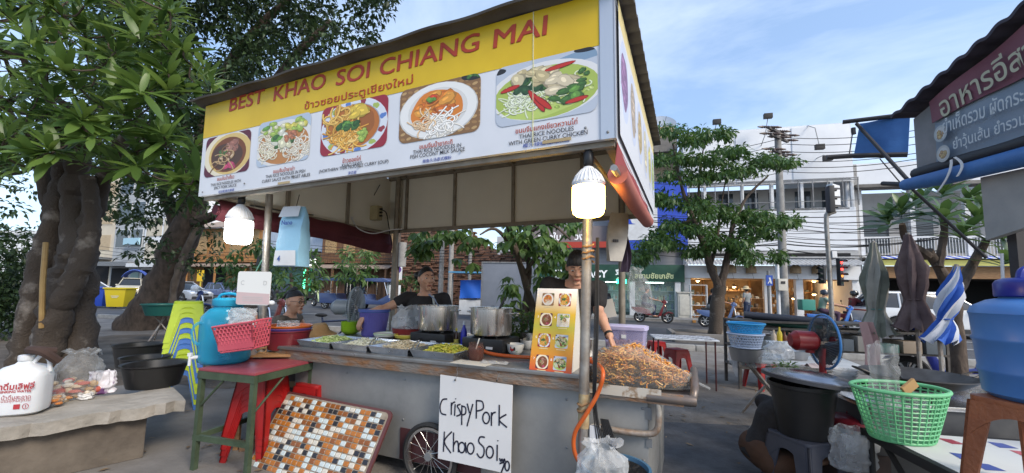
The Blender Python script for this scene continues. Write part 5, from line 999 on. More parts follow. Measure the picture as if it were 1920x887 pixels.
for p_, c_ in ((0, (.55, .07, .012)), (.2, (.62, .13, .015)), (.42, (.52, .36, .03)), (.52, (.42, .40, .04)), (.68, (.62, .40, .02)), (1, (.62, .26, .015))):
    e = rp.color_ramp.elements.new(p_) if p_ not in (0, 1) else rp.color_ramp.elements[0 if p_ == 0 else 1]; e.color = c_ + (1,)
fr = MB(); fr.add([(0, 0, 0), (mw, 0, 0), (mw, la, hM), (0, la, hM), (0, .008, 0), (mw, .008, 0), (mw, la+.008, hM), (0, la+.008, hM)], [(0, 1, 2, 3), (7, 6, 5, 4), (0, 4, 5, 1), (1, 5, 6, 2), (2, 6, 7, 3), (3, 7, 4, 0)])
fo = fr.build('front_panel', gm, ms); bk_ = MB(); bk_.add([(0, 2*la+.02, 0), (mw, 2*la+.02, 0), (mw, la+.012, hM), (0, la+.012, hM), (0, 2*la+.028, 0), (mw, 2*la+.028, 0), (mw, la+.02, hM), (0, la+.02, hM)], [(0, 1, 2, 3), (7, 6, 5, 4), (0, 4, 5, 1), (1, 5, 6, 2), (2, 6, 7, 3), (3, 7, 4, 0)]); bk_.build('back_panel', mat('board_white', (.66, .64, .58), .5), ms, fixn=True)
sd_ = MB(); sd_.add([(mw-.004, .009, .0), (mw-.004, 2*la+.018, 0), (mw-.004, la+.011, hM-.004), (mw-.002, .009, .0), (mw-.002, 2*la+.018, 0), (mw-.002, la+.011, hM-.004)], [(0, 1, 2), (5, 4, 3), (0, 3, 4, 1), (1, 4, 5, 2), (2, 5, 3, 0)]); sd_.build('side_flap', mat('board_white'), ms, fixn=True)
fns = [dish4, dish3, dish1, dish2, dish3, dish5, dish1, dish5]
for k in range(8):
    cx, cz = (.085 if k % 2 == 0 else .205), hM-.067-(k//2)*.135
    pl = lambda a, t, c: (a, c*la/hM+t-.001, c)
    pp = fns[k](40+k); pp.L = pp.L[:1]+pp.L[1::2]; pp.bake(cx-.043, cx+.043, cz-.05, cz+.035, 0, .08, 'dish_picture', fo, pl)
    wt = text(str(k+1), .022, wl, fo, 'lettering', (cx-.058, (cz+.01)*la/hM-.003, cz+.01), rot=(math.pi/2-math.atan(la/hM), 0, 0))
    b = MB(); b.add([(cx-.03, (cz-.062)*la/hM-.002, cz-.062), (cx+.03, (cz-.062)*la/hM-.002, cz-.062), (cx+.03, (cz-.058)*la/hM-.002, cz-.058), (cx-.03, (cz-.058)*la/hM-.002, cz-.058)], [(0, 1, 2, 3)]); b.build('caption_line', mat('pale_print', (.68, .6, .35), .5), fo)
cb_ = thing('crispy_noodle_bag', 'big clear bag of crispy fried noodles on the side shelf', 'bag', AC(.33, .34, .82), RZ+.08)
def bagshape(u, v, k=1):
    a = u*2*math.pi; zz = v
    ex = .33*(1-.25*v)*k; ey = .2*(1-.2*v)*k
    return (ex*math.copysign(abs(math.cos(a))**.7, math.cos(a)) + .04*math.sin(3*a+v*5)*v, ey*math.copysign(abs(math.sin(a))**.7, math.sin(a)), (.008+.235*v**.8)*(1-.72*max(0, math.cos(a))*v) + .012*math.sin(5*a+v*7)*v)
b = MB(); nn = 30
for j in range(9):
    for i in range(nn):
        v = j/8; rr_ = 1 if v < .75 else 1-(v-.75)*3.2; x, y, z = bagshape(i/nn, v); b.v.append((x*rr_, y*rr_, z))
for j in range(8):
    for i in range(nn): b.f.append((j*nn+i, j*nn+(i+1) % nn, (j+1)*nn+(i+1) % nn, (j+1)*nn+i))
b.f.append(tuple(range(8*nn, 9*nn))); b.build('bag', sheer('noodle_bag', (.8, .8, .78), .09, .1, .5), cb_, ang=80)
nd = MB()
for _ in range(2600):
    u, v, k = r_.random(), r_.random()**.9, r_.random()**.33*.93; x, y, z = bagshape(u, v, 1); rr_ = (1 if v < .75 else 1-(v-.75)*3.2)*k; p = Vector((x*rr_, y*rr_, max(.01, z*.95))); a = r_.uniform(0, 6.3); d = Vector((math.cos(a), math.sin(a), r_.uniform(-.6, .6)))*.02; c = Vector((r_.uniform(-1, 1), r_.uniform(-1, 1), r_.uniform(-1, 1)))*.012
    nd.tube([p-d, p+c, p+d], .0044, 4, col=r_.choice([(.6, .28, .05), (.52, .2, .03), (.66, .38, .1), (.42, .15, .02)]))
nd.build('crispy_noodles', vcmat('food'), cb_)['kind'] = 'stuff'
MB().grid(lambda u, v: (.30+.12*u, -.02+(v-.5)*.1*(1-u*.7), .05-.05*u+.012*math.sin(v*9)), 6, 5).build('bag_corner', clr, cb_)
MB().bx(-.33, .33, -.24, .24, -.03, .002).build('rack_tray', blkp, None, AC(.33, .34, .818), RZ, 'black tray under the bag of crispy noodles', 'tray', bevel=.01).location.z -= .0
lil = sheer('lilac_plastic', (.62, .58, .85), .28, .2); bx_ = thing('storage_box', 'lilac see-through storage box with noodles behind the noodle bag', 'storage box', AC(.13, 1.12, .86), RZ)
b = MB(); b.lathe([(.155, 0), (.175, .24)], n=32, sq=6, sx=1, sy=.72, cap0=True); b.build('box', lil, bx_); MB().lathe([(.18, .235), (.186, .24), (.186, .265), (.17, .27)], n=32, sq=6, sy=.74, cap1=True).build('lid', sheer('lilac_lid', (.66, .62, .88), .5, .3), bx_)
nd = MB()
for _ in range(240):
    p = Vector((r_.uniform(-.14, .14), r_.uniform(-.09, .09), r_.uniform(.02, .13))); d = Vector((r_.gauss(0, 1), r_.gauss(0, 1), r_.gauss(0, .5))).normalized()*.03; nd.tube([p-d, p+Vector((r_.gauss(0, .01), 0, r_.gauss(0, .01))), p+d], .006, 4, col=r_.choice([(.5, .3, .2), (.45, .25, .15), (.55, .38, .28)]))
nd.build('noodles', vcmat('food'), bx_)['kind'] = 'stuff'; MB().bx(-.02, .02, -.131, -.129, .17, .2).build('sticker', wtrim, bx_)
sbm = MB().bx(-.26, .26, -.2, .2, .0, .86).build('side_cupboard', steel, None, AC(.15, 1.12, 0.0), RZ, 'low steel cupboard carrying the lilac box behind the cart', 'cupboard', bevel=.01)
t = thing('small_pot', 'small steel pot under the lilac box side', 'pot', AC(-.14, .80, .901), RZ); MB().lathe([(.085, 0), (.09, .01), (.09, .13), (.096, .135), (.086, .13), (.084, .01)], n=28, cap0=True).build('body', potm, t); MB().lathe([(.001, .12), (.084, .12)], n=24).build('contents', wtrim, t)
MB().box((0, 0, 0), (.11, .004, .16), Matrix.Rotation(rad(-14), 3, 'Y')).build('note_card', mat('paper'), None, AC(-.02, 1.15, 1.27), RZ, 'small white note card standing by the lilac box', 'card')
for k, (x, y, r, h, lab) in enumerate(((-.55, .93, .13, .07, 'shallow steel pan behind the menu stand'), (-.7, .98, .1, .14, 'tall steel canister behind the right pot'))):
    t = thing('steel_pan', lab, 'pan', AC(x, y, .901), RZ); MB().lathe([(r*.95, 0), (r, .01), (r, h), (r+.008, h+.004), (r-.004, h-.002), (r*.94, .006)], n=28, cap0=True).build('body', potm, t); MB().lathe([(.001, h*.7), (r*.98, h*.7)], n=24).build('contents', mat('pan_food', (.35, .28, .2), .7, c2=(.2, .25, .1), scale=40, bump=.6, bscale=60), t)
hb = AC(-.85, 1.0, .902); V, Fc = clump_leaves([(r_.uniform(-.2, .2), r_.uniform(-.05, .08), r_.uniform(.08, .32)) for _ in range(26)], .07, 26, .05, .1, .9, .5); o = link('herb_bunch', np_mesh('herb_bunch', V, Fc, md_leaf), None, hb, RZ, 'bunch of fresh green herbs behind the right pot', 'herbs', kind='stuff')
t = thing('herb_tub', 'dark tub holding the green herbs behind the right pot', 'tub', hb, RZ); MB().lathe([(.12, 0), (.16, .1), (.165, .1), (.15, .09)], n=24, cap0=True).build('shell', blkp, t)
nb = sheer('pack_blue', (.30, .55, .72), .85, .3, .2)
dpw = W(547, 500, y=3.25); dp = thing('diaper_pack', 'pale blue plastic pack hanging under the left end of the canopy', 'pack', dpw, -.3)
def pack(u, v, w, d, h): return None
b = MB(); w, d, h = .115, .06, .49
for j in range(9):
    v = j/8; k = 1 if v < .7 else 1-(v-.7)*1.5;
    for x, y in ((-1, -1), (0, -1.25), (1, -1), (1.08, 0), (1, 1), (0, 1.15), (-1, 1), (-1.08, 0)): b.v.append((x*w*(k*.35+.65)+.006*math.sin(j*2+x), y*d*(.15+.85*(1-v**2.5)), v*h))
for j in range(8):
    for i in range(8): b.f.append((j*8+i, j*8+(i+1) % 8, (j+1)*8+(i+1) % 8, (j+1)*8+i))
b.f.append(tuple(reversed(range(8)))); b.build('bag', nb, dp, ang=60)
MB().grid(lambda u, v: ((u-.5)*.225*(1-.1*v), -.0765+.006*math.cos((u-.5)*3.1)*-1+.0, .005+v*.12), 8, 4).build('white_base', wtrim, dp, solid=.002); MB().grid(lambda u, v: ((u-.5)*.2*(1-.1*v), -.07+v*.03, .40+v*.09), 8, 4).build('white_top', wtrim, dp, solid=.002)
text('Nano', .06, mat('pack_navy', (.03, .08, .3), .4), dp, 'lettering', (0, -.078, .35), width=.11, bold=.002); text('4', .06, mat('pack_navy'), dp, 'lettering', (-.05, -.086, .06), bold=.002)
MB().tube([(0, 0, .48), (.005, .02, .6)], .003, 5).build('hanging_string', rope_b, dp)
hp2 = W(1152, 490, y=3.4); hg = thing('hanging_pack', 'grey emptied plastic pack hanging from the back right pole', 'pack', hp2, .2)
b = MB()
for j in range(7):
    v = j/6; k = .055+.035*math.sin(v*2.6);
    for x, y in ((-1, -1), (1, -1), (1.1, 0), (1, 1), (-1, 1), (-1.1, 0)): b.v.append((x*k+.05*v, y*.03*(1.1-v), v*.42))
for j in range(6):
    for i in range(6): b.f.append((j*6+i, j*6+(i+1) % 6, (j+1)*6+(i+1) % 6, (j+1)*6+i))
b.f.append(tuple(reversed(range(6)))); b.build('bag', mat('pack_grey', (.42, .41, .38), .45, c2=(.34, .33, .31), scale=14), hg, ang=60); bc_ = MB()
for i in range(9): bc_.bx(-.03+i*.006, -.03+i*.006+(.003 if i % 3 else .0045), -.034, -.032, .16, .185)
bc_.build('barcode', blkl, hg)['kind'] = 'stuff'; MB().tube([(.05, 0, .41), (.06, .02, .55)], .003, 5).build('hanging_string', rope_b, hg)
rg = W(1172, 510, y=3.45); t = thing('hanging_rag', 'dark purple rag hanging on the back right pole', 'rag', rg, .3); MB().grid(lambda u, v: ((u-.5)*.09*(.4+.6*(1-v))+.02*math.sin(v*5), .02*math.sin(u*9+v*3), v*.42), 8, 12).build('cloth', mat('rag_purple', (.035, .025, .05), .9), t, solid=.004)
o = sack('hanging_bag', 'thin clear plastic bag hanging beside the back right pole', W(1208, 588, y=3.6), .12, .07, .42, clr, 9, .2, lean=(-.1, 0))
# ==== left foreground
def stool_mesh(h=.45, top=.27, base=.36, m=None, inset=None, legw=.085, name='stool', apron=.36):
    parts = {}
    def at(z, k): w = (base + (top-base)*z/h)/2; return w*k
    parts['seat'] = MB().prism(rrect(top, top, .04, 4), .025, lambda a, b, t: (a, b, h-.025+t)).mesh('seat', m, bevel=.006)
    leg = []
    for sx, sy in ((1, 1), (-1, 1), (-1, -1), (1, -1)):
        b = MB(); w0, w1 = base/2, top/2-.004; t = .012; l0, l1 = legw*.62, legw
        for ux in (0, 1):
            P0 = [(w0, w0), (w0-l0, w0), (w0-l0, w0-t), (w0, w0-t)]; P1 = [(w1, w1), (w1-l1, w1), (w1-l1, w1-t), (w1, w1-t)]
            if ux: P0 = [(y, x) for x, y in P0]; P1 = [(y, x) for x, y in P1]
            b.add([(x*sx, y*sy, 0) for x, y in P0] + [(x*sx, y*sy, h-.024) for x, y in P1], [(3, 2, 1, 0), (4, 5, 6, 7), (0, 1, 5, 4), (1, 2, 6, 5), (2, 3, 7, 6), (3, 0, 4, 7)])
        leg.append(b.mesh('leg', m, fixn=True))
    parts['leg'] = leg; side = []
    for k in range(4):
        R_ = rz3(k*math.pi/2); b = MB(); n = 12; z1 = h-.024
        for i in range(n+1):
            u = -1+2*i/n; zz = h*(1-apron) + (h*apron*.62)*(1-abs(u)**2.2); zz = min(zz, z1-.02)
            for z in (z1, zz):
                w = at(z, 1)-.006; b.v.append(tuple(R_ @ Vector((u*(w-.02), w, z))))
        for i in range(n): b.f.append((2*i, 2*i+1, 2*i+3, 2*i+2))
        side.append(b.mesh('side_panel', m, solid=.004))
    parts['side'] = side; return parts
def stool(parts, name, lab, at, rz, group=None, rot=None, bands=True):
    t = thing(name, lab, 'stool', at, rz, group)
    if rot: t.rotation_euler = rot
    link('seat', parts['seat'], t)
    for l in parts['leg']: link('leg', l, t)
    for s in parts['side']: link('side_panel', s, t)
    return t
limeS = mat('stool_lime', (.42, .55, .02), .4, c2=(.36, .48, .015), scale=5); blueS = mat('stool_blue', (.04, .14, .45), .4, c2=(.05, .17, .5), scale=5); redS = mat('stool_red', (.34, .012, .012), .35, c2=(.27, .01, .01), scale=5)
SL, SB = stool_mesh(.45, .26, .37, limeS), stool_mesh(.45, .26, .37, blueS)
sp = W(336, 765, z=0); seq = 'BLBLLBBLBLBLLL'; z = 0
for i, c in enumerate(seq):
    lab = 'lime green stool on top of the tall stool stack' if i == len(seq)-1 else ('lime green' if c == 'L' else 'blue') + ' plastic stool within the tall stack left of the water jar'
    stool(SL if c == 'L' else SB, 'plastic_stool', lab, (sp.x, sp.y, z), rad(36), 'tall stack of plastic stools'); z += .058
stk_top = z-.058+.45
# ---- green metal table with things on it
gmet = mat('green_metal', (.07, .10, .06), .55, metal=.2, c2=(.04, .06, .035), scale=7); redtop = mat('red_table_top', (.22, .04, .06), .4, c2=(.28, .06, .07), scale=4)
TZ = .76
tA, tB_, tC = W(372, 690, z=TZ), W(478, 700, z=TZ), W(545, 682, z=TZ)
ax = (tB_-tA); tw = ax.length; ta_ = math.atan2(ax.y, ax.x)
tt = thing('metal_table', 'dark green metal table with red top beside the left pole', 'table', (tA.x, tA.y, 0), ta_); td = .62
MB().bx(0, tw, 0, td, TZ-.02, TZ).build('table_top', redtop, tt, bevel=.004)
for nm, a in (('rail', (0, tw, -.004, .03, TZ-.075, TZ-.021)), ('rail', (0, tw, td-.03, td+.004, TZ-.075, TZ-.021)), ('rail', (-.004, .03, .031, td-.031, TZ-.075, TZ-.021)), ('rail', (tw-.03, tw+.004, .031, td-.031, TZ-.075, TZ-.021)), ('stretcher', (0, tw, 0, .03, .22, .26)), ('stretcher', (0, .03, .04, td-.04, .22, .26))): MB().bx(*a).build(nm, gmet, tt)
for x in (.004, tw-.039):
    for y in (.002, td-.037): MB().bx(x, x+.035, y, y+.035, 0, TZ-.076).build('leg', gmet, tt)
for y in (.015, td-.02): MB().tube([(.02, y, TZ-.3), (.24, y, TZ-.08)], .009, 6).build('brace', gmet, tt)
MB().tube([(tw-.02, .03, TZ-.3), (tw-.02, .3, TZ-.08)], .009, 6).build('brace', gmet, tt)
aq = sheer('aqua_plastic', (.03, .38, .60), .40, .12); aql = mat('aqua_lid', (.02, .28, .45), .3)
wj = thing('water_dispenser', 'blue see-through water jar with white tap on the green table', 'water jar', W(408, 690, z=TZ+.001) + Vector((-.13, .25, 0)), 0)
R_ = .19; MB().lathe([(R_*.85, 0), (R_*.95, .015), (R_, .05), (R_*.97, .1), (R_, .13), (R_, .33), (R_*.96, .38), (R_*.7, .44), (R_*.56, .455), (R_*.56, .49)], n=40, cap0=True).build('jar', aq, wj); MB().lathe([(.001, .01), (R_*.8, .012), (R_*.93, .05), (R_*.93, .14), (.001, .14)], n=32).build('water', sheer('water_in', (.2, .55, .65), .3, .05), wj)
MB().lathe([(R_*.6, .47), (R_*.62, .475), (R_*.62, .52), (R_*.5, .535), (.001, .537)], n=32).build('lid', aql, wj); MB().tube(spline([(-.09, 0, .53), (-.07, 0, .56), (0, 0, .572), (.07, 0, .56), (.09, 0, .53)], 4), .012, 8).build('handle', aql, wj); tp = MB(); tp.tube([(-.11, -.14, .06), (-.14, -.19, .06)], .015, 8); tp.tube([(-.14, -.19, .075), (-.14, -.19, .0)], .011, 8); tp.bx(-.155, -.125, -.2, -.18, .075, .1); tp.build('tap', wtrim, wj)
for s in (-1, 1): MB().lathe([(.055, 0), (.065, .004), (.075, 0)], (s*.08-.02, -.165, .25), 20, R=Matrix.Rotation(math.pi/2, 3, 'X'), sy=1.3).build('moulding', aq, wj)
SR = stool_mesh(.46, .27, .37, redS, apron=.4)
rp_ = W(425, 880, z=0)
for k in range(5): stool(SR, 'red_stool', 'red plastic stool in the stack under the green table', (tA.x+.33, tA.y+.30, k*.05), ta_+.15, 'red stools under the green table')
for k in range(3): stool(SR, 'red_stool', 'red plastic stool in the stack behind, under the green table', (tA.x+.66*math.cos(ta_)+.06, tA.y+.5, k*.05), ta_-.1, 'red stools at the back under the table')
g_ = stool(SL, 'plastic_stool', 'low lime stool standing behind the green table', W(533, 770, z=0) + Vector((0, .7, 0)), .3); g_.scale = (.8, .8, .8)
nvb = thing('navy_bin', 'dark navy bin between table and cart', 'bin', W(535, 850, z=0) + Vector((0, .25, 0))); MB().lathe([(.13, 0), (.17, .36), (.18, .36), (.18, .39), (.165, .38), (.125, .01)], n=28, cap0=True).build('shell', mat('navy_plastic', (.012, .015, .04), .4), nvb)
MB().box((0, 0, .05), (.16, .1, .1), rz3(.3)).build('foot_block', mat('wood_block', (.2, .12, .07), .9, c2=(.12, .07, .04), scale=10), None, cartw(-2.86, -.12, 0), 0, 'wooden block tied at the foot of the left pole', 'block', bevel=.008)
qw = W(485, 541, y=3.27); qs = thing('payment_board', 'white and pink payment board tied on the left pole', 'sign', (qw.x, qw.y-.06, qw.z-.13), rad(-8)); MB().prism(rrect(.295, .265, .02, 4, 0, .1325), .004, lambda a, b, t: (a, -t, b)).build('board', mat('board_pale', (.66, .67, .65), .4), qs)
MB().prism([(-.145, .006), (.145, .006), (.145, .09), (-.145, .1)], .001, lambda a, b, t: (a, -.0045-t, b)).build('pink_band', mat('board_pink', (.52, .40, .40), .4), qs); text('C', .05, mat('pale_grey_print', (.45, .46, .45), .5), qs, 'lettering', (-.1, -.006, .175)); text('D', .05, mat('pale_grey_print'), qs, 'lettering', (.1, -.006, .175))
for z in (.03, .045, .06): MB().bx(-.09, .09, -.0068, -.0058, z, z+.004).build('print_line', mat('pale_grey_print'), qs)
MB().tube([(0, .0, .25), (-.005, .03, .3), (.0, .06, .36)], .004, 5).build('green_string', mat('string_green', (.06, .2, .15), .8), qs)
MB().tube([cartw(-2.925, -.05, 1.09), cartw(-2.926, -.05, 1.115)], .034, 14).build('red_tie', mat('red_tape', (.45, .02, .015), .5), None, label='red tape wound round the left pole under the payment board', cat='tape')
pkm = mat('pink_plastic', (.50, .09, .12), .4, c2=(.44, .07, .1), scale=6)
pb = thing('pink_basket', 'pink perforated basket tied to the left pole', 'basket', W(466, 652, y=3.2) + Vector((0, -.04, 0)), rad(-8)); pb.rotation_euler = (rad(4), rad(-9), rad(-8))
def wall_basket(t, w0, w1, d0, d1, h, m, nw, nd, nz, slot=.6):
    def P(u, v, k): w, d = (w0+(w1-w0)*v)/2, (d0+(d1-d0)*v)/2; return [(-w+2*w*u, -d), (w, -d+2*d*u), (w-2*w*u, d), (-w, d-2*d*u)][k]
    for k in range(4):
        b = MB(); n = nw if k % 2 == 0 else nd
        for i in range(n+1):
            for j in range(nz):
                pass
        for j in range(nz+1):
            v = j/nz; th = .012 if j in (0, nz) else .0065
            b.tube([(*P(0, v, k), v*h), (*P(1, v, k), v*h)], th*.55, 5)
        for i in range(n*2+1):
            u = i/(n*2)
            for j in range(nz):
                if (i+j) % 2 == 0 or i in (0, n*2): v0, v1 = j/nz, (j+1)/nz; b.tube([(*P(u, v0, k), v0*h), (*P(u, v1, k), v1*h)], .008, 4, sx=.5)
        b.build('side', m, t)
    MB().bx(-w0/2, w0/2, -d0/2, d0/2, -.003, .003).build('base', m, t); rm = MB(); c = [(P(0, 1, k)) for k in range(4)]
    rm.tube([(*c[i % 4], h) for i in range(5)], .009, 6); rm.build('rim', m, t)
wall_basket(pb, .27, .33, .16, .2, .2, pkm, 10, 6, 7)
MB().bx(-.15, .15, -.088, -.082, .012, .19).build('front_lining', pkm, pb)
sack('snack_bag', 'crumpled clear bag with white snacks inside the pink basket', W(458, 618, y=3.2) + Vector((0, -.03, .02)), .11, .07, .15, clr2, 5, .2, knot=False)
tubs = thing('tub_base', None, None); bpy.data.objects.remove(tubs)
tp_ = W(538, 640, y=3.85); tp_.z = .80
for k, (m, lab) in enumerate(((mat('tub_maroon', (.17, .02, .03), .35), 'maroon tub at the bottom of the tub stack'), (mat('tub_violet', (.08, .05, .22), .35), 'violet tub in the middle of the tub stack'), (mat('tub_orange', (.55, .13, .02), .35), 'orange tub on top of the tub stack'))):
    t = thing('wash_tub', lab, 'tub', tp_ + Vector((0, 0, .022+k*.022)), 0, 'stacked wash tubs'); MB().lathe([(.16, 0), (.2, .16), (.212, .165), (.212, .175), (.196, .172), (.155, .008), (.01, .008)], n=40, cap0=True).build('shell', m, t)
sack('white_plastic_bag', 'white plastic bag lying in the orange tub', tp_ + Vector((0, 0, .21)), .11, .08, .07, clr2, 15, 0, knot=False)
bs_ = thing('side_bench', 'wooden side bench carrying the tub stack', 'bench', (tp_.x, tp_.y, 0), .2); MB().bx(-.3, .3, -.25, .25, .78, .80).build('bench_top', wood, bs_)
for x in (-.27, .27):
    for y in (-.22, .22): MB().bx(x-.02, x+.02, y-.02, y+.02, 0, .78).build('leg', wood, bs_)
hatm = mat('hat_tan', (.42, .26, .12), .9, c2=(.36, .21, .09), scale=12, bump=.2, bscale=60); hw = W(597, 628, y=4.3)
ht = thing('bucket_hat', 'tan bucket hat resting by the tubs', 'hat', hw, .3); ht.rotation_euler = (.1, -.12, .3); MB().lathe([(.15, -.015), (.16, -.01), (.1, .035), (.085, .09), (.07, .115), (.001, .12)], n=28, sx=1.15).build('crown', hatm, ht, solid=.004); MB().lathe([(.093, .045), (.09, .065)], n=24, sx=1.15).build('band', mat('hat_band', (.3, .18, .08), .9), ht)
dst = thing('side_crate', 'dark crate under the bucket hat', 'crate', (hw.x, hw.y, 0)); MB().bx(-.28, .28, -.2, .2, 0, hw.z-.012).build('body', mat('crate_dark', (.05, .035, .03), .8, c2=(.08, .05, .04), scale=8), dst, bevel=.01)
for z in (.2, .4, .6): MB().bx(-.285, .285, -.205, -.2, z, z+.06).build('slat', wood, dst)
fg = mat('fan_grey', (.26, .30, .33), .4, c2=(.22, .25, .28), scale=5); fgw = sheer('fan_wire', (.5, .54, .58), .55, .4)
def fan(name, lab, at, rz, r, mb, mg, hgt, tiltx=0, ring=None, motor_l=.13, motor_r=.07, bladec=None, solidbase=.12):
    t = thing(name, lab, 'fan', at, rz); Rm = Matrix.Rotation(math.pi/2, 3, 'Y')
    MB().lathe([(solidbase, 0), (solidbase, .03), (.03, .06), (.022, hgt*.6), (.03, hgt-.06)], n=24, cap0=True).build('stand', mb, t)
    MB().tube([(-motor_l-.04, 0, hgt), (-motor_l, 0, hgt), (-.06, 0, hgt), (-.03, 0, hgt)], [motor_r*.6, motor_r, motor_r*.95, motor_r*.6], 20).build('motor', mb, t)
    MB().tube([(-.09, 0, hgt-.03), (-.09, 0, hgt-.1)], .035, 10).build('neck', mb, t)
    gb = MB(); gf = MB()
    for i in range(60):
        a = i*math.pi/30; c, s = math.cos(a), math.sin(a)
        gf.tube([(.085, .045*c, hgt+.045*s), (.08, r*.6*c, hgt+r*.6*s), (.05, r*.93*c, hgt+r*.93*s), (.02, r*c, hgt+r*s)], .0018, 4); gb.tube([(-.03, .05*c, hgt+.05*s), (-.04, r*.6*c, hgt+r*.6*s), (-.01, r*.93*c, hgt+r*.93*s), (.018, r*c, hgt+r*s)], .0018, 4)
    for rr, x in ((r*.55, .081), (r*.8, .066)): gf.tube([(x, rr*math.cos(q*.2095), hgt+rr*math.sin(q*.2095)) for q in range(31)], .002, 4)
    gf.build('front_guard', mg, t)['kind'] = 'stuff'; gb.build('back_guard', mg, t)['kind'] = 'stuff'
    MB().tube([(.02, r*math.cos(q*.1571), hgt+r*math.sin(q*.1571)) for q in range(41)], .009, 8).build('guard_ring', ring or mb, t); MB().lathe([(.05, 0), (.045, .01), (.001, .012)], (.083, 0, hgt), 20, R=Rm).build('badge', mb, t)
    for k in range(4):
        a0 = k*math.pi/2+.3; b = MB(); b.grid(lambda u, v: (.03-.03*(v-.5)*2*.7, (.03+(r*.86-.03)*u)*math.cos(a0+(v-.5)*(.5+.75*u)), hgt+(.03+(r*.86-.03)*u)*math.sin(a0+(v-.5)*(.5+.75*u))), 8, 6); b.build('blade', bladec or mg, t, solid=.002)
    return t
fw = W(661, 625, y=4.55); fan('standing_fan', 'grey standing fan seen side on beside the woman', (fw.x, fw.y, .82), rad(2), .225, fg, mat('guard_grey', (.30, .34, .37), .4), .36, motor_l=.2, motor_r=.085, bladec=sheer('blade_grey', (.2, .23, .26), .6, .2))
fs = thing('fan_table', 'small dark table under the grey fan', 'table', (fw.x, fw.y, 0)); MB().bx(-.25, .25, -.2, .2, .79, .82).build('table_top', mat('table_dark', (.05, .05, .045), .6), fs);
for x in (-.22, .22):
    for y in (-.17, .17): MB().tube([(x, y, 0), (x, y, .79)], .014, 8).build('leg', mat('table_dark'), fs)
# ---- concrete bench at the left edge
BZ = .44
benchm = mat('bench_concrete', (.24, .22, .19), .95, c2=(.36, .33, .29), scale=4, detail=9, bump=.8, bscale=14); benchd = mat('bench_wall', (.08, .065, .052), .95, c2=(.15, .125, .10), scale=3, detail=8, bump=.6, bscale=12)
e0, e1 = W(0, 800, z=BZ), W(348, 748, z=BZ); dx = e1-e0; ba = math.atan2(dx.y, dx.x); bl = dx.length+1.6
bn = thing('concrete_bench', 'long rough concrete bench at the left edge', 'bench', (e1.x, e1.y, 0), ba)
b = MB(); nU = 40; r_ = random.Random(8)
P0 = [(-bl*i/nU, r_.uniform(-.022, .03)) for i in range(nU+1)]
b.grid(lambda u, v: (-bl*u, P0[round(u*nU)][1]+v*.56, BZ + .006*math.sin(u*37)+(.0 if v > .05 else -.012)), nU, 4); b.build('slab', benchm, bn, solid=-.09)
MB().bx(-bl, -.22, .1, .5, 0, BZ-.095).build('bench_wall', benchd, bn, bevel=.015)
def onb(x, y, z=BZ): v = Matrix.Rotation(ba, 3, 'Z') @ Vector((x, y, 0)); return Vector((e1.x+v.x, e1.y+v.y, z+.008))
def pxb(px, py): v = W(px, py, z=BZ+.008); return v
bplas = mat('basin_black', (.012, .012, .013), .35, c2=(.018, .018, .018), scale=5)
def basin(lab, at, r, h):
    t = thing('black_basin', lab, 'basin', at); MB().lathe([(r*.78, 0), (r*.96, h-.01), (r*1.02, h), (r*1.02, h+.008), (r*.93, h), (r*.75, .008), (.01, .008)], n=44, cap0=True).build('shell', bplas, t)
    return t
basin('large black plastic basin, nearest on the bench', pxb(252, 732) + Vector((0, .19, 0)), .25, .20); basin('black plastic basin behind the bag on the bench', pxb(205, 720)+Vector((0, .36, 0)), .21, .19); basin('black plastic basin at the back of the bench, tallest', pxb(190, 700)+Vector((-.02, .42, .0)), .23, .24)
jm = mat('canister_white', (.62, .64, .66), .35, c2=(.56, .58, .61), scale=3, sss=.1)
jg = thing('water_canister', 'white plastic water canister with red Thai lettering on the bench', 'canister', pxb(-8, 786) + Vector((-.02, .15, 0)), rad(24)); jg.scale = (.82, .82, .95)
MB().lathe([(.14, 0), (.165, .015), (.172, .05), (.172, .27), (.165, .31), (.12, .35), (.06, .37), (.045, .385), (.045, .4)], n=36, sq=3.2, sy=.85, cap0=True).build('body', jm, jg); MB().lathe([(.05, .395), (.052, .40), (.052, .43), (.04, .436)], n=24, cap1=True).build('cap', jm, jg); MB().tube(spline([(.05, 0, .37), (.1, 0, .43), (.15, 0, .39), (.165, 0, .3)], 4), .016, 8).build('handle', jm, jg)
jr = mat('canister_print', (.35, .03, .04), .5)
text('น้ำดื่มเลิฟลี่', .06, jr, jg, 'lettering', (.02, -.150, .225), width=.25, bold=.0015); text('DRINKING WATER', .02, jr, jg, 'lettering', (.02, -.150, .185), width=.22, bold=.0006); text('น้ำดื่มสะอาด', .02, jr, jg, 'lettering', (.04, -.150, .145), width=.18); text('บรรจุใหม่ทุกวัน', .02, jr, jg, 'lettering', (.04, -.150, .118), width=.18)
MB().bx(.03, .07, -.1515, -.1495, .055, .09).build('print_square', jr, jg); b = MB(); strip(b, [(.105+.019*math.cos(i*.42), .072+.019*math.sin(i*.42)) for i in range(16)], .004, lambda a, c: (a, -.1505, c)); b.build('print_ring', jr, jg); text('1', .028, jr, jg, 'lettering', (.105, -.1505, .072), bold=.001)
MB().tube(spline([jg.location + Vector(v) for v in ((.06, .13, .42), (.02, .0, .45), (.14, -.02, .44), (.17, .06, .36))], 6), .03, 8).build('dark_cloth', mat('cloth_dark', (.05, .03, .025), .95), None, label='dark twisted cloth over the white canister', cat='cloth')
pk_ = pxb(108, 752) + Vector((0, .1, 0)); sack('clear_bag', 'tall clear bag of snacks and peel on the bench', pk_, .17, .13, .40, clr, 31, .3, lean=(.03, .02))
fm = MB()
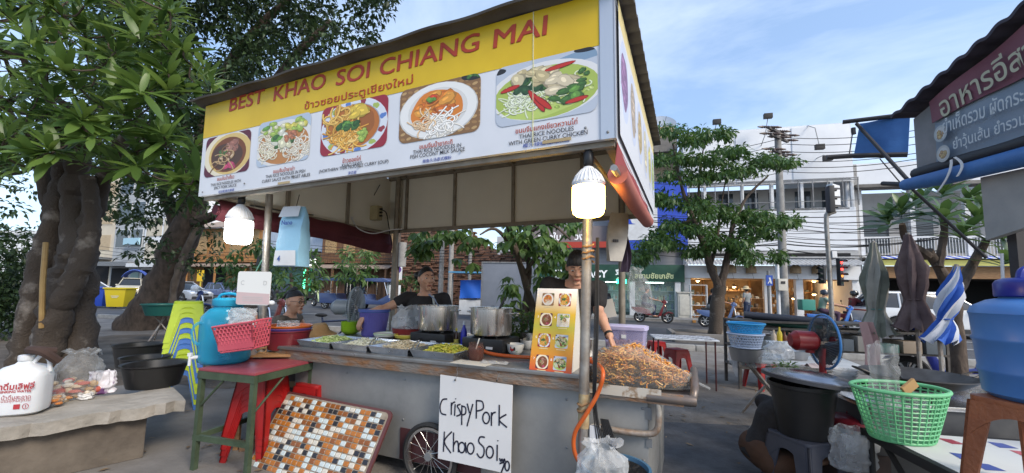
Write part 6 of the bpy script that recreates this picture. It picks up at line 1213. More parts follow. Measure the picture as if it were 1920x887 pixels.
for _ in range(60):
    p = Vector((r_.gauss(0, .065), r_.gauss(0, .05), abs(r_.gauss(.05, .045)))); fm.ball(p, (r_.uniform(.02, .045), r_.uniform(.02, .04), r_.uniform(.012, .03)), 7, 5, rz3(r_.uniform(0, 3)), r_.choice([(.5, .33, .18), (.42, .2, .08), (.58, .45, .3), (.6, .52, .42), (.45, .1, .07)]))
fm.build('snack_scraps', vcmat('food'), None, pk_ + Vector((0, 0, .006)), 0, 'pile of bread and fruit scraps inside the clear bag', 'scraps', kind='stuff')
sack('white_purple_bag', 'white bag with purple print beside the black basins', pxb(163, 745) + Vector((0, .12, 0)), .1, .07, .19, mat('bag_whiteprint', (.6, .58, .62), .4, c2=(.12, .05, .14), scale=5, lo=.55, hi=.6), 33, .4, knot=False)
sack('white_bundle', 'small white plastic bundle on the bench edge', pxb(160, 748), .06, .045, .05, mat('bundle_white', (.6, .59, .58), .5, bump=.4, bscale=30), 35, 0, knot=False)
sack('orange_peel_bag', 'low clear bag of orange peel at the canister side', pxb(92, 760), .1, .07, .09, clr, 36, 0, knot=False)
pm = MB()
for _ in range(22): pm.ball((r_.gauss(0, .045), r_.gauss(0, .03), r_.uniform(.012, .06)), (.03, .025, .012), 7, 5, rz3(r_.uniform(0, 3)), r_.choice([(.5, .22, .06), (.55, .3, .12), (.45, .16, .04)]))
pm.build('orange_peel', vcmat('food'), None, pxb(92, 760) + Vector((0, 0, .005)), 0, 'orange peel in the low clear bag', 'peel', kind='stuff')
gb_ = W(298, 640, z=0); gs = thing('green_basin', 'deep green basin on thin legs by the leaning tree', 'basin', (gb_.x, gb_.y, .62)); gp = mat('green_plastic', (.02, .12, .10), .4)
MB().lathe([(.30, 0), (.38, .24), (.41, .25), (.41, .27), (.36, .25), (.28, .01), (.01, .01)], n=36, cap0=True).build('shell', gp, gs)
st_ = thing('basin_stand', 'thin rusty stand under the green basin', 'stand', (gb_.x, gb_.y, 0))
for a in range(3): MB().tube([(.3*math.cos(a*2.1+.5), .3*math.sin(a*2.1+.5), 0), (-.14*math.cos(a*2.1+.5), -.14*math.sin(a*2.1+.5), .62)], .018, 6).build('leg', rustp, st_)
# ==== right foreground
def box_legs(t, w, d, h, m, r=.012):
    for x in (-w, w):
        for y in (-d, d): MB().tube([(x, y, 0), (x, y, h)], r, 8).build('leg', m, t)
slate = mat('stool_slate', (.05, .055, .075), .45, c2=(.065, .07, .09), scale=5); SG = stool_mesh(.44, .33, .40, slate, apron=.5, legw=.12)
q = W(1508, 815, z=.44); stool(SG, 'slate_stool', 'dark slate plastic stool carrying the black tub', (q.x, q.y, 0), .25)
bt = thing('black_tub', 'tall black plastic tub on the slate stool', 'tub', (q.x, q.y, .442), 0); MB().lathe([(.155, 0), (.20, .33), (.215, .335), (.215, .36), (.2, .358), (.152, .01), (.01, .01)], n=40, cap0=True).build('shell', bplas, bt)
ld = thing('pot_lid', 'wide steel pot lid lying tilted on the black tub', 'lid', (q.x+.05, q.y-.02, .835), 0); ld.rotation_euler = (.02, .09, .2)
MB().lathe([(.001, .05), (.12, .047), (.22, .03), (.265, .012), (.29, .012), (.29, -.012), (.28, -.012), (.27, .0), (.2, .02), (.001, .04)], n=56).build('dome', mat('lid_steel', (.32, .31, .33), .2, metal=.95, c2=(.24, .23, .25), scale=4, rvar=.08), ld); MB().lathe([(.285, .012), (.3, .008), (.302, -.016), (.288, -.018)], n=56).build('rim', mat('lid_rim', (.04, .04, .045), .4), ld)
NZ = .56
fq = [W(1628, 806, z=NZ), W(1905, 960, z=NZ), W(1700, 760, z=NZ)]
ax = fq[1]-fq[0]; fa = math.atan2(ax.y, ax.x); fl = 1.5
ft = thing('folding_table', 'black framed folding table with printed white sheet at lower right', 'table', (fq[0].x, fq[0].y, 0), fa+.08)
clothm = mat('printed_sheet', (.62, .62, .6), .5, c2=(.55, .56, .56), scale=2)
MB().bx(0, 1.25, .0, .95, NZ-.02, NZ).build('table_top', blkp, ft, bevel=.004); MB().bx(.012, 1.24, .012, .94, NZ+.001, NZ+.004).build('sheet', clothm, ft)
for nm, a in (('rail', (-.01, 1.26, -.03, -.001, NZ-.05, NZ+.004)), ('rail', (-.03, -.001, -.03, .96, NZ-.05, NZ+.004))): MB().bx(*a).build(nm, blk, ft, bevel=.004)
for a, b_ in (((.05, .02, 0), (.6, .02, NZ-.05)), ((.6, .05, 0), (.05, .05, NZ-.05)), ((.02, .0, .0), (.02, .0, NZ-.05)), ((.02, .9, 0), (.02, .9, NZ-.05)), ((1.2, .9, 0), (1.2, .9, NZ-.05))): MB().tube([a, b_], .017, 8).build('leg', blk, ft)
prn = MB(); r_ = random.Random(6)
for i in range(9):
    for j in range(7):
        x, y = .08+i*.13, .06+j*.13; c = r_.choice([(.3, .03, .05), (.08, .2, .1), (.05, .08, .3), (.45, .1, .12), (.1, .25, .2)])
        if r_.random() < .45: prn.add([(x, y, NZ+.0055), (x+.1, y+r_.uniform(-.02, .02), NZ+.0055), (x+.09, y+.08, NZ+.0055), (x+.01, y+.07, NZ+.0055)], [(0, 1, 2, 3)], c)
prn.build('sheet_print', vcmat('printed'), ft)['kind'] = 'stuff'
rs_ = MB();
for i in range(5): rs_.bx(.62+i*.12, .63+i*.12, .35, .9, NZ+.0062, NZ+.0066)
for j in range(4): rs_.bx(.6, 1.2, .38+j*.14, .395+j*.14, NZ+.0068, NZ+.0072)
rs_.build('sheet_grid', mat('sheet_red', (.3, .04, .05), .5), ft)['kind'] = 'stuff'
gk = mat('mint_basket', (.16, .50, .24), .4, c2=(.13, .44, .2), scale=6)
gp_ = W(1722, 842, z=NZ+.008) + Vector((.07, 0, 0)); gbk = thing('green_basket', 'mint green oval laundry basket on the folding table', 'basket', (gp_.x, gp_.y+.17, NZ+.008), .1)
def oval_basket(t, r0, r1, h, sy, m, nv, nr, th=.0045, rimr=.012):
    def P(a, v): r = r0+(r1-r0)*v**.9; return (r*math.cos(a), r*sy*math.sin(a), .01+(h-.01)*v)
    b = MB()
    for j in range(nr+1): v = j/nr; b.tube([P(2*math.pi*i/48, v) for i in range(49)], th, 5)
    b.build('rings', m, t)['kind'] = 'stuff'
    for i in range(nv): a = 2*math.pi*i/nv; MB().tube([P(a, 0), P(a, .5), P(a, 1)], th*1.15, 5).build('rib', m, t)
    MB().lathe([(.001, .0), (r0, .0), (r0*1.02, .014), (r0*.98, .014), (.001, .006)], n=40, sy=sy).build('base', m, t); MB().tube([P(2*math.pi*i/56, 1) for i in range(57)], rimr, 8).build('rim', m, t)
oval_basket(gbk, .175, .258, .30, .74, gk, 34, 11);
sack('basket_bag', 'clear plastic bags filling the green basket', (gp_.x, gp_.y+.17, NZ+.03), .17, .12, .25, clr, 51, .2, knot=False);
tbg = sack('tall_clear_bag', 'tall clear bag standing up in the green basket', (gp_.x-.06, gp_.y+.2, NZ+.16), .1, .06, .42, clr, 52, .1, knot=False);
MB().box((0, 0, 0), (.1, .015, .055), Matrix.Rotation(-.6, 3, 'Y')).build('wooden_pack', mat('pack_wood', (.4, .24, .1), .6), None, (gp_.x+.0, gp_.y+.1, NZ+.33), .1, 'little brown and white packet in the clear bag', 'packet')
brS = mat('stool_brown', (.28, .10, .045), .5, c2=(.22, .075, .035), scale=14, bump=.3, bscale=60); SBR = stool_mesh(.42, .36, .42, brS, apron=.42, legw=.09)
sb_ = W(2010, 735, y=1.68); st_ = stool(SBR, 'brown_stool', 'low brown woven plastic stool standing on the folding table', (sb_.x, sb_.y+.06, NZ+.009), .12)
bz = NZ+.009+.422; blw = mat('bottle_blue_big', (.05, .16, .42), .35, c2=(.06, .19, .47), scale=3, sss=.15); bb_ = thing('blue_bottle', 'big blue water bottle with dark blue lid at the right edge', 'water bottle', (sb_.x+.03, sb_.y+.08, bz), 0)
R_ = .225; MB().lathe([(R_*.8, 0), (R_*.9, .02), (R_*.93, .1), (R_*.955, .11), (R_*.955, .12), (R_*.94, .13), (R_*.975, .24), (R_, .25), (R_, .26), (R_*.98, .27), (R_, .36), (R_*1.02, .37), (R_*.97, .40), (R_*.75, .43), (R_*.58, .44), (R_*.56, .46)], n=56, cap0=True).build('body', blw, bb_)
dkb = mat('lid_dark_blue', (.01, .02, .22), .3); MB().lathe([(R_*.62, .445), (R_*.64, .45), (R_*.64, .505), (R_*.6, .52), (R_*.5, .53), (.001, .53)], n=40).build('lid', dkb, bb_); MB().tube(spline([(-.1, 0, .525), (-.08, 0, .565), (0, 0, .58), (.08, 0, .565), (.1, 0, .525)], 5), .014, 8).build('lid_handle', dkb, bb_)
TZ2 = .72; c0 = W(1378, 668, z=TZ2); c1 = W(1520, 692, z=TZ2)
rt = thing('work_table', 'folding work table with white plastic sheet, baskets and pans on it', 'table', (c0.x, c0.y, 0), rad(-22)); MB().bx(0, 1.15, -.28, .5, TZ2-.02, TZ2).build('table_top', mat('sheet_white', (.55, .56, .55), .5, c2=(.45, .46, .45), scale=6), rt, bevel=.004)
MB().grid(lambda u, v: (-.012-.03*v*math.sin(u*7)**2, -.28+u*.78, TZ2+.004-.2*v*(.5+.5*math.sin(u*9+1)**2)), 20, 6).build('sheet_drop', clr2, rt)
MB().grid(lambda u, v: (u*1.15, -.288-.015*math.sin(u*19)*v, TZ2+.004-.07*v*(.6+.4*math.sin(u*13)**2)), 30, 4).build('sheet_drop', clr2, rt)
for a, b_ in (((.1, -.2, 0), (.62, -.2, TZ2-.02)), ((.62, -.17, 0), (.1, -.17, TZ2-.02)), ((.1, .4, 0), (.62, .4, TZ2-.02)), ((.62, .43, 0), (.1, .43, TZ2-.02)), ((1.1, .1, 0), (1.1, .1, TZ2-.02))): MB().tube([a, b_], .016, 8).build('leg', rustp, rt)
def T2(px, py): return W(px, py, z=TZ2+.004)
p = W(1412, 680, z=TZ2+.004) + Vector((0, .12, 0)); alm = mat('aluminium_pan', (.45, .45, .46), .35, metal=.85, c2=(.38, .38, .39), scale=5)
t = thing('aluminium_basin', 'dull aluminium basin under the two slotted baskets', 'basin', p); MB().lathe([(.14, 0), (.165, .13), (.175, .135), (.16, .13), (.135, .008)], n=36, cap0=True).build('shell', alm, t)
def slot_basket(name, lab, at, r0, r1, h, m, nv=30, nr=5):
    t = thing(name, lab, 'basket', at, .2, 'slotted baskets on the work table')
    b = MB()
    for j in range(nr+1):
        v = j/nr; r = r0+(r1-r0)*v; b.tube([(r*math.cos(2*math.pi*i/40), r*math.sin(2*math.pi*i/40), .006+(h-.01)*v) for i in range(41)], .004 if 0 < j < nr else .008, 5)
    b.build('rings', m, t)['kind'] = 'stuff'; d = MB()
    for i in range(nv):
        for s in (-1, 1):
            P = []
            for j in range(nr+1): v = j/nr; r = r0+(r1-r0)*v; a = 2*math.pi*i/nv + s*v*.45; P.append((r*math.cos(a), r*math.sin(a), .006+(h-.01)*v))
            d.tube(P, .0032, 4)
    d.build('lattice', m, t)['kind'] = 'stuff'; MB().lathe([(.001, .003), (r0, .003), (r0, .01), (.001, .01)], n=32).build('base', m, t)
    MB().tube([(r1*1.01*math.cos(2*math.pi*i/40), r1*1.01*math.sin(2*math.pi*i/40), h) for i in range(41)], .011, 7).build('rim', m, t)
slot_basket('slotted_basket', 'pale blue slotted basket below the bright blue one', p + Vector((0, 0, .136)), .135, .17, .145, mat('basket_pale', (.5, .58, .72), .4)); slot_basket('slotted_basket', 'bright blue slotted basket on top of the pale one', p + Vector((.005, 0, .29)), .14, .175, .10, mat('basket_cyan', (.03, .32, .62), .4))
sack('bag_heap', 'heap of thin white plastic bags on the work table', T2(1465, 675) + Vector((0, .05, 0)), .17, .12, .2, clr2, 61, .2); sack('bag_heap', 'small clear bag in front of the plastic bag heap', T2(1440, 682), .1, .07, .1, clr, 62, .2)
V, Fc = clump_leaves([(r_.uniform(-.1, .1), r_.uniform(-.04, .04), .02) for _ in range(8)], .03, 10, .05, 0, .5, .3); link('cut_greens', np_mesh('cut_greens', V, Fc, md_leaf), None, T2(1475, 690), 0, 'few cut green leaves on the work table', 'greens', kind='stuff')
t = thing('aluminium_pan', 'open aluminium pan with vegetables right of the bag heap', 'pan', T2(1500, 676) + Vector((.03, .1, 0))); MB().lathe([(.1, 0), (.13, .09), (.138, .094), (.126, .09), (.098, .008), (.001, .008)], n=32, cap0=True).build('shell', alm, t); MB().lathe([(.001, .06), (.118, .06)], n=20).build('contents', mat('greens_mix', (.12, .2, .06), .7, c2=(.3, .3, .2), scale=50, bump=.8, bscale=60), t)
t = thing('cloth_rag', 'pale pink cloth heaped at the end of the work table', 'cloth', T2(1535, 690)); MB().grid(lambda u, v: ((u-.5)*.24, (v-.5)*.14, .012+.035*math.sin(u*8+v*4)**2*math.sin(math.pi*v)), 18, 10).build('cloth', mat('cloth_pink', (.46, .38, .36), .9), t, solid=.004)
t = thing('sauce_caddy', 'white slotted tray of sauce bottles behind the pans', 'caddy', T2(1487, 655) + Vector((.05, .3, 0))); MB().bx(-.16, .16, -.09, .09, 0, .07).build('tray', mat('caddy_white', (.5, .5, .48), .5), t, bevel=.01)
for k, (x, c, h) in enumerate(((-.1, (.5, .4, .3), .2), (-.02, (.55, .42, .03), .24), (.05, (.12, .04, .02), .18), (.11, (.14, .06, .02), .17))): bo = MB().lathe([(.03, .07), (.032, .08), (.032, h*.75), (.012, h*.9), (.011, h+.02)], (x, 0, 0), 14, cap1=True).build('bottle', mat('caddy_b%d' % k, c, .3), t)
fq_ = W(1545, 745, y=3.45); red_f = mat('fan_red', (.24, .012, .015), .35, c2=(.2, .01, .012), scale=4)
fan('table_fan', 'red table fan with blue rimmed guard', (fq_.x, fq_.y, .64), rad(-10), .225, red_f, sheer('fan_dark_wire', (.06, .07, .08), .75, .5), .40, ring=mat('fan_blue', (.05, .2, .48), .35), motor_l=.2, motor_r=.085, bladec=sheer('blade_dark', (.06, .08, .1), .55, .15), solidbase=.13)
fs_ = thing('fan_stand_table', 'low metal table under the red fan', 'table', (fq_.x, fq_.y, 0)); MB().bx(-.24, .3, -.2, .26, .61, .64).build('table_top', gsteel, fs_, bevel=.004); box_legs(fs_, .2, .17, .61, rustp)
tealm = mat('teal_cloth', (.10, .28, .26), .8, c2=(.07, .22, .2), scale=6); tq = W(1590, 800, y=3.2); t = thing('teal_cloth', 'teal cloth hanging under the red fan', 'cloth', (tq.x, tq.y, .0)); MB().grid(lambda u, v: ((u-.5)*.3*(1+.3*v), .05*math.sin(u*14)*v, .60-.58*v), 20, 6).build('cloth', tealm, t, solid=.004)
wq = W(1632, 760, y=3.2); t = thing('white_box', 'white speckled foam box behind the clear bag', 'box', (wq.x, wq.y+.2, .38), .1); MB().bx(-.17, .17, -.13, .13, 0, .30).build('body', mat('foam_white', (.52, .52, .48), .8, c2=(.4, .38, .33), scale=14), t, bevel=.012); MB().bx(-.18, .18, -.14, .14, .301, .33).build('lid', mat('foam_white'), t, bevel=.01)
t2_ = thing('box_crate', 'dark crate below the white foam box', 'crate', (wq.x, wq.y+.2, 0), .1); MB().bx(-.2, .2, -.15, .15, 0, .379).build('body', mat('crate_dark'), t2_, bevel=.01)
t = thing('glass_bowls', 'small stack of clear bowls on the foam box', 'bowls', (wq.x-.02, wq.y+.2, .711));
for k in range(3): MB().lathe([(.04, 0), (.085, .07), (.088, .07)], (0, 0, k*.02), 24, cap0=True).build('bowl', clr2, t)
rq = W(1600, 800, y=2.95); t = thing('rice_cooker', 'red and white rice cooker under the pot lid', 'rice cooker', (rq.x, rq.y, .36), .2); MB().lathe([(.13, 0), (.15, .02), (.16, .12), (.155, .15)], n=32, cap0=True).build('body', wtrim, t); MB().lathe([(.158, .15), (.155, .17), (.11, .21), (.05, .222), (.001, .224)], n=32).build('lid', mat('cooker_red', (.22, .02, .03), .3), t); MB().bx(-.02, .02, -.03, .03, .222, .24).build('lid_knob', mat('cooker_red'), t); MB().lathe([(.001, .0), (.02, 0)], (0, -.12, .2), 14, R=Matrix.Rotation(.9, 3, 'X')).build('badge', wtrim, t)
t = thing('low_crate', 'low crate under the rice cooker', 'crate', (rq.x, rq.y, 0), .2); MB().bx(-.2, .2, -.17, .17, 0, .358).build('body', mat('crate_dark'), t, bevel=.01)
kq = W(1790, 735, z=.78); kt = thing('wok_stove', 'steel stove counter under the wok', 'stove', (kq.x, kq.y+.25, 0), rad(-10)); MB().bx(-.62, .6, -.38, .45, 0, .68).build('body', mat('stove_dark', (.06, .06, .065), .5, metal=.4, c2=(.1, .1, .1), scale=5), kt, bevel=.01); MB().bx(-.64, .62, -.40, .47, .68, .71).build('top', ste, kt, bevel=.005); MB().bx(-.6, .58, -.402, -.398, .69, .70).build('edge_strip', inox, kt)
wkm = mat('wok_iron', (.11, .105, .10), .45, metal=.6, c2=(.06, .055, .05), scale=6); wk = thing('wok', 'wide blackened wok on the stove at right', 'wok', (kq.x+.02, kq.y+.28, .722), rad(-10)); MB().lathe([(.001, .0), (.12, .012), (.25, .055), (.34, .12), (.348, .122), (.34, .128), (.25, .065), (.12, .022), (.001, .01)], n=48).build('bowl', wkm, wk)
for s in (-1, 1): MB().tube(spline([(s*.33, -.05, .12), (s*.4, -.04, .15), (s*.415, 0, .155), (s*.4, .04, .15), (s*.33, .05, .12)], 4), .008, 8).build('handle', wkm, wk)
MB().tube([(-.42, -.35, .25), (-.15, -.1, .06)], .016, 8).build('spatula_handle', blkp, None, (kq.x+.02, kq.y+.28, .722), rad(-10), 'black handled spatula resting in the wok', 'spatula')
def umbrella(lab, px, py0, pym, py1, d, m1, m2, twist, wmax, ring=None, pbot=None, tip=None):
    b = W(px, py1, y=d); t_ = W(px+(tip or 0), py0, y=d); h = t_.z; t = thing('closed_umbrella', lab, 'umbrella', (b.x, b.y, 0), 0); zb = b.z; ti = (t_.x-b.x)
    MB().tube([(0, 0, 0), (0, 0, zb+.1), (ti, 0, h+.02)], .018, 8).build('pole', rustp, t); zt = W(px, pym, y=d).z; nn = 28; mm = 24
    for k, m in ((0, m1), (1, m2)):
        if m is None: continue
        c = MB()
        for j in range(mm+1):
            v = j/mm; z = zb+(h-zb)*v; fz_ = (zt-zb)/(h-zb)
            r = wmax*(1-.62*(v/fz_)) if v < fz_ else wmax*(.40+.26*math.sin(min(1, (v-fz_)/(1-fz_)*1.1)*math.pi)**.8)*(1-1.15*max(0, (v-fz_)/(1-fz_)-.5))
            for i in range(nn+1):
                a = 2*math.pi*i/nn + twist*v; rr = r*(1+.24*math.sin(7*2*math.pi*i/nn+j*.12)+.22*mnoise.noise(Vector((i*.7 % nn, j*.35, px)))); c.v.append((rr*math.cos(a)+ti*v, rr*math.sin(a), z+(0.03*math.sin(7*2*math.pi*i/nn) if j == 0 else 0)))
        for j in range(mm):
            for i in range(nn):
                s_ = (i*7//nn) % 2 if m2 else 0
                if s_ == k: c.f.append((j*(nn+1)+i, j*(nn+1)+i+1, (j+1)*(nn+1)+i+1, (j+1)*(nn+1)+i))
        c.build('cloth', m, t, ang=60)
    MB().tube([(ti*.3+wmax*.42*math.cos(a*.4), wmax*.42*math.sin(a*.4), zt) for a in range(17)], .008, 6).build('tie', ring or m1, t)
um1 = mat('umb_green', (.13, .14, .11), .85, c2=(.19, .20, .16), scale=6, bump=.3, bscale=20); um1b = mat('umb_pale', (.30, .29, .25), .85, c2=(.24, .23, .2), scale=6); um2 = mat('umb_maroon', (.10, .065, .065), .85, c2=(.14, .10, .095), scale=6, bump=.3, bscale=20); um3 = mat('umb_blue', (.03, .10, .42), .8, c2=(.04, .13, .48), scale=6); um3b = mat('umb_white', (.55, .57, .62), .8)
umbrella('folded grey green umbrella with pale stripes, left of three', 1645, 455, 580, 628, 4.6, um1, um1b, 1.2, .155, mat('tie_green', (.1, .2, .18), .8), tip=-8); umbrella('folded maroon umbrella between the other two', 1720, 440, 562, 618, 4.3, um2, None, .6, .17, tip=-18); umbrella('folded blue and white striped umbrella, right of three', 1762, 500, 598, 640, 4.0, um3, um3b, 3.2, .13, tip=32)
pkq = W(1640, 690, y=4.5); t = thing('pink_rag', 'faded pink cloth hanging under the grey green umbrella', 'cloth', pkq, .2); MB().grid(lambda u, v: (-.12+.2*u*(1-.4*v)+.03*math.sin(v*4), .03*math.sin(u*9+v*2), .5*v), 10, 14).build('cloth', mat('rag_pink', (.42, .27, .26), .9), t, solid=.004)
rk0, rk1 = W(1395, 590, y=6.4), W(1552, 604, y=6.0)
for k, (off, r, m, lab) in enumerate((((0, 0, 0), .055, mat('roll_navy', (.03, .035, .05), .6), 'thick navy rolled awning lying on the rack'), ((.12, 0, -.1), .045, mat('roll_green', (.02, .08, .06), .6), 'dark green rolled awning below the navy one'), ((.2, .08, -.2), .03, mat('roll_grey', (.2, .2, .2), .6), 'grey pole bundle under the rolled awnings'))):
    b = MB().tube([rk0+Vector(off), rk1+Vector(off)], r, 12); b.build('rolled_awning', m, label=lab, cat='awning')
rkt = thing('awning_rack', 'dark market cart rack under the rolled awnings', 'rack', ((rk0.x+rk1.x)/2+.5, 6.3, 0), -.15)
for z in (.3, .6, .9, 1.0): MB().bx(-1.2, 1.6, -.3, .3, z, z+.03).build('shelf', mat('rack_dark', (.05, .045, .04), .6, c2=(.09, .08, .07), scale=8), rkt)
for x in (-1.18, 0, 1.58):
    for y in (-.28, .28): MB().bx(x-.02, x+.02, y-.02, y+.02, 0, 1.03).build('post', mat('rack_dark'), rkt)
for k in range(9):
    m = mat('rack_item_%d' % (k % 4), [(.08, .1, .12), (.3, .28, .25), (.05, .12, .1), (.25, .2, .15)][k % 4], .6); MB().bx(-.12, .12, -.2, .2, 0, .12+.05*(k % 3)).build('storage_tub', m, None, rkt.matrix_world @ Vector((0, 0, 0)) if False else (rkt.location.x-.95+k*.29, rkt.location.y-.02-.04*k, .632), -.15, ['dark blue tub on the awning rack', 'beige tub on the awning rack', 'dark green tub on the awning rack', 'brown tub on the awning rack'][k % 4], 'tub', 'tubs on the awning rack', bevel=.012)
q = W(1280, 632, z=.74); t = thing('customer_table', 'small white topped customer table behind the noodle bag', 'table', (q.x, q.y, 0), -.2); MB().bx(-.45, .45, -.3, .3, .72, .74).build('table_top', wtrim, t, bevel=.005); ch = MB()
for i in range(9):
    for j in range(6):
        if (i+j) % 2: ch.bx(-.45+i*.1, -.35+i*.1, -.3+j*.1, -.2+j*.1, .7405, .7415)
ch.build('checks', mat('check_grey', (.2, .2, .22), .5), t)['kind'] = 'stuff'; box_legs(t, .4, .25, .72, mat('leg_maroon', (.08, .02, .02), .5))
for k in range(2): stool(SR, 'red_stool', 'red plastic stool stacked by the customer table', W(1270, 715, z=0) + Vector((0, .0, k*.06)), .3, 'red stools by the customer table')
stool(SR, 'red_stool', 'red plastic stool farther back under the customer table', W(1262, 700, z=0)+Vector((0, .8, 0)), .1)
for k in range(2): stool(SR, 'red_stool', 'red plastic stool beneath the work table', W(1440, 738, z=0) + Vector((.1, .3, .06*k)), .2, 'red stools beneath the work table')
bq = M_CART @ Vector((.24, -.16, 0)); bbn = thing('blue_bin', 'steel blue round bin with black liner beside the cart', 'bin', (bq.x, bq.y, 0), -.3); bbm = mat('bin_steelblue', (.05, .13, .22), .4, c2=(.06, .15, .25), scale=5)
MB().lathe([(.13, 0), (.165, .40), (.19, .41), (.19, .46), (.175, .46), (.16, .41), (.125, .01)], n=40, cap0=True).build('shell', bbm, bbn); MB().lathe([(.165, .44), (.14, .42), (.1, .4), (.02, .39)], n=30).build('liner', mat('liner_black', (.02, .02, .02), .35, bump=1, bscale=30), bbn)
sack('tied_white_bag', 'white tied plastic bag spilling over the blue bin', (bq.x-.09, bq.y-.05, .32), .15, .1, .3, clr2, 71, 0); sack('red_bundle', 'red plastic bundle beside the blue bin', (bq.x-.16, bq.y-.06, .16), .08, .06, .14, mat('bundle_red', (.4, .06, .05), .5), 72, 0, knot=False)
MB().bx(-.03, .03, -.02, .02, 0, .62).build('white_post', wtrim, None, M_CART @ Vector((.1, -.04, 0)), RZ, 'white plastic strip beside the right pole', 'strip', bevel=.006)
cbn = MB()
for k in range(6): cbn.tube(spline([M_CART @ Vector((.14+.008*k, -.03, .66)), M_CART @ Vector((.17+.012*k, -.04, .5)), M_CART @ Vector((.15+.008*k, -.04, .34)), M_CART @ Vector((.13, -.03, .45)), M_CART @ Vector((.14, -.03, .62))], 5), .005, 6)
cbn.build('cable_coil', rope_b, label='coil of black cable hanging behind the right pole', cat='cable', kind='stuff')
# ---- stall roof with banner at the right edge
b0, b1 = Vector((3.5, 3.55, 0)), Vector((3.36, 2.55, 0))
def bw_(px, py): # point on the banner's vertical plane
    r = ray(px, py); n = (b1-b0).cross(Vector((0, 0, 1))); t = (b0-CAMP).dot(n)/r.dot(n); return CAMP + r*t
ang_b = math.atan2((b1-b0).y, (b1-b0).x); Mb = Matrix.Translation((b0.x, b0.y, 0)) @ Matrix.Rotation(ang_b, 4, 'Z'); Mbi = Mb.inverted()
def lb(px, py): return Mbi @ bw_(px, py)
rsb = thing('neighbour_stall', 'neighbouring stall with dark roof and faded blue Thai banner', 'stall', matrix=Mb)
def line(p, q):
    a, b = lb(*p), lb(*q); k = (b.z-a.z)/(b.x-a.x); return lambda x: a.z+k*(x-a.x)
zt_, zm_, zb_, zc_ = line((1704, 214), (1920, 36)), line((1760, 226), (1920, 146)), line((1752, 310), (1920, 262)), line((1705, 350), (1920, 300))
bxs = lb(1752, 260).x; bx0 = lb(1706, 230).x; XR = lb(1920, 100).x+.45
bnm = mat('banner_grey', (.13, .18, .24), .6, c2=(.19, .24, .3), scale=2, bump=.15, bscale=4)
def bsh(x, v): z0, z1 = zb_(x), zt_(x)-.05; return z0+(z1-z0)*v
bnr = MB().grid(lambda u, v: (bxs+(XR-bxs)*u, .012*math.sin(u*11+v*3), bsh(bxs+(XR-bxs)*u, v)), 24, 8).build('banner', bnm, rsb, solid=.004)
mrn = mat('banner_maroon', (.17, .06, .08), .6, c2=(.13, .04, .06), scale=3)
def msh(x, v): z0, z1 = zm_(x), zt_(x)-.055; return z0+(z1-z0)*v
MB().grid(lambda u, v: (bxs+(XR-bxs)*u, -.02+.012*math.sin(u*11+.6*3+v*1.2), msh(bxs+(XR-bxs)*u, v)), 24, 4).build('maroon_band', mrn, bnr, solid=.003)
def bt_(t, px0, py0, px1, py1, m, hg):
    a, b = lb(px0, py0), lb(px1, py1); w = math.hypot(b.x-a.x, b.z-a.z); text(t, .12, m, bnr, 'lettering', ((a.x+b.x)/2, -.04, (a.z+b.z)/2), rot=(math.pi/2, -math.atan2(b.z-a.z, b.x-a.x), 0), width=w, bold=.001, hgt=hg)
bt_('อาหารอีสาน', 1772, 202, 1985, 62, mat('banner_khaki', (.36, .36, .26), .6), .19); bt_('ยำเห็ดรวม ผัดกระเพรา', 1778, 236, 1985, 152, mat('banner_white', (.42, .47, .5), .6), .125); bt_('ยำวุ้นเส้น ยำรวมมิตร', 1798, 272, 1985, 205, mat('banner_white'), .125)
for px, py, c in ((1773, 250, (.3, .34, .36)), (1778, 288, (.33, .35, .35))):
    a = lb(px, py); pc = Pic(px); pc.el(0, 0, .95, .95, c); pc.el(0, 0, .7, .7, (.4, .42, .42)); pc.lumps(0, -.1, .4, .35, 12, .15, .3, [(.35, .27, .12), (.3, .2, .1)]); pc.bake(a.x-.06, a.x+.06, a.z-.07, a.z+.07, -.036, .4, 'dish_picture', bnr)
MB().grid(lambda u, v: (bx0-.06+(XR+.3-bx0)*u, -.1+v*2.4, zt_(bx0-.06+(XR+.3-bx0)*u)+.012*math.sin(u*70)), 140, 3).build('roof', mat('roof_navy', (.028, .025, .04), .8, c2=(.05, .045, .06), scale=5), rsb, solid=-.025)
MB().add([(x, y, zt_(x)-dz) for x in (bx0, XR) for y in (.04, .1) for dz in (.04, .11)], [(0, 1, 3, 2), (4, 6, 7, 5), (0, 4, 5, 1), (2, 3, 7, 6), (0, 2, 6, 4), (1, 5, 7, 3)]).build('roof_beam', mat('beam_dark', (.04, .035, .035), .8), rsb, fixn=True)
MB().grid(lambda u, v: (bx0+(bxs-.01-bx0)*u, .03, (zc_(bx0)+.04)*(1-v)+(zt_(bx0+(bxs-bx0)*u)-.05)*v), 4, 4).build('end_panel', mat('end_grey', (.16, .17, .18), .8, c2=(.22, .22, .23), scale=4), rsb, solid=.02)
btp = mat('blue_tarp', (.03, .11, .30), .55, c2=(.04, .14, .36), scale=5, bump=.3, bscale=14)
MB().tube([(bx0-.05, -.03, zc_(bx0-.05)+.015), (bxs+.1, -.045, zc_(bxs+.1)), (XR, -.03, zc_(XR)+.02)], [.05, .062, .07], 16).build('rolled_tarp', btp, rsb)
MB().tube([(bx0, .02, zc_(bx0)+.1), (XR, .02, zc_(XR)+.13)], .05, 10).build('rolled_tarp', mat('tarp_black', (.02, .022, .026), .6), rsb)
wx = lb(1815, 300).x
MB().grid(lambda u, v: (wx-.14*u*u+.02*v, -.12, zc_(wx)+.1-.22*u), 8, 2).build('white_tie', wtrim, rsb, solid=.004); MB().grid(lambda u, v: (wx+.03+.05*math.sin(u*3)+.02*v, -.122, zc_(wx)+.11-.15*u), 8, 2).build('white_tie', wtrim, rsb, solid=.004)
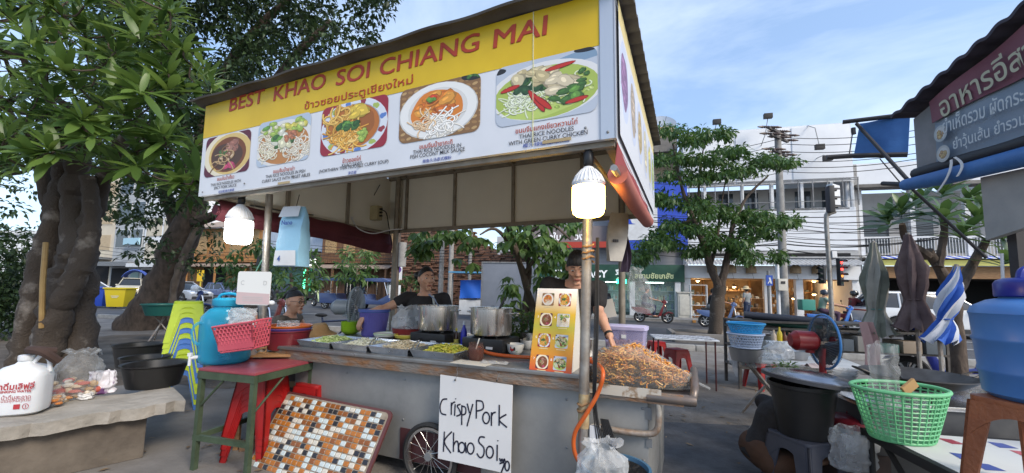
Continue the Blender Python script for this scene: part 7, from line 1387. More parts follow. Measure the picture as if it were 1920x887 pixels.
rz0 = zc_(wx)
sa, sbx, sc_, sdv = [W(x, y, y=4.4) for x, y in ((1585, 228), (1752, 212), (1700, 292), (1600, 296))]
stp = MB(); P = [W(1612, 232, y=4.5), W(1710, 214, y=4.1), W(1706, 290, y=4.1), W(1600, 297, y=4.5)]; stp.grid(lambda u, v: (P[0].lerp(P[1], u)).lerp(P[3].lerp(P[2], u), v) + Vector((0, .02*math.sin(u*8), 0)), 12, 8)
o = stp.build('side_tarp', btp, rsb, solid=.006); o.matrix_parent_inverse = Mb.inverted()
def rp(pts, r, m, nm='prop_pole'):
    o = MB().tube(pts, r, 8).build(nm, m, rsb); o.matrix_parent_inverse = Mb.inverted()
dkp = mat('pole_dark', (.03, .028, .03), .6)
rp([W(1580, 229, y=4.5), W(1715, 213, y=4.1)], .025, dkp); rp([W(1606, 232, y=4.48), W(1700, 335, y=3.9)], .018, dkp); rp([W(1550, 295, y=4.5), W(1600, 292, y=4.4), W(1702, 290, y=4.1)], .028, dkp); rp([W(1655, 344, y=4), W(1702, 346, y=3.7)], .022, dkp); rp([W(1695, 340, y=3.9), W(1850, 484, y=3.6)], .014, dkp); rp([W(1650, 298, y=4.2), W(1690, 345, y=4)], .006, dkp); rp([W(1600, 240, y=4.45), W(1592, 292, y=4.45)], .006, dkp); rp(spline([W(1600, 240, y=4.45), W(1600, 246, y=4.45), W(1601, 252, y=4.45)], 2), .022, dkp, 'pulley')
vx = lb(1838, 400).x; vb = line((1838, 452), (1920, 425))
MB().add([(x, y, z) for x in (vx, XR) for y in (.02, .07) for z in (vb(x), zc_(x)-.05)], [(0, 1, 3, 2), (4, 6, 7, 5), (0, 4, 5, 1), (2, 3, 7, 6), (0, 2, 6, 4), (1, 5, 7, 3)]).build('grey_valance', mat('valance', (.24, .25, .25), .85, c2=(.33, .33, .32), scale=3, detail=8, bump=.3, bscale=8), rsb, fixn=True)
v = lb(1868, 470); MB().bx(v.x-.03, v.x+.03, .1, .16, 0, vb(v.x)+.1).build('post', dkp, rsb); MB().tube([(v.x-.05, .06, 1.3), (v.x-.03, .06, 1.75)], .009, 8).build('white_pipe', wtrim, rsb)
MB().bx(XR-.1, XR-.04, .1, .16, 0, zt_(XR)-.03).build('post', dkp, rsb); MB().bx(bx0+.05, bx0+.11, 2.2, 2.26, 0, zt_(bx0)-.03).build('post', dkp, rsb)
# ==== people
skin_w = mat('skin_warm', (.53, .30, .20), .5, c2=(.48, .26, .17), scale=9, sss=.12); skin_d = mat('skin_tan', (.42, .23, .145), .5, c2=(.37, .2, .125), scale=9, sss=.12)
hair_m = mat('hair_black', (.012, .010, .009), .45, bump=.5, bscale=80, stretch=(1, 1, .2))
def ev_mesh(me, mods, name, m):
    o = bpy.data.objects.new('tmp', me); COL.objects.link(o)
    for ty, kw in mods:
        md = o.modifiers.new(ty, ty)
        for k, v in kw.items(): setattr(md, k, v)
    r = bpy.data.meshes.new_from_object(o.evaluated_get(bpy.context.evaluated_depsgraph_get())); bpy.data.objects.remove(o); r.name = name; r.materials.clear(); r.materials.append(m)
    r.polygons.foreach_set('use_smooth', [True]*len(r.polygons)); return r
def caps(b, p, q, r0, r1, n=14):
    p, q = Vector(p), Vector(q); d = (q-p)
    if d.length < 1e-5: b.ball(p, r0, n, 8); return
    u = d.normalized(); P = [p-u*r0*.95, p-u*r0*.7, p-u*r0*.3, p]; R_ = [r0*.3, r0*.72, r0*.96, r0]
    for i in range(1, 5): P.append(p.lerp(q, i/5)); R_.append(r0+(r1-r0)*i/5)
    P += [q, q+u*r1*.3, q+u*r1*.7, q+u*r1*.95]; R_ += [r1, r1*.96, r1*.72, r1*.3]; b.tube(P, R_, n)
def chain(b, pts, rs):
    for i in range(len(pts)-1): caps(b, pts[i], pts[i+1], rs[i], rs[i+1])
def hand(b, wr, d, nrm, sc=1.0, curl=.5, thumb=1):
    d = Vector(d).normalized(); nrm = Vector(nrm); nrm = (nrm-d*nrm.dot(d)).normalized(); s = d.cross(nrm)*thumb; wr = Vector(wr)
    for k in range(4): o = s*(.030-.020*k)*sc; caps(b, wr+o*.6+d*.01*sc, wr+o+d*.085*sc, .013*sc, .0115*sc, 10)
    for k, ln in enumerate((.070, .078, .072, .056)):
        p = wr + s*(.031-.0205*k)*sc + d*.088*sc; a = 0; P = [p]
        for j, f in enumerate((.45, .32, .23)): a += curl*(.7 if j == 0 else 1)*(.75+.1*k); P.append(P[-1] + (d*math.cos(a)-nrm*math.sin(a))*ln*f*sc*1.1)
        for j in range(3): caps(b, P[j], P[j+1], (.0092-.0008*j)*sc, (.0086-.0009*j)*sc, 8)
    p = wr + s*.024*sc + d*.03*sc; q1 = p + (s*.75+d*.6-nrm*.25)*.042*sc; q2 = q1 + (s*.3+d*.85-nrm*.4*curl)*.032*sc; caps(b, p, q1, .0135*sc, .0105*sc, 8); caps(b, q1, q2, .010*sc, .008*sc, 8)
def head_pts(b, c, R_, sc=1.0):
    def T(x, y, z): return Vector(c) + R_ @ (Vector((x, y, z))*sc)
    n, m = 24, 18; vs = []; fs = []
    for j in range(m+1):
        t = -math.pi/2+math.pi*j/m; z = math.sin(t); r = math.cos(t)
        for i in range(n):
            a = 2*math.pi*i/n; x, y = r*math.cos(a), r*math.sin(a); X, Y, Z = x*.074, y*.094, z*.118
            if z < 0: X *= 1-.34*(-z)**1.3; Y = Y*(1-.10*(-z)) + .016*(-z)
            if y > .2: Y -= .010*max(0, y-.55)*(1 if abs(z) < .6 else .3);
            if y < 0 and z < -.2: Y *= 1-.25*(-z-.2)
            vs.append(T(X, Y, Z))
    for j in range(m):
        for i in range(n): fs.append((j*n+i, j*n+(i+1) % n, (j+1)*n+(i+1) % n, (j+1)*n+i))
    b.add(vs, fs)
    for p, q, r0, r1 in (((0, .084, .012), (0, .098, -.022), .0095, .0125), ((-.009, .092, -.028), (.009, .092, -.028), .009, .009), ((-.018, .083, -.058), (.018, .083, -.058), .0075, .0075), ((-.015, .082, -.068), (.015, .082, -.068), .008, .008), ((-.038, .074, .026), (-.012, .085, .024), .0085, .009), ((.012, .085, .024), (.038, .074, .026), .009, .0085), ((-.012, .078, -.1), (.012, .078, -.1), .016, .016), ((-.045, .062, -.02), (-.03, .07, -.03), .018, .016), ((.03, .07, -.03), (.045, .062, -.02), .016, .018)): caps(b, T(*p), T(*q), r0*sc, r1*sc, 10)
    for s in (-1, 1): b.ball(T(s*.077, -.004, -.008), (.008*sc, .018*sc, .031*sc), 10, 8, R_)
    return T
def hair_cap(c, R_, sc, style):
    b = MB(); n, m = 28, 16
    for j in range(m+1):
        t = math.pi/2*(1-j/m*1.75)
        for i in range(n):
            a = 2*math.pi*i/n; x, y, z = math.cos(t)*math.cos(a), math.cos(t)*math.sin(a), math.sin(t); front = y > .1
            yk = max(0, min(1, (y+.25)/.6)); lim = {'short': -.55+.92*yk**.8, 'bun': -.55+1.14*yk**.85, 'undercut': .25+.27*yk}[style]
            zz = max(z, lim); k = math.sqrt(max(0, 1-zz*zz)); hx = math.hypot(x, y) or 1; g = 1.055 + .012*math.sin(a*9+j)+(.04 if style == 'short' and z > .5 else 0)
            b.v.append(tuple(Vector(c) + R_ @ (Vector((x/hx*k*.0755*g, y/hx*k*.096*g-.004, zz*.118*g))*sc)))
    for j in range(m):
        for i in range(n): b.f.append((j*n+i, j*n+(i+1) % n, (j+1)*n+(i+1) % n, (j+1)*n+i))
    def T(x, y, z): return Vector(c) + R_ @ (Vector((x, y, z))*sc)
    if style == 'bun': b.ball(T(.035, -.115, .03), (.046*sc, .045*sc, .046*sc), 14, 10, R_)
    if style == 'undercut': caps(b, T(0, -.02, .125), T(0, -.11, .06), .03*sc, .026*sc); caps(b, T(0, -.11, .06), T(-.01, -.165, .02), .024*sc, .008*sc)
    return b
def person(name, label, J, face, skin, hair='short', shirt=None, sleeve=.55, pants=None, pant_len=1.0, shoes=None, vox=.007, hs=1.0, hands=None, shirt_fat=1.0, neck_open=False, glasses=False, sc=1.0, strap=None, group=None):
    g = {k: Vector(v) for k, v in J.items()}; base = Vector((g['pelvis'].x, g['pelvis'].y, min(g['la'].z, g['ra'].z)-.08*sc)); t = thing(name, label, 'person', base, 0, group); L_ = {k: v-base for k, v in g.items()}; g = L_
    side = (g['rs']-g['ls']).normalized(); up = (g['neck']-g['pelvis']).normalized(); R_ = Matrix.Rotation(face[0], 3, 'Z') @ Matrix.Rotation(face[1], 3, 'X') @ Matrix.Rotation(face[2], 3, 'Y')
    def torso(b, f, lo=0, hi=1, nk=True):
        pe, ch, ne = g['pelvis'], g['chest'], g['neck']; fw = side.cross(up).normalized(); prof = [(pe-up*.09*sc, .13, .095), (pe, .165, .115), (pe.lerp(ch, .45), .14, .10), (ch-up*.02*sc, .162, .115), (ch.lerp(ne, .35), .168, .11), (ch.lerp(ne, .62), .15, .09), (ch.lerp(ne, .85), .09, .07), (ne, .056, .056)]
        if not nk: prof = prof[:-1]
        n = 24; vs = []; fs = []
        for c, w, d in prof:
            for i in range(n): a = 2*math.pi*i/n; vs.append(c + side*(math.cos(a)*w*f*sc) + fw*(math.sin(a)*d*f*sc))
        m = len(prof)
        for j in range(m-1):
            for i in range(n): fs.append((j*n+i, j*n+(i+1) % n, (j+1)*n+(i+1) % n, (j+1)*n+i))
        fs += [tuple(reversed(range(n))), tuple(range((m-1)*n, m*n))]; b.add(vs, fs)
        for s in ('ls', 'rs'): caps(b, ch.lerp(ne, .5), g[s], .062*f*sc, .058*f*sc)
    b = MB(); torso(b, 1.0); caps(b, g['neck']-up*.03*sc, g['head']-R_ @ Vector((0, .012, .05))*hs, .054*sc, .052*sc); T = head_pts(b, g['head'], R_, hs)
    for s in 'lr':
        chain(b, [g[s+'s'], g[s+'e'], g[s+'w']], [.052*sc, .040*sc, .028*sc]); caps(b, g[s+'e'].lerp(g[s+'w'], .25), g[s+'e'].lerp(g[s+'w'], .4), .043*sc, .04*sc)
        chain(b, [g[s+'h'], g[s+'k'], g[s+'a']], [.088*sc, .058*sc, .04*sc]); caps(b, g[s+'k'].lerp(g[s+'a'], .25), g[s+'k'].lerp(g[s+'a'], .4), .058*sc, .054*sc)
        fd = (side.cross(Vector((0, 0, 1)))*-1); fd = Vector((fd.x, fd.y, 0)).normalized(); fd = fd*(1 if True else -1); ft_ = J.get(s+'f'); fdir = (Vector(ft_)-base-g[s+'a']).normalized() if ft_ else (R_ @ Vector((0, 1, 0))).normalized(); fdir.z = 0; fdir.normalize()
        caps(b, g[s+'a']+Vector((0, 0, -.045*sc))-fdir*.04*sc, g[s+'a']+Vector((0, 0, -.052*sc))+fdir*.14*sc, .036*sc, .027*sc)
        hd_ = (hands or {}).get(s, {}); dd = hd_.get('d', g[s+'w']-g[s+'e']); hand(b, g[s+'w']+Vector(dd).normalized()*.01, dd, hd_.get('n', Vector((0, 0, 1)) + side*(.3 if s == 'r' else -.3)), sc, hd_.get('curl', .45), hd_.get('thumb', 1 if s == 'l' else -1))
    link('body', ev_mesh(b.mesh('b', None, flat=True), [('REMESH', dict(mode='VOXEL', voxel_size=vox)), ('SMOOTH', dict(factor=.5, iterations=3 if vox < .01 else 2))], 'body', skin), t)
    link('hair', ev_mesh(hair_cap(g['head'], R_, hs, hair).mesh('h', None), [('SUBSURF', dict(levels=1, render_levels=1))], 'hair', hair_m), t)
    wm, km, lipm = mat('eye_white', (.55, .52, .48), .3), mat('eye_dark', (.01, .008, .006), .3), mat('lip', (.30, .09, .075), .45)
    for s in (-1, 1):
        MB().ball(T(s*.03, .081, .006), (.014*hs, .0075*hs, .006*hs), 12, 8, R_).build('eye', km if vox > .01 else wm, t)
        if vox < .01: MB().ball(T(s*.03, .0868, .0055), (.007*hs, .0028*hs, .0055*hs), 10, 6, R_).build('iris', km, t)
        MB().tube([T(s*.013, .096, .034), T(s*.03, .0925, .04), T(s*.046, .079, .034)], [.0035*hs, .0042*hs, .0025*hs], 6).build('eyebrow', hair_m, t)
    MB().tube([T(-.023, .0865, -.062), T(-.011, .0925, -.061), T(0, .0935, -.0625), T(.011, .0925, -.061), T(.023, .0865, -.062)], [.002*hs, .0052*hs, .0045*hs, .0052*hs, .002*hs], 6).build('lips', lipm, t)
    if glasses:
        gl_ = MB()
        for s in (-1, 1): gl_.tube([T(s*.031+.021*math.cos(q*.524), .096, .004+.015*math.sin(q*.524)) for q in range(13)], .0022*hs, 5); gl_.tube([T(s*.052, .095, .008), T(s*.078, .03, .01), T(s*.08, -.01, .004)], .002*hs, 5)
        gl_.tube([T(-.01, .097, .008), T(.01, .097, .008)], .002*hs, 5); gl_.build('glasses', km, t)
    if shirt:
        b = MB(); torso(b, 1.09*shirt_fat, nk=False)
        if sleeve:
            for s in 'lr': e = g[s+'s'].lerp(g[s+'e'], sleeve); caps(b, g[s+'s'], e, .066*sc*shirt_fat, .058*sc*shirt_fat)
        link('shirt', ev_mesh(b.mesh('s', None, flat=True), [('REMESH', dict(mode='VOXEL', voxel_size=vox*1.3)), ('SMOOTH', dict(factor=.5, iterations=3))], 'shirt', shirt), t)
    if pants:
        b = MB(); caps(b, g['pelvis']-side*.07*sc, g['pelvis']+side*.07*sc, .125*sc, .125*sc);
        for s in 'lr':
            caps(b, g[s+'h'], g[s+'k'], .102*sc, .072*sc)
            if pant_len > .5: caps(b, g[s+'k'], g[s+'k'].lerp(g[s+'a'], pant_len), .072*sc, .056*sc)
        link('trousers', ev_mesh(b.mesh('p', None, flat=True), [('REMESH', dict(mode='VOXEL', voxel_size=vox*1.5)), ('SMOOTH', dict(factor=.5, iterations=3))], 'trousers', pants), t)
    if strap: MB().tube(spline([Vector(p)-base for p in strap[0]], 4), .012, 8, sx=2.0).build('apron_strap', strap[1], t)
    return t
def stand_pose(x, y, rz, h=1.62, lean=0):
    k = h/1.70; Rm = rz3(rz); f = lambda a, b_, c: Vector((x, y, 0)) + Rm @ Vector((a*k, (b_+lean*(c-.9)/.6 if c > .9 else b_)*k, c*k))
    return dict(pelvis=f(0, 0, .93), chest=f(0, 0, 1.25), neck=f(0, 0, 1.45), head=f(0, .03, 1.585), ls=f(-.17, 0, 1.39), rs=f(.17, 0, 1.39), le=f(-.23, -.02, 1.11), re=f(.23, -.02, 1.11), lw=f(-.24, .08, .87), rw=f(.24, .08, .87), lh=f(-.09, 0, .88), rh=f(.09, 0, .88), lk=f(-.1, .02, .49), rk=f(.1, .02, .49), la=f(-.1, 0, .09), ra=f(.1, 0, .09))
blk_cloth = mat('cloth_black', (.014, .013, .014), .85, c2=(.022, .02, .021), scale=14, bump=.25, bscale=25); denim = mat('cloth_denim', (.03, .04, .08), .9)
wh_ = W(799, 523, y=4.42); ws = lambda dx, dy, dz: Vector((wh_.x+dx*1.12, wh_.y+dy, wh_.z+dz*1.08))
J = stand_pose(wh_.x, wh_.y, 0, 1.60); bkt = AC(-2.5, 1.0, 1.2)
J.update(head=ws(0, 0, 0), neck=ws(-.01, .035, -.14), chest=ws(-.01, .06, -.34), pelvis=ws(-.02, .06, -.70), ls=ws(-.18, .04, -.20), rs=ws(.17, .06, -.20), le=W(715, 585, y=4.0), lw=W(676, 592, y=3.86), re=ws(.27, -.02, -.48), rw=ws(.12, -.22, -.52), lh=ws(-.1, .06, -.74), rh=ws(.08, .06, -.74), lk=ws(-.11, .05, -1.12), rk=ws(.09, .05, -1.12))
J['la'] = Vector((wh_.x-.11, wh_.y+.08, .09)); J['ra'] = Vector((wh_.x+.09, wh_.y+.08, .09)); J['lf'] = J['la']+Vector((0, -.2, 0)); J['rf'] = J['ra']+Vector((0, -.2, 0))
J['le'] = W(722, 578, y=4.32); J['lw'] = W(686, 588, y=4.18)
person('person', 'woman in black t-shirt with hair bun reaching for the purple bucket', J, (math.pi-.75+1.35, -.02, .0), skin_w, 'bun', blk_cloth, .42, denim, 1, vox=.0065, hs=1.13, hands={'l': dict(d=Vector((-.35, -.3, -.75)), n=Vector((-.5, -.6, .5)), curl=.55, thumb=1)}, shirt_fat=1.06, sc=1.12, strap=([ws(.085, -.06, -.17), ws(.10, -.085, -.24), ws(.12, -.09, -.34), ws(.14, -.06, -.5)], mat('strap_grey', (.4, .42, .4), .8)))
mh = W(1082, 500, y=3.2); ms_ = lambda dx, dy, dz: Vector((mh.x+dx*1.1, mh.y+dy*1.25, mh.z+dz*1.08))
J = dict(head=ms_(0, 0, 0), neck=ms_(-.005, .075, -.105), chest=ms_(-.02, .17, -.26), pelvis=ms_(-.03, .36, -.66), ls=ms_(-.19, .11, -.14), rs=ms_(.185, .11, -.16), le=ms_(-.27, .06, -.5), lw=ms_(-.14, -.12, -.62), re=W(1112, 590, y=3.0)+Vector((.05, 0, .0)), rw=W(1142, 632, y=2.86), lh=ms_(-.11, .36, -.72), rh=ms_(.07, .36, -.72), lk=ms_(-.12, .38, -1.13), rk=ms_(.08, .38, -1.13))
J['la'] = Vector((J['lk'].x, J['lk'].y, .09)); J['ra'] = Vector((J['rk'].x, J['rk'].y, .09)); J['lf'] = J['la']+Vector((0, -.2, 0)); J['rf'] = J['ra']+Vector((0, -.2, 0)); J['re'] = W(1122, 583, y=3.25); J['rw'] = W(1143, 630, y=3.05)
ck = person('person', 'cook in black t-shirt with cropped hair looking down behind the pole', J, (math.pi-.15, -.5, .0), skin_w, 'short', blk_cloth, .62, denim, 1, vox=.0062, hs=1.1, sc=1.08, hands={'r': dict(d=Vector((.15, -.25, -.5)), n=Vector((.6, -.3, .4)), curl=.5)}, shirt_fat=1.08)
wv = (J['rw']-J['re']).normalized(); Rw = wv.to_track_quat('Z', 'Y').to_matrix(); wc = J['rw']-wv*.02
wt_ = thing('wrist_watch', 'black wrist watch on the cook at the right pole', 'watch', wc); MB().lathe([(.031, -.012), (.034, 0), (.031, .012)], n=24, R=Rw).build('band', blk, wt_); MB().ball(Rw @ Vector((.0, -.034, 0)), (.018, .018, .018), 12, 8).build('dial', blkp, wt_)
sh_ = W(553, 566, y=4.75); s2 = lambda dx, dy, dz: Vector((sh_.x+dx*1.12, sh_.y+dy*1.12, sh_.z+dz*1.1))
J = dict(head=s2(0, 0, 0), neck=s2(-.045, .02, -.13), chest=s2(-.10, .03, -.32), pelvis=s2(-.17, .06, -.64), ls=s2(-.08, .22, -.195), rs=s2(-.05, -.17, -.19), le=s2(.08, .25, -.45), re=s2(.05, -.2, -.47), lw=s2(.3, .15, -.47), rw=s2(.28, -.08, -.49), lh=s2(-.15, .16, -.68), rh=s2(-.15, -.04, -.68), lk=s2(.27, .18, -.70), rk=s2(.27, -.06, -.70))
J['la'] = Vector((J['lk'].x, J['lk'].y, .09)); J['ra'] = Vector((J['rk'].x, J['rk'].y, .09)); J['lf'] = J['la']+Vector((.2, 0, 0)); J['rf'] = J['ra']+Vector((.2, 0, 0))
person('person', 'seated man with glasses and tied hair in olive sleeveless top', J, (-math.pi/2-.25, -.05, 0), skin_w, 'undercut', mat('cloth_olive', (.11, .09, .07), .9, c2=(.14, .115, .09), scale=20), 0, denim, .6, vox=.007, hs=1.16, sc=1.12, glasses=True)
t = stool(SR, 'red_stool', 'red plastic stool under the seated man', (J['pelvis'].x+.02, J['pelvis'].y, 0), .2)
ch_ = W(1470, 742, y=3.15); s3 = lambda dx, dy, dz: Vector((ch_.x+dx, ch_.y+dy, ch_.z+dz))
J = dict(head=s3(.13, -.02, .02), neck=s3(.04, .0, -.05), chest=s3(-.05, .02, -.18), pelvis=s3(-.16, .05, -.42), ls=s3(-.04, .19, -.10), rs=s3(-.06, -.17, -.12), le=s3(.2, .2, -.3), lw=s3(.42, .08, -.34), re=s3(.0, -.24, -.38), rw=s3(.2, -.17, -.40), lh=s3(-.14, .14, -.46), rh=s3(-.16, -.08, -.46), lk=s3(.2, .22, -.36), rk=s3(.03, -.2, -.42))
J['la'] = s3(-.02, .16, 0); J['la'].z = .09; J['ra'] = s3(-.08, -.16, 0); J['ra'].z = .09; J['lf'] = J['la']+Vector((.2, 0, 0)); J['rf'] = J['ra']+Vector((.2, 0, 0)); J['lw'] = W(1580, 808, y=2.98); J['le'] = W(1545, 792, y=3.1)
person('person', 'crouching person in black shirt behind the black tub', J, (-math.pi/2, -.5, 0), skin_w, 'short', blk_cloth, .6, mat('cloth_brown', (.07, .035, .02), .9), .95, vox=.008, hs=.97, hands={'l': dict(d=Vector((.6, -.2, -.35)), n=Vector((.2, .1, .9)), curl=.35)})
sack('ground_bag', 'crumpled clear bag in the hand of the crouching person', W(1600, 880, y=2.75) + Vector((0, 0, 0)), .15, .1, .26, clr2, 81, 0, knot=False)
# ==== vehicles and street furniture
tyre = mat('tyre', (.02, .02, .021), .85); alloy = mat('alloy', (.45, .46, .47), .3, metal=.85); carglass = mat('car_glass', (.02, .024, .028), .06, spec=.8); chrome = mat('chrome', (.6, .6, .62), .12, metal=1)
tail = mat('tail_light', (.35, .01, .015), .2, coat=.5); lampc = mat('head_lamp', (.7, .72, .74), .1, coat=.5); trimb = mat('car_trim', (.03, .03, .032), .55)
def wheel(par, at, r, w, spokes=5, name='wheel'):
    o = MB().lathe([(r*.66, -w/2), (r*.92, -w/2), (r, -w*.3), (r, w*.3), (r*.92, w/2), (r*.66, w/2)], n=36).build(name, tyre, par, at, (math.pi/2, 0, 0))
    MB().lathe([(r*.68, -w*.48), (r*.62, -w*.2), (r*.62, w*.4), (r*.68, w*.48)], n=36).build('rim', alloy, o); MB().lathe([(.001, -w*.1), (r*.62, -w*.1), (r*.62, -w*.05)], n=24).build('brake_disc', trimb, o)
    for k in range(spokes): a = 2*math.pi*k/spokes; MB().box((math.cos(a)*r*.36, math.sin(a)*r*.36, -w*.0), (r*.56, r*.11, w*.8), rz3(a)).build('spoke', alloy, o)
    MB().lathe([(.001, -w*.44), (r*.14, -w*.42), (r*.14, w*.42), (.001, w*.44)], n=14).build('hub', alloy, o)
def arch(cx, r, n=9): return [(cx+r*math.cos(math.pi*i/n), .0+r*math.sin(math.pi*i/n)) for i in range(n+1)]
def car(name, label, at, rz, Ln, W_, zb, zr, paint, cab, hood, wr=.34, cat='car', group=None, wb=None, glassm=None):
    t = thing(name, label, cat, at, rz, group); wb = wb or (-Ln*.31, Ln*.30); g0 = .22
    out = [(-Ln/2+.05, g0)]
    for cx in (wb[0], wb[1]): out += [(x, g0+max(0, z-(g0-wr)) if False else max(g0, wr+z-.0)) for x, z in reversed(arch(cx, wr*1.16))]
    out += [(Ln/2-.06, g0)] + list(reversed(hood))
    h = W_/2; bm = MB()
    bm.prism(out, 1, lambda a, b, u: (a, (-h + 2*h*u)*(1-.05*max(0, (b-.6))-.10*max(0, abs(a)-Ln*.40)), b)); bm.build('body', paint, t, bevel=.035, fixn=True, ang=35)
    f = lambda b: (1-.22*(b-zb)/(zr-zb))
    cm = MB(); cm.prism(cab, 1, lambda a, b, u: (a, (-h*.93+2*h*.93*u)*f(b), b)); cm.build('glasshouse', glassm or carglass, t, bevel=.02, fixn=True, ang=35)
    top = [p for p in cab if p[1] > zr-.12]; xs = [p[0] for p in top]
    MB().grid(lambda u, v: (min(xs)-.08+(max(xs)-min(xs)+.16)*u, (-h*.74+2*h*.74*v), zr+.012+.03*math.sin(math.pi*v)*math.sin(math.pi*u)**.5), 8, 8).build('roof', paint, t, solid=-.05)
    bx0 = min(p[0] for p in cab); bx1 = max(p[0] for p in cab); tx0, tx1 = min(xs), max(xs)
    for s in (-1, 1):
        for a, b_ in (((bx0, zb), (tx0, zr)), ((bx1, zb), (tx1, zr)), (((bx0+bx1)/2-.05, zb), ((tx0+tx1)/2-.05, zr)), ((tx0, zr), (tx1, zr)), ((bx0*.75+bx1*.25, zb), (tx0*.8+tx1*.2, zr))):
            MB().tube([(a[0], s*h*.935*f(a[1]), a[1]), (b_[0], s*h*.935*f(b_[1]), b_[1])], .035, 6).build('pillar', paint, t)
        MB().bx(Ln*.1, Ln*.1+.16, s*(h+.012)-.012, s*(h+.012)+.012, zb-.14, zb-.11).build('door_handle', chrome, t); MB().bx(-Ln*.14, -Ln*.14+.16, s*(h+.012)-.012, s*(h+.012)+.012, zb-.14, zb-.11).build('door_handle', chrome, t)
        for x in (Ln*.015, Ln*.24, -Ln*.2): MB().bx(x-.006, x+.006, s*(h-.004)-.006, s*(h-.004)+.006, g0+.12, zb-.03).build('door_seam', trimb, t)
        MB().bx(wb[0]+wr*1.3, wb[1]-wr*1.3, s*(h+.01)-.014, s*(h+.01)+.014, g0-.02, g0+.12).build('sill', trimb, t)
        mr_ = MB().ball((bx1-.25, s*(h+.1), zb+.05), (.07, .1, .07), 12, 8).build('mirror', paint, t)
        MB().ball((Ln/2-.16, s*h*.72, zb-.24), (.14, .18, .08), 12, 8).build('headlight', lampc, t); MB().ball((-Ln/2+.07, s*h*.78, zb-.12), (.08, .16, .09), 12, 8).build('taillight', tail, t)
        for cx in wb: wheel(t, (cx, s*(h-.1), wr), wr, .2, 5)
        for cx in wb: MB().lathe([(wr*1.15, -.02), (wr*1.24, -.01), (wr*1.24, .02)], (0, 0, 0), 30).build('wheel_arch', trimb, t, (cx, s*(h-.01), wr), (math.pi/2, 0, 0))
    MB().bx(-Ln/2-.02, -Ln/2+.2, -h*.85, h*.85, g0, g0+.22).build('rear_bumper', trimb, t, bevel=.03); MB().bx(Ln/2-.2, Ln/2+.0, -h*.85, h*.85, g0, g0+.2).build('front_bumper', trimb, t, bevel=.03)
    MB().bx(-Ln/2-.03, -Ln/2-.02, -.22, .22, g0+.3, g0+.4).build('number_plate', wtrim, t); MB().bx(Ln/2-.05, Ln/2+.005, -h*.5, h*.5, g0+.28, g0+.42).build('grille', trimb, t)
    return t
pw = mat('paint_white', (.66, .68, .70), .25, coat=.8); pb_ = mat('paint_bluegrey', (.10, .14, .28), .3, coat=.6); psil = mat('paint_silver', (.45, .48, .52), .3, metal=.3, coat=.6)
suv_h = [(-2.16, .62), (-2.12, .98), (-1.95, 1.06), (.75, 1.02), (1.55, .98), (2.0, .86), (2.14, .62)]; suv_c = [(-2.0, 1.02), (-1.55, 1.52), (-1.2, 1.6), (.1, 1.62), (.45, 1.56), (1.2, 1.0)]
AS = rad(-14.7)
pz = W(1735, 628, y=15.4); car('parked_suv', 'white compact SUV waiting on the road at right', (pz.x, pz.y, .006), AS, 4.3, 1.8, 1.0, 1.6, pw, suv_c, suv_h, .35)
t_ = bpy.data.objects['parked_suv']; MB().bx(-2.14, -2.02, -.86, .86, .90, .95).build('light_bar', tail, t_); MB().bx(-1.75, -1.45, -.5, .5, 1.63, 1.66).build('roof_spoiler', pw, t_, bevel=.01)
hat_h = [(-1.78, .55), (-1.74, .84), (.6, .86), (1.3, .80), (1.75, .66), (1.8, .5)]; hat_c = [(-1.7, .84), (-1.45, 1.36), (.2, 1.38), (.95, .84)]
p = W(421, 553, y=37.5); car('parked_hatchback', 'small blue grey hatchback on the far side of the road', (p.x, p.y, .006), rad(-20), 3.6, 1.6, .84, 1.38, pb_, hat_c, hat_h, .29)
sed_h = [(-2.15, .55), (-2.1, .88), (-1.3, .92), (.8, .9), (1.7, .82), (2.15, .62)]; sed_c = [(-1.65, .9), (-.95, 1.38), (.25, 1.42), (1.15, .88)]
p = W(178, 556, y=26); car('white_sedan', 'white sedan half hidden behind the blue wheelie bin', (p.x-.9, p.y, .006), rad(-8), 4.3, 1.72, .9, 1.42, pw, sed_c, sed_h, .31)
p = W(334, 548, y=30); car('silver_sedan', 'silver sedan seen past the leaning trunk', (p.x+.2, p.y, .006), rad(-15), 4.3, 1.72, .9, 1.42, psil, sed_c, sed_h, .31)
pk_h = [(-2.5, .6), (-2.5, 1.0), (-.6, 1.0), (.9, 1.02), (1.9, .98), (2.4, .8), (2.5, .55)]; pk_c = [(-.55, 1.0), (-.45, 1.62), (.55, 1.66), (1.25, 1.0)]
p = W(247, 546, y=40); pkt = car('pickup_truck', 'pale pickup with a blue tarpaulin over its bed', (p.x, p.y, .006), rad(-55), 5, 1.75, 1.0, 1.66, mat('paint_cream', (.5, .47, .38), .4, coat=.4), pk_c, pk_h, .36, cat='pickup')
MB().grid(lambda u, v: (-2.7+2.3*u, -.95+1.9*v, 1.75+.75*math.sin(math.pi*v)**.7+.12*math.sin(u*9)), 12, 10).build('tarpaulin', mat('tarp_royal', (.06, .12, .45), .6), pkt, solid=.02)
for x in (-2.45, -.55):
    for y in (-.8, .8): MB().tube([(x, y, 1), (x, y, 1.85)], .03, 6).build('canopy_post', gsteel, pkt)
p = W(455, 560, y=33); car('dark_car', 'dark car passing behind the payment board', (p.x+1.6, p.y+4, .006), rad(-18), 4.2, 1.7, .9, 1.42, mat('paint_dark', (.03, .035, .045), .3, coat=.6), sed_c, sed_h, .31)
p = W(955, 578, y=17.5); lo = thing('grey_lorry', 'grey box lorry parked behind the young tree', 'lorry', (p.x+.1, p.y, .006), rad(-8)); gb2 = mat('lorry_grey', (.16, .18, .22), .5, c2=(.19, .21, .25), scale=2)
MB().bx(-1.35, 1.0, -.0, 2.0, .55, 2.62).build('cargo_box', gb2, lo, bevel=.02)
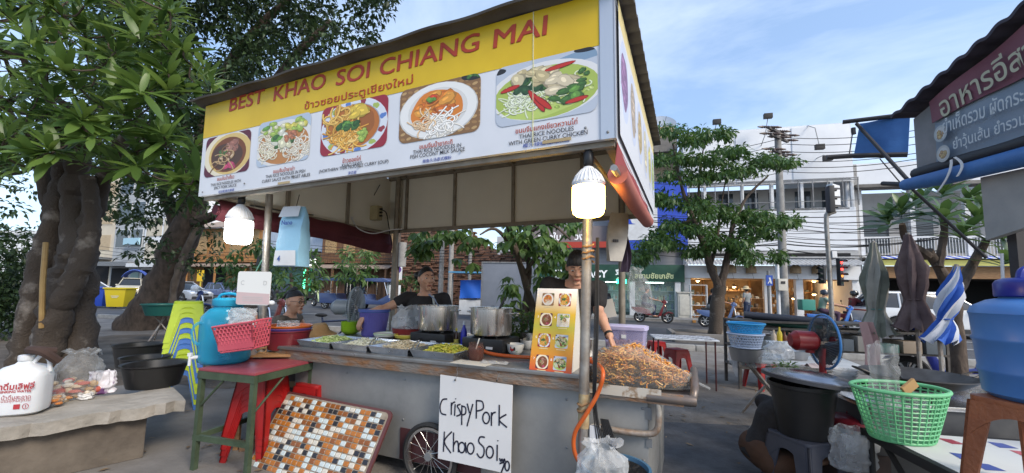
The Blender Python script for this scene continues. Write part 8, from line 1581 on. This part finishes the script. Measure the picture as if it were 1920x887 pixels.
for z in (.58, 2.56): MB().bx(-1.37, 1.02, -.03, -.004, z, z+.06).build('box_rail', gsteel, lo)
for x in (-1.36, 1.0): MB().bx(x-.02, x+.03, -.04, -.003, .6, 2.6).build('box_post', gsteel, lo)
MB().bx(1.12, 2.6, .1, 1.9, .5, 1.25).build('cab', pw, lo, bevel=.06); MB().bx(1.14, 2.3, .15, 1.85, 1.25, 1.98).build('cab_top', pw, lo, bevel=.1); MB().bx(1.35, 2.15, .12, .16, 1.3, 1.8).build('side_window', carglass, lo); MB().bx(-1.3, 2.5, .3, 1.7, .4, .54).build('chassis', trimb, lo)
for x in (-.8, 1.8):
    for y in (.1, 1.9): wheel(lo, (x, y, .36), .36, .2, 6)
# ---- scooters
def scooter(label, at, rz, paint, seatm=None, box=None, name='motor_scooter', group=None, lit=False):
    t = thing(name, label, 'scooter', at, rz, group); seatm = seatm or trimb
    for x in (-.62, .62): wheel(t, (x, 0, .27), .27, .1, 6)
    pr = lambda w: (lambda a, b, u: (a, -w/2+w*u, b))
    MB().prism([(-.95, .62), (-.75, .50), (-.25, .36), (.18, .30), (.2, .36), (-.1, .42), (-.2, .62), (-.5, .72), (-.98, .74)], .26, pr(.26)).build('rear_body', paint, t, bevel=.04, fixn=True)
    MB().prism([(.16, .28), (.34, .34), (.52, .92), (.44, .96), (.28, .55)], .3, pr(.30)).build('leg_shield', paint, t, bevel=.04, fixn=True); MB().bx(-.2, .25, -.14, .14, .24, .30).build('foot_board', trimb, t, bevel=.02)
    MB().prism([(-.8, .74), (-.15, .68), (-.12, .74), (-.3, .80), (-.78, .84)], .25, pr(.25)).build('seat', seatm, t, bevel=.03, fixn=True)
    MB().prism([(.44, .38), (.66, .56), (.86, .50), (.9, .44), (.66, .5), (.5, .36)], .12, pr(.12)).build('front_fender', paint, t, bevel=.02, fixn=True); MB().tube([(.46, 0, .95), (.52, 0, .8), (.62, 0, .27)], .035, 8).build('fork', chrome, t)
    MB().prism([(.36, .94), (.56, .9), (.6, 1.0), (.5, 1.1), (.36, 1.04)], .24, pr(.24)).build('handlebar_cowl', paint, t, bevel=.03, fixn=True); MB().tube([(.38, -.34, 1.03), (.43, -.15, 1.02), (.43, .15, 1.02), (.38, .34, 1.03)], .018, 8).build('handlebar', trimb, t)
    MB().ball((.58, 0, .98), (.06, .09, .06), 12, 8).build('headlight', lampc, t); MB().ball((-.97, 0, .68), (.04, .1, .04), 10, 6).build('taillight', tail, t)
    for s in (-1, 1): MB().tube([(.42, s*.26, 1.03), (.4, s*.33, 1.22)], .008, 6).build('mirror_stalk', trimb, t); MB().ball((.4, s*.34, 1.25), (.02, .06, .045), 10, 6).build('mirror', trimb, t)
    MB().tube([(-.2, .14, .26), (-.5, .16, .26), (-.85, .17, .36)], [.03, .05, .05], 10).build('exhaust', gsteel, t); MB().tube([(-.2, .1, .3), (-.62, .09, .27)], .035, 8).build('swing_arm', trimb, t); MB().bx(-1.05, -1.03, -.1, .1, .42, .56).build('number_plate', wtrim, t)
    if box: MB().bx(-1.15, -.7, -.24, .24, .86, 1.28).build('delivery_box', box, t, bevel=.03)
    return t
def rider(label, sc_obj, at, rz, shirtm, pantm, helmet=None, look=0, group=None):
    Rm = rz3(rz); f = lambda a, b_, c: Vector(at) + Rm @ Vector((a, b_, c))
    J = dict(pelvis=f(-.42, 0, .88), chest=f(-.36, 0, 1.2), neck=f(-.32, 0, 1.38), head=f(-.28, 0, 1.53), ls=f(-.34, .18, 1.33), rs=f(-.34, -.18, 1.33), le=f(-.12, .26, 1.12), re=f(-.12, -.26, 1.12), lw=f(.2, .3, 1.06), rw=f(.2, -.3, 1.06), lh=f(-.4, .1, .86), rh=f(-.4, -.1, .86), lk=f(.06, .17, .78), rk=f(.06, -.17, .78), la=f(.02, .17, .38), ra=f(.02, -.17, .38))
    t = person('person', label, J, (rz-math.pi/2+look, 0, 0), skin_w, 'short', shirtm, .6, pantm, .95, vox=.016, group=group)
    if helmet:
        h = f(-.285, 0, 1.56); ho = thing('helmet', label.split(' ')[0] + ' helmet worn by the rider on the ' + label.split(' on the ')[-1], 'helmet', h, rz); MB().lathe([(.125, -.07), (.135, -.02), (.13, .05), (.09, .115), (.001, .135)], n=20, sx=1.1).build('shell', helmet, ho)
    return t
gc = lambda c, n: mat(n, c, .85)
p = W(1352, 612, y=17.2); a_ = (p.x, p.y, .006); s_ = scooter('white and blue scooter passing behind the street tree', a_, AS, mat('scoot_blue', (.1, .16, .35), .3, coat=.6)); rider('black shirted rider with bag on the white and blue scooter', s_, a_, AS, blk_cloth, gc((.2, .21, .22), 'cloth_grey'), None)
p = W(1565, 604, y=15.6); a_ = (p.x, p.y, .006); s_ = scooter('bright blue scooter with green delivery box', a_, AS, mat('scoot_bright', (.02, .14, .5), .25, coat=.8), box=mat('box_green', (.05, .25, .2), .5)); rider('green shirted rider on the bright blue scooter', s_, a_, AS, gc((.25, .32, .26), 'cloth_sage'), gc((.07, .04, .07), 'cloth_plum'), mat('helmet_dark', (.03, .04, .06), .25, coat=.6))
p = W(1610, 602, y=16.5); a_ = (p.x+.2, p.y, .006); s_ = scooter('dark red scooter ahead of the bright blue one', a_, AS+.1, mat('scoot_red', (.2, .02, .025), .3, coat=.6)); rider('red jacketed rider on the dark red scooter', s_, a_, AS+.1, gc((.16, .03, .03), 'cloth_red'), denim, mat('helmet_black', (.02, .02, .02), .2, coat=.6))
p = W(1225, 592, y=19); a_ = (p.x, p.y, .006); s_ = scooter('maroon motorbike stopped before the pharmacy', a_, AS+.05, mat('scoot_maroon', (.16, .015, .02), .3, coat=.6)); rider('pale shirted rider on the maroon motorbike', s_, a_, AS, gc((.1, .12, .14), 'cloth_slate'), denim)
for k, (px, d, c, lab) in enumerate(((600, 27, (.5, .6, .3), 'pale green scooter parked by the neon shop'), (622, 26, (.4, .45, .55), 'silver scooter parked next to the pale green one'), (352, 17, (.03, .06, .2), 'dark blue motorbike parked right of the leaning tree'), (470, 9.5, (.03, .03, .035), 'black motorbike parked behind the payment board'), (505, 9.8, (.12, .03, .03), 'dark maroon motorbike parked behind the seated man'))):
    p = W(px, 560, y=d); scooter(lab, (p.x, p.y, .006), [2.6, 2.7, .3, -.2, -.3][k], mat('scoot_p%d' % k, c, .3, coat=.6), group='parked scooters')
hp_ = W(366, 541, y=16.8); t = thing('helmet', 'white helmet on the mirror of the dark blue motorbike', 'helmet', hp_); MB().lathe([(.13, -.1), (.15, -.03), (.145, .06), (.1, .13), (.001, .15)], n=20).build('shell', pw, t)
p = W(1812, 690, y=5.9); scooter('blue scooter parked behind the wok stove', (p.x, p.y, .006), 2.5, mat('scoot_navy', (.025, .04, .28), .3, coat=.7))
p = W(588, 600, y=7.6); bc = thing('bicycle', 'dark bicycle standing behind the seated man', 'bicycle', (p.x+.35, p.y, 0), rad(-12)); bcm = mat('bike_navy', (.03, .04, .09), .4)
for x in (-.5, .52):
    o = MB().tube([(.32*math.cos(q*.2095), 0, .32*math.sin(q*.2095)) for q in range(31)], .02, 8).build('wheel', tyre, bc, (x, 0, .34))
    for k in range(14): a = k*math.pi/7; MB().tube([(0, 0, 0), (.31*math.cos(a), 0, .31*math.sin(a))], .002, 4).build('spoke', chrome, o)
fr = MB()
for a, b_ in (((-.5, 0, .34), (-.08, 0, .3)), ((-.08, 0, .3), (-.22, 0, .82)), ((-.5, 0, .34), (-.2, 0, .74)), ((-.2, 0, .74), (.32, 0, .78)), ((-.08, 0, .3), (.34, 0, .7)), ((.30, 0, .9), (.52, 0, .34))): fr.tube([a, b_], .017, 8)
fr.build('frame', bcm, bc); MB().ball((-.24, 0, .86), (.13, .07, .035), 12, 8).build('saddle', blk, bc); MB().tube([(.3, -.26, .98), (.3, 0, .92), (.3, .26, .98)], .013, 8).build('handlebar', chrome, bc); MB().box((.62, 0, .72), (.28, .3, .2)).build('front_basket', mat('basket_dark', (.05, .03, .03), .7), bc)
def tuktuk(label, px, py, d, rz, c):
    p = W(px, py, y=d); t = thing('tuk_tuk', label, 'tuk-tuk', (p.x, p.y, .006), rz, 'tuk-tuks'); pn = mat('tuk_paint', c, .35, coat=.5)
    MB().prism([(-1.3, .35), (1.0, .35), (1.3, .5), (1.15, .95), (.5, .6), (-.2, .6), (-.3, .95), (-1.35, .95)], 1.2, lambda a, b, u: (a, -.6+u, b)).build('body', pn, t, bevel=.05, fixn=True); MB().prism([(-1.45, 1.72), (-1.3, 1.88), (.8, 1.92), (1.25, 1.75), (1.2, 1.68)], 1.35, lambda a, b, u: (a, -.67+u, b)).build('roof', pn, t, bevel=.04, fixn=True)
    for x, x2 in ((-1.3, -1.3), (-.2, -.2), (1.12, .85)):
        for y in (-.58, .58): MB().tube([(x, y, .9), (x2, y, 1.75)], .025, 6).build('roof_post', chrome, t)
    MB().bx(-1.1, -.5, -.5, .5, .6, .78).build('seat', mat('tuk_seat', (.3, .06, .05), .6), t, bevel=.04); MB().bx(1.0, 1.02, -.5, .5, 1.0, 1.65).build('windscreen', sheer('screen', (.6, .7, .75), .2, .05), t); MB().ball((1.28, 0, .8), .1, 12, 8).build('headlight', lampc, t)
    for x, y in ((1.05, 0), (-.95, .5), (-.95, -.5)): wheel(t, (x, y, .26), .26, .12, 5)
    MB().ball((1.25, .4, 1.8), (.12, .1, .08), 10, 6).build('taxi_sign', mat('taxi_yellow', (.6, .5, .1), .4), t)
    return t
tuktuk('navy roofed tuk-tuk behind the grey fan, left one', 645, 574, 25, rad(-8), (.05, .08, .2)); tuktuk('navy roofed tuk-tuk right of the grey fan', 702, 573, 24.5, rad(-10), (.06, .09, .22))
def wbin(label, px, py, d, rz, c, nm):
    p = W(px, py, y=d); t = thing('wheelie_bin', label, 'bin', (p.x, p.y, .006), rz, 'wheelie bins by the road'); m = mat(nm, c, .45); b = MB(); w0, w1 = .36, .46
    b.add([(x*w0, y*w0*.9, .08) for x, y in ((-1, -1), (1, -1), (1, 1), (-1, 1))] + [(x*w1, y*w1*.95, 1.0) for x, y in ((-1, -1), (1, -1), (1, 1), (-1, 1))], [(3, 2, 1, 0), (4, 5, 6, 7), (0, 1, 5, 4), (1, 2, 6, 5), (2, 3, 7, 6), (3, 0, 4, 7)]); b.build('body', m, t, bevel=.04)
    MB().prism([(-.5, 0), (.5, 0), (.48, .07), (-.48, .07)], .98, lambda a, b_, u: (a, -.5+u, 1.0+b_)).build('lid', m, t, bevel=.02, fixn=True); MB().tube([(-.4, .5, 1.02), (.4, .5, 1.02)], .03, 8).build('handle', m, t)
    for s in (-1, 1): wheel(t, (s*.36, .3, .1), .1, .06, 4)
    MB().bx(-.17, .17, -.40, -.395, .62, .65).build('print_line', wtrim, t); MB().bx(-.12, .12, -.405, -.40, .55, .575).build('print_line', wtrim, t)
wbin('blue wheelie bin by the road on the left', 184, 576, 21.3, rad(12), (.02, .06, .38), 'bin_blue'); wbin('yellow wheelie bin next to the blue one', 223, 576, 21, rad(14), (.62, .48, .02), 'bin_yellow')
p = W(150, 578, y=23); wbin('second blue wheelie bin half hidden by the trunks', 160, 570, 22.4, rad(10), (.03, .1, .42), 'bin_blue2')
p0, p1 = W(856, 560, y=22), W(908, 560, y=21.5); ts = thing('tarp_stall', 'market stall with bright blue tarpaulin before the ruin', 'stall', (p0.x, p0.y, 0), rad(-8)); tw_ = p1.x-p0.x
for x in (-.25, tw_+.5): MB().tube([(x, 0, 0), (x, 0, W(860, 514, y=22).z)], .04, 6).build('post', gsteel, ts)
zt_s = W(860, 512, y=22).z; MB().bx(-.35, tw_+.7, -.5, 1.2, zt_s, zt_s+.07).build('roof', mat('tarp_edge', (.1, .3, .5), .6), ts); MB().grid(lambda u, v: (.15+(tw_+.4)*u, .1+.05*math.sin(u*12+v*3), W(880, 560, y=22).z+(W(880, 526, y=22).z-W(880, 560, y=22).z)*v+.04*math.sin(u*3.1)), 14, 6).build('tarpaulin', mat('tarp_bright', (.02, .12, .55), .5), ts, solid=.01); MB().bx(.1, tw_+.4, .2, .9, 0, .8).build('counter', wtrim, ts)
for k in range(5): MB().bx(-.14, .14, -.14, .14, 0, .22).build('produce_box', mat('pbox%d' % (k % 3), [(.5, .5, .48), (.4, .3, .2), (.3, .35, .4)][k % 3], .7), None, (p0.x+.25+k*.33, p0.y+.4-.05*k, .802), 0, ['white produce box on the tarpaulin stall', 'brown produce box on the tarpaulin stall', 'grey produce box on the tarpaulin stall'][k % 3], 'box', 'boxes on the tarpaulin stall', bevel=.01)
# ---- poles, signals, signs, cables
def cpole(label, px, pyt, d, r0=.15, r1=.1, lean=0, m=None, name='utility_pole'):
    b = W(px, 600, y=d); t_ = W(px, pyt, y=d); t = thing(name, label, 'pole', (b.x, b.y, 0)); MB().tube([(0, 0, 0), (lean*.5, 0, t_.z*.5), (lean, 0, t_.z)], [r0, (r0+r1)/2, r1], 12).build('shaft', m or conc2, t); return t, t_.z
conc2 = mat('pole_concrete', (.30, .295, .28), .9, c2=(.22, .21, .2), scale=5)
up, uz = cpole('tall concrete utility pole with crossarms before the white building', 1472, 246, 16.5, .17, .12); ins_m = mat('insulator', (.10, .07, .06), .3)
for z, l_, rz in ((uz-.1, 1.1, .55), (uz-.35, .9, .55), (uz-1.0, .8, .6), (uz-1.6, .6, .6)):
    ca_ = MB().box((0, 0, 0), (l_*1.6, .1, .1), rz3(rz)).build('crossarm', mat('arm_dark', (.09, .08, .075), .7), up, (0, -.1, z))
    for k in range(3):
        x = (k-1)*l_*.7
        for s in (-1, 1): MB().lathe([(.02, 0), (.06, .05), (.03, .08), (.06, .13), (.03, .16), (.06, .21), (.03, .24), (.06, .29), (.02, .5)], n=8, R=Matrix.Rotation(s*math.pi/2, 3, 'Y')).build('insulator', ins_m, ca_, (x*math.cos(rz), x*math.sin(rz), .05))
tz = thing('meter_box_pole', 'white pole with cream meter box beside the crossing sign', 'pole', (lambda q: (q.x, q.y, 0))(W(1461, 600, y=15.8))); MB().tube([(0, 0, 0), (0, 0, W(1461, 492, y=15.8).z)], .07, 10).build('shaft', wtrim, tz); MB().box((.04, -.15, W(1463, 534, y=15.8).z), (.36, .2, .46)).build('meter_box', cabm, tz, bevel=.02); MB().box((.04, -.26, W(1463, 530, y=15.8).z), (.16, .02, .1)).build('meter_window', blkp, tz)
tz = thing('crossing_sign', 'blue pedestrian crossing sign on a steel post', 'sign', (lambda q: (q.x, q.y, 0))(W(1443, 600, y=15.5))); MB().tube([(0, 0, 0), (0, 0, W(1443, 508, y=15.5).z)], .05, 8).build('post', gsteel, tz); zz = W(1443, 526, y=15.5).z; MB().box((0, -.07, zz), (.26, .02, .4)).build('panel', mat('sign_blue2', (.02, .07, .35), .4), tz); MB().prism([(-.08, -.12), (0, .0), (-.03, .1), (.03, .12), (.06, 0), (.09, -.12), (.04, -.12), (0, -.04), (-.04, -.12)], .008, lambda a, b, u: (a, -.09+u, zz+b)).build('walking_figure', wtrim, tz, fixn=True)
b_ = W(1560, 600, y=13.5); tl = thing('traffic_light', 'grey traffic signal pole with red lamp lit and curved arm', 'traffic light', (b_.x, b_.y, 0)); zt2 = W(1557, 405, y=13.5).z
MB().tube(spline([(0, 0, 0), (0, 0, zt2*.5), (-.02, 0, zt2-.15), (.05, -.02, zt2+.05), (.25, -.05, zt2+.15)], 6), [.085]*7+[.07]*18 if False else .07, 12).build('pole', galv, tl)
sgb = mat('signal_black', (.02, .02, .022), .5); lr = mat('signal_red_lit', (.6, .02, .02), .4, emit=5, ecol=(1, .04, .03)); la_ = mat('signal_amber', (.4, .14, .02), .4, emit=1.4, ecol=(1, .3, .05)); lo_ = mat('signal_off', (.03, .06, .04), .3)
def signal(x, y, z, rz, mats, sc=1.0):
    h = MB().box((0, 0, 0), (.3*sc, .16*sc, .32*sc*len(mats))).build('signal_head', sgb, tl, (x, y, z), rz, bevel=.015)
    for k, m in enumerate(mats):
        zz = (len(mats)/2-.5-k)*.31*sc; MB().ball((0, -.08*sc, zz), (.1*sc, .03*sc, .1*sc), 14, 8).build('lens', m, h)
        MB().grid(lambda u, v: (.125*sc*math.cos(math.pi*u), -.08*sc-.2*sc*v, zz+.01+.11*sc*math.sin(math.pi*u)*(1-.2*v)), 12, 3).build('visor', sgb, h, solid=.008)
signal(.27, -.1, W(1573, 510, y=13.4).z, .5, (lr, lr, la_, lo_), .72); signal(-.3, -.05, W(1545, 515, y=13.4).z, -1.2, (lo_, lo_, lo_), .62); signal(.05, -.12, W(1563, 377, y=13.4).z+.05, 1.35, (lo_, lo_, lo_), .95)
MB().box((.35, .1, W(1590, 365, y=13.4).z), (.5, .2, .75), rz3(.5)).build('signal_box', wtrim, tl, bevel=.02); MB().box((.12, -.05, W(1562, 477, y=13.4).z), (.16, .12, .22)).build('camera_box', wtrim, tl, bevel=.01)
for px, d, lab in ((824, 28, 'pale concrete pole before the ruin, left of a pair'), (842, 27, 'pale concrete pole before the ruin, right of a pair'), (878, 29, 'thin concrete pole at the ruin end')): cpole(lab, px, 400, d, .19 if px < 870 else .12, .14)
np_ = W(742, 560, y=22); t = thing('parking_sign', 'white no parking sign with purple disc before the brown house', 'sign', (np_.x, np_.y, 0)); zz = W(742, 509, y=22).z; MB().tube([(0, 0, 0), (0, 0, zz+.3)], .04, 8).build('post', wtrim, t); MB().box((.05, -.06, zz), (.5, .02, .9)).build('panel', wtrim, t); MB().lathe([(.001, 0), (.2, 0), (.2, .01)], (.05, -.075, zz+.1), 24, R=Matrix.Rotation(math.pi/2, 3, 'X')).build('disc', mat('disc_purple', (.1, .05, .25), .5), t); MB().box((-.05, -.05, zz-1.1), (.6, .1, .7)).build('control_box', wtrim, t, bevel=.02)
ysg2 = W(374, 552, y=36); t = thing('yellow_sign', 'small yellow road sign by the far timber house', 'sign', (ysg2.x, ysg2.y, 0)); zz = W(374, 517, y=36).z; MB().tube([(0, 0, 0), (0, 0, zz)], .06, 8).build('post', mat('post_yellow', (.5, .4, .05), .5), t); MB().box((0, -.08, zz), (.6, .03, 1.0)).build('panel', mat('panel_yellow', (.62, .4, .02), .5), t)
wpl = W(737, 600, y=12); t = thing('wooden_pole', 'dark wooden cable pole behind the stall back post', 'pole', (wpl.x, wpl.y, 0)); MB().tube([(0, 0, 0), (0, 0, 5.5)], .11, 10).build('shaft', bark2, t); MB().tube([(.2, -.05, W(742, 500, y=12).z), (.2, -.05, W(742, 455, y=12).z)], .12, 12).build('transformer_pipe', conc2, t)
def cable(p, q, sag, r=.012, lab='thin black overhead cable strung past the white building', grp='overhead cables along the shops'):
    p, q = Vector(p), Vector(q); P = [p.lerp(q, i/14) - Vector((0, 0, sag*4*(i/14)*(1-i/14))) for i in range(15)]; MB().tube(P, r, 5).build('overhead_cable', rope_b, label=lab, cat='cable', group=grp)
r_ = random.Random(44)
for k in range(16):
    y0 = 402+k*4.6+r_.uniform(-2, 2); cable(W(1215, y0+r_.uniform(-6, 6), y=18.5), W(1475, y0+r_.uniform(-3, 3), y=16.5), r_.uniform(.05, .3), r_.uniform(.009, .02)); cable(W(1475, y0+r_.uniform(-3, 3), y=16.5), W(1760, y0-6+r_.uniform(-12, 12), y=14), r_.uniform(.05, .3), r_.uniform(.009, .02))
for k, y0 in enumerate((262, 274, 288, 305, 316, 326)): cable(W(1225, y0+28-k*2, y=19.5), W(1470, y0-4, y=16.5), .25, .014, 'high power line reaching the utility pole crossarms', 'high power lines'); cable(W(1470, y0-4, y=16.5), W(1765, y0-26, y=13), .2, .014, 'high power line reaching the utility pole crossarms', 'high power lines')
for k in range(5): cable(W(480, 448+k*6, y=34), W(1010, 465+k*5, y=25), .5, .018, 'black cable crossing before the timber houses', 'cables before the timber houses')
for k in range(4): cable(W(150, 455+k*7, y=44), W(480, 470+k*6, y=36), .6, .02, 'black cable over the far left shops', 'cables over the far left shops')
p = W(1402, 607, y=19.3); J = stand_pose(p.x, p.y, .3, 1.62); J = {k: v+Vector((0, 0, .14)) for k, v in J.items()}; person('person', 'person in grey shirt and jeans with straw hat at the homeware shop', J, (.3, 0, 0), skin_d, 'short', gc((.22, .24, .25), 'cloth_striped'), .6, gc((.03, .045, .09), 'cloth_jeans'), 1, vox=.016)
hh = J['head']; t = thing('straw_hat', 'straw sun hat worn by the person at the homeware shop', 'hat', hh+Vector((0, 0, .06))); MB().lathe([(.24, -.02), (.12, .02), (.11, .1), (.06, .13), (.001, .135)], n=20).build('hat', mat('straw', (.55, .45, .28), .9), t)
p = W(1134, 612, y=15); J = stand_pose(p.x, p.y, .2, 1.6); person('person', 'person in dark clothes with backpack walking to the pharmacy', J, (.2, 0, 0), skin_d, 'short', blk_cloth, .6, blk_cloth, 1, vox=.016); t = thing('backpack', 'grey backpack on the person walking to the pharmacy', 'backpack', J['chest']+Vector((0, -.2, -.15))); MB().box((0, 0, 0), (.3, .16, .42)).build('pack', gc((.06, .065, .075), 'pack_dark'), t, bevel=.05)
p = W(455, 570, y=7.2); h0 = W(455, 548, y=7.2); J = stand_pose(p.x, p.y, .3, 1.6); dz = h0.z-J['head'].z; J = {k: v+Vector((0, 0, dz)) for k, v in J.items()}; J['lk'] = J['lh']+Vector((-.05, .4, -.03)); J['rk'] = J['rh']+Vector((.05, .4, -.03)); J['la'] = Vector((J['lk'].x, J['lk'].y, .09)); J['ra'] = Vector((J['rk'].x, J['rk'].y, .09))
person('person', 'dark haired person in black sitting with back turned, behind the water jar', J, (.3, 0, 0), skin_d, 'short', blk_cloth, .6, denim, 1, vox=.012); stool(SR, 'red_stool', 'red plastic stool under the person with back turned', (p.x, p.y, 0), .2)
t = thing('wooden_table', 'weathered grey picnic table behind the left pole', 'table', (lambda q: (q.x, q.y, 0))(W(490, 600, y=6.6)), -.1); MB().bx(-.7, .7, -.35, .35, .70, .74).build('table_top', mat('grey_wood', (.2, .19, .17), .85, c2=(.13, .12, .1), scale=6), t)
for x in (-.6, .6):
    for y in (-.28, .28): MB().bx(x-.03, x+.03, y-.03, y+.03, 0, .70).build('leg', mat('grey_wood'), t)
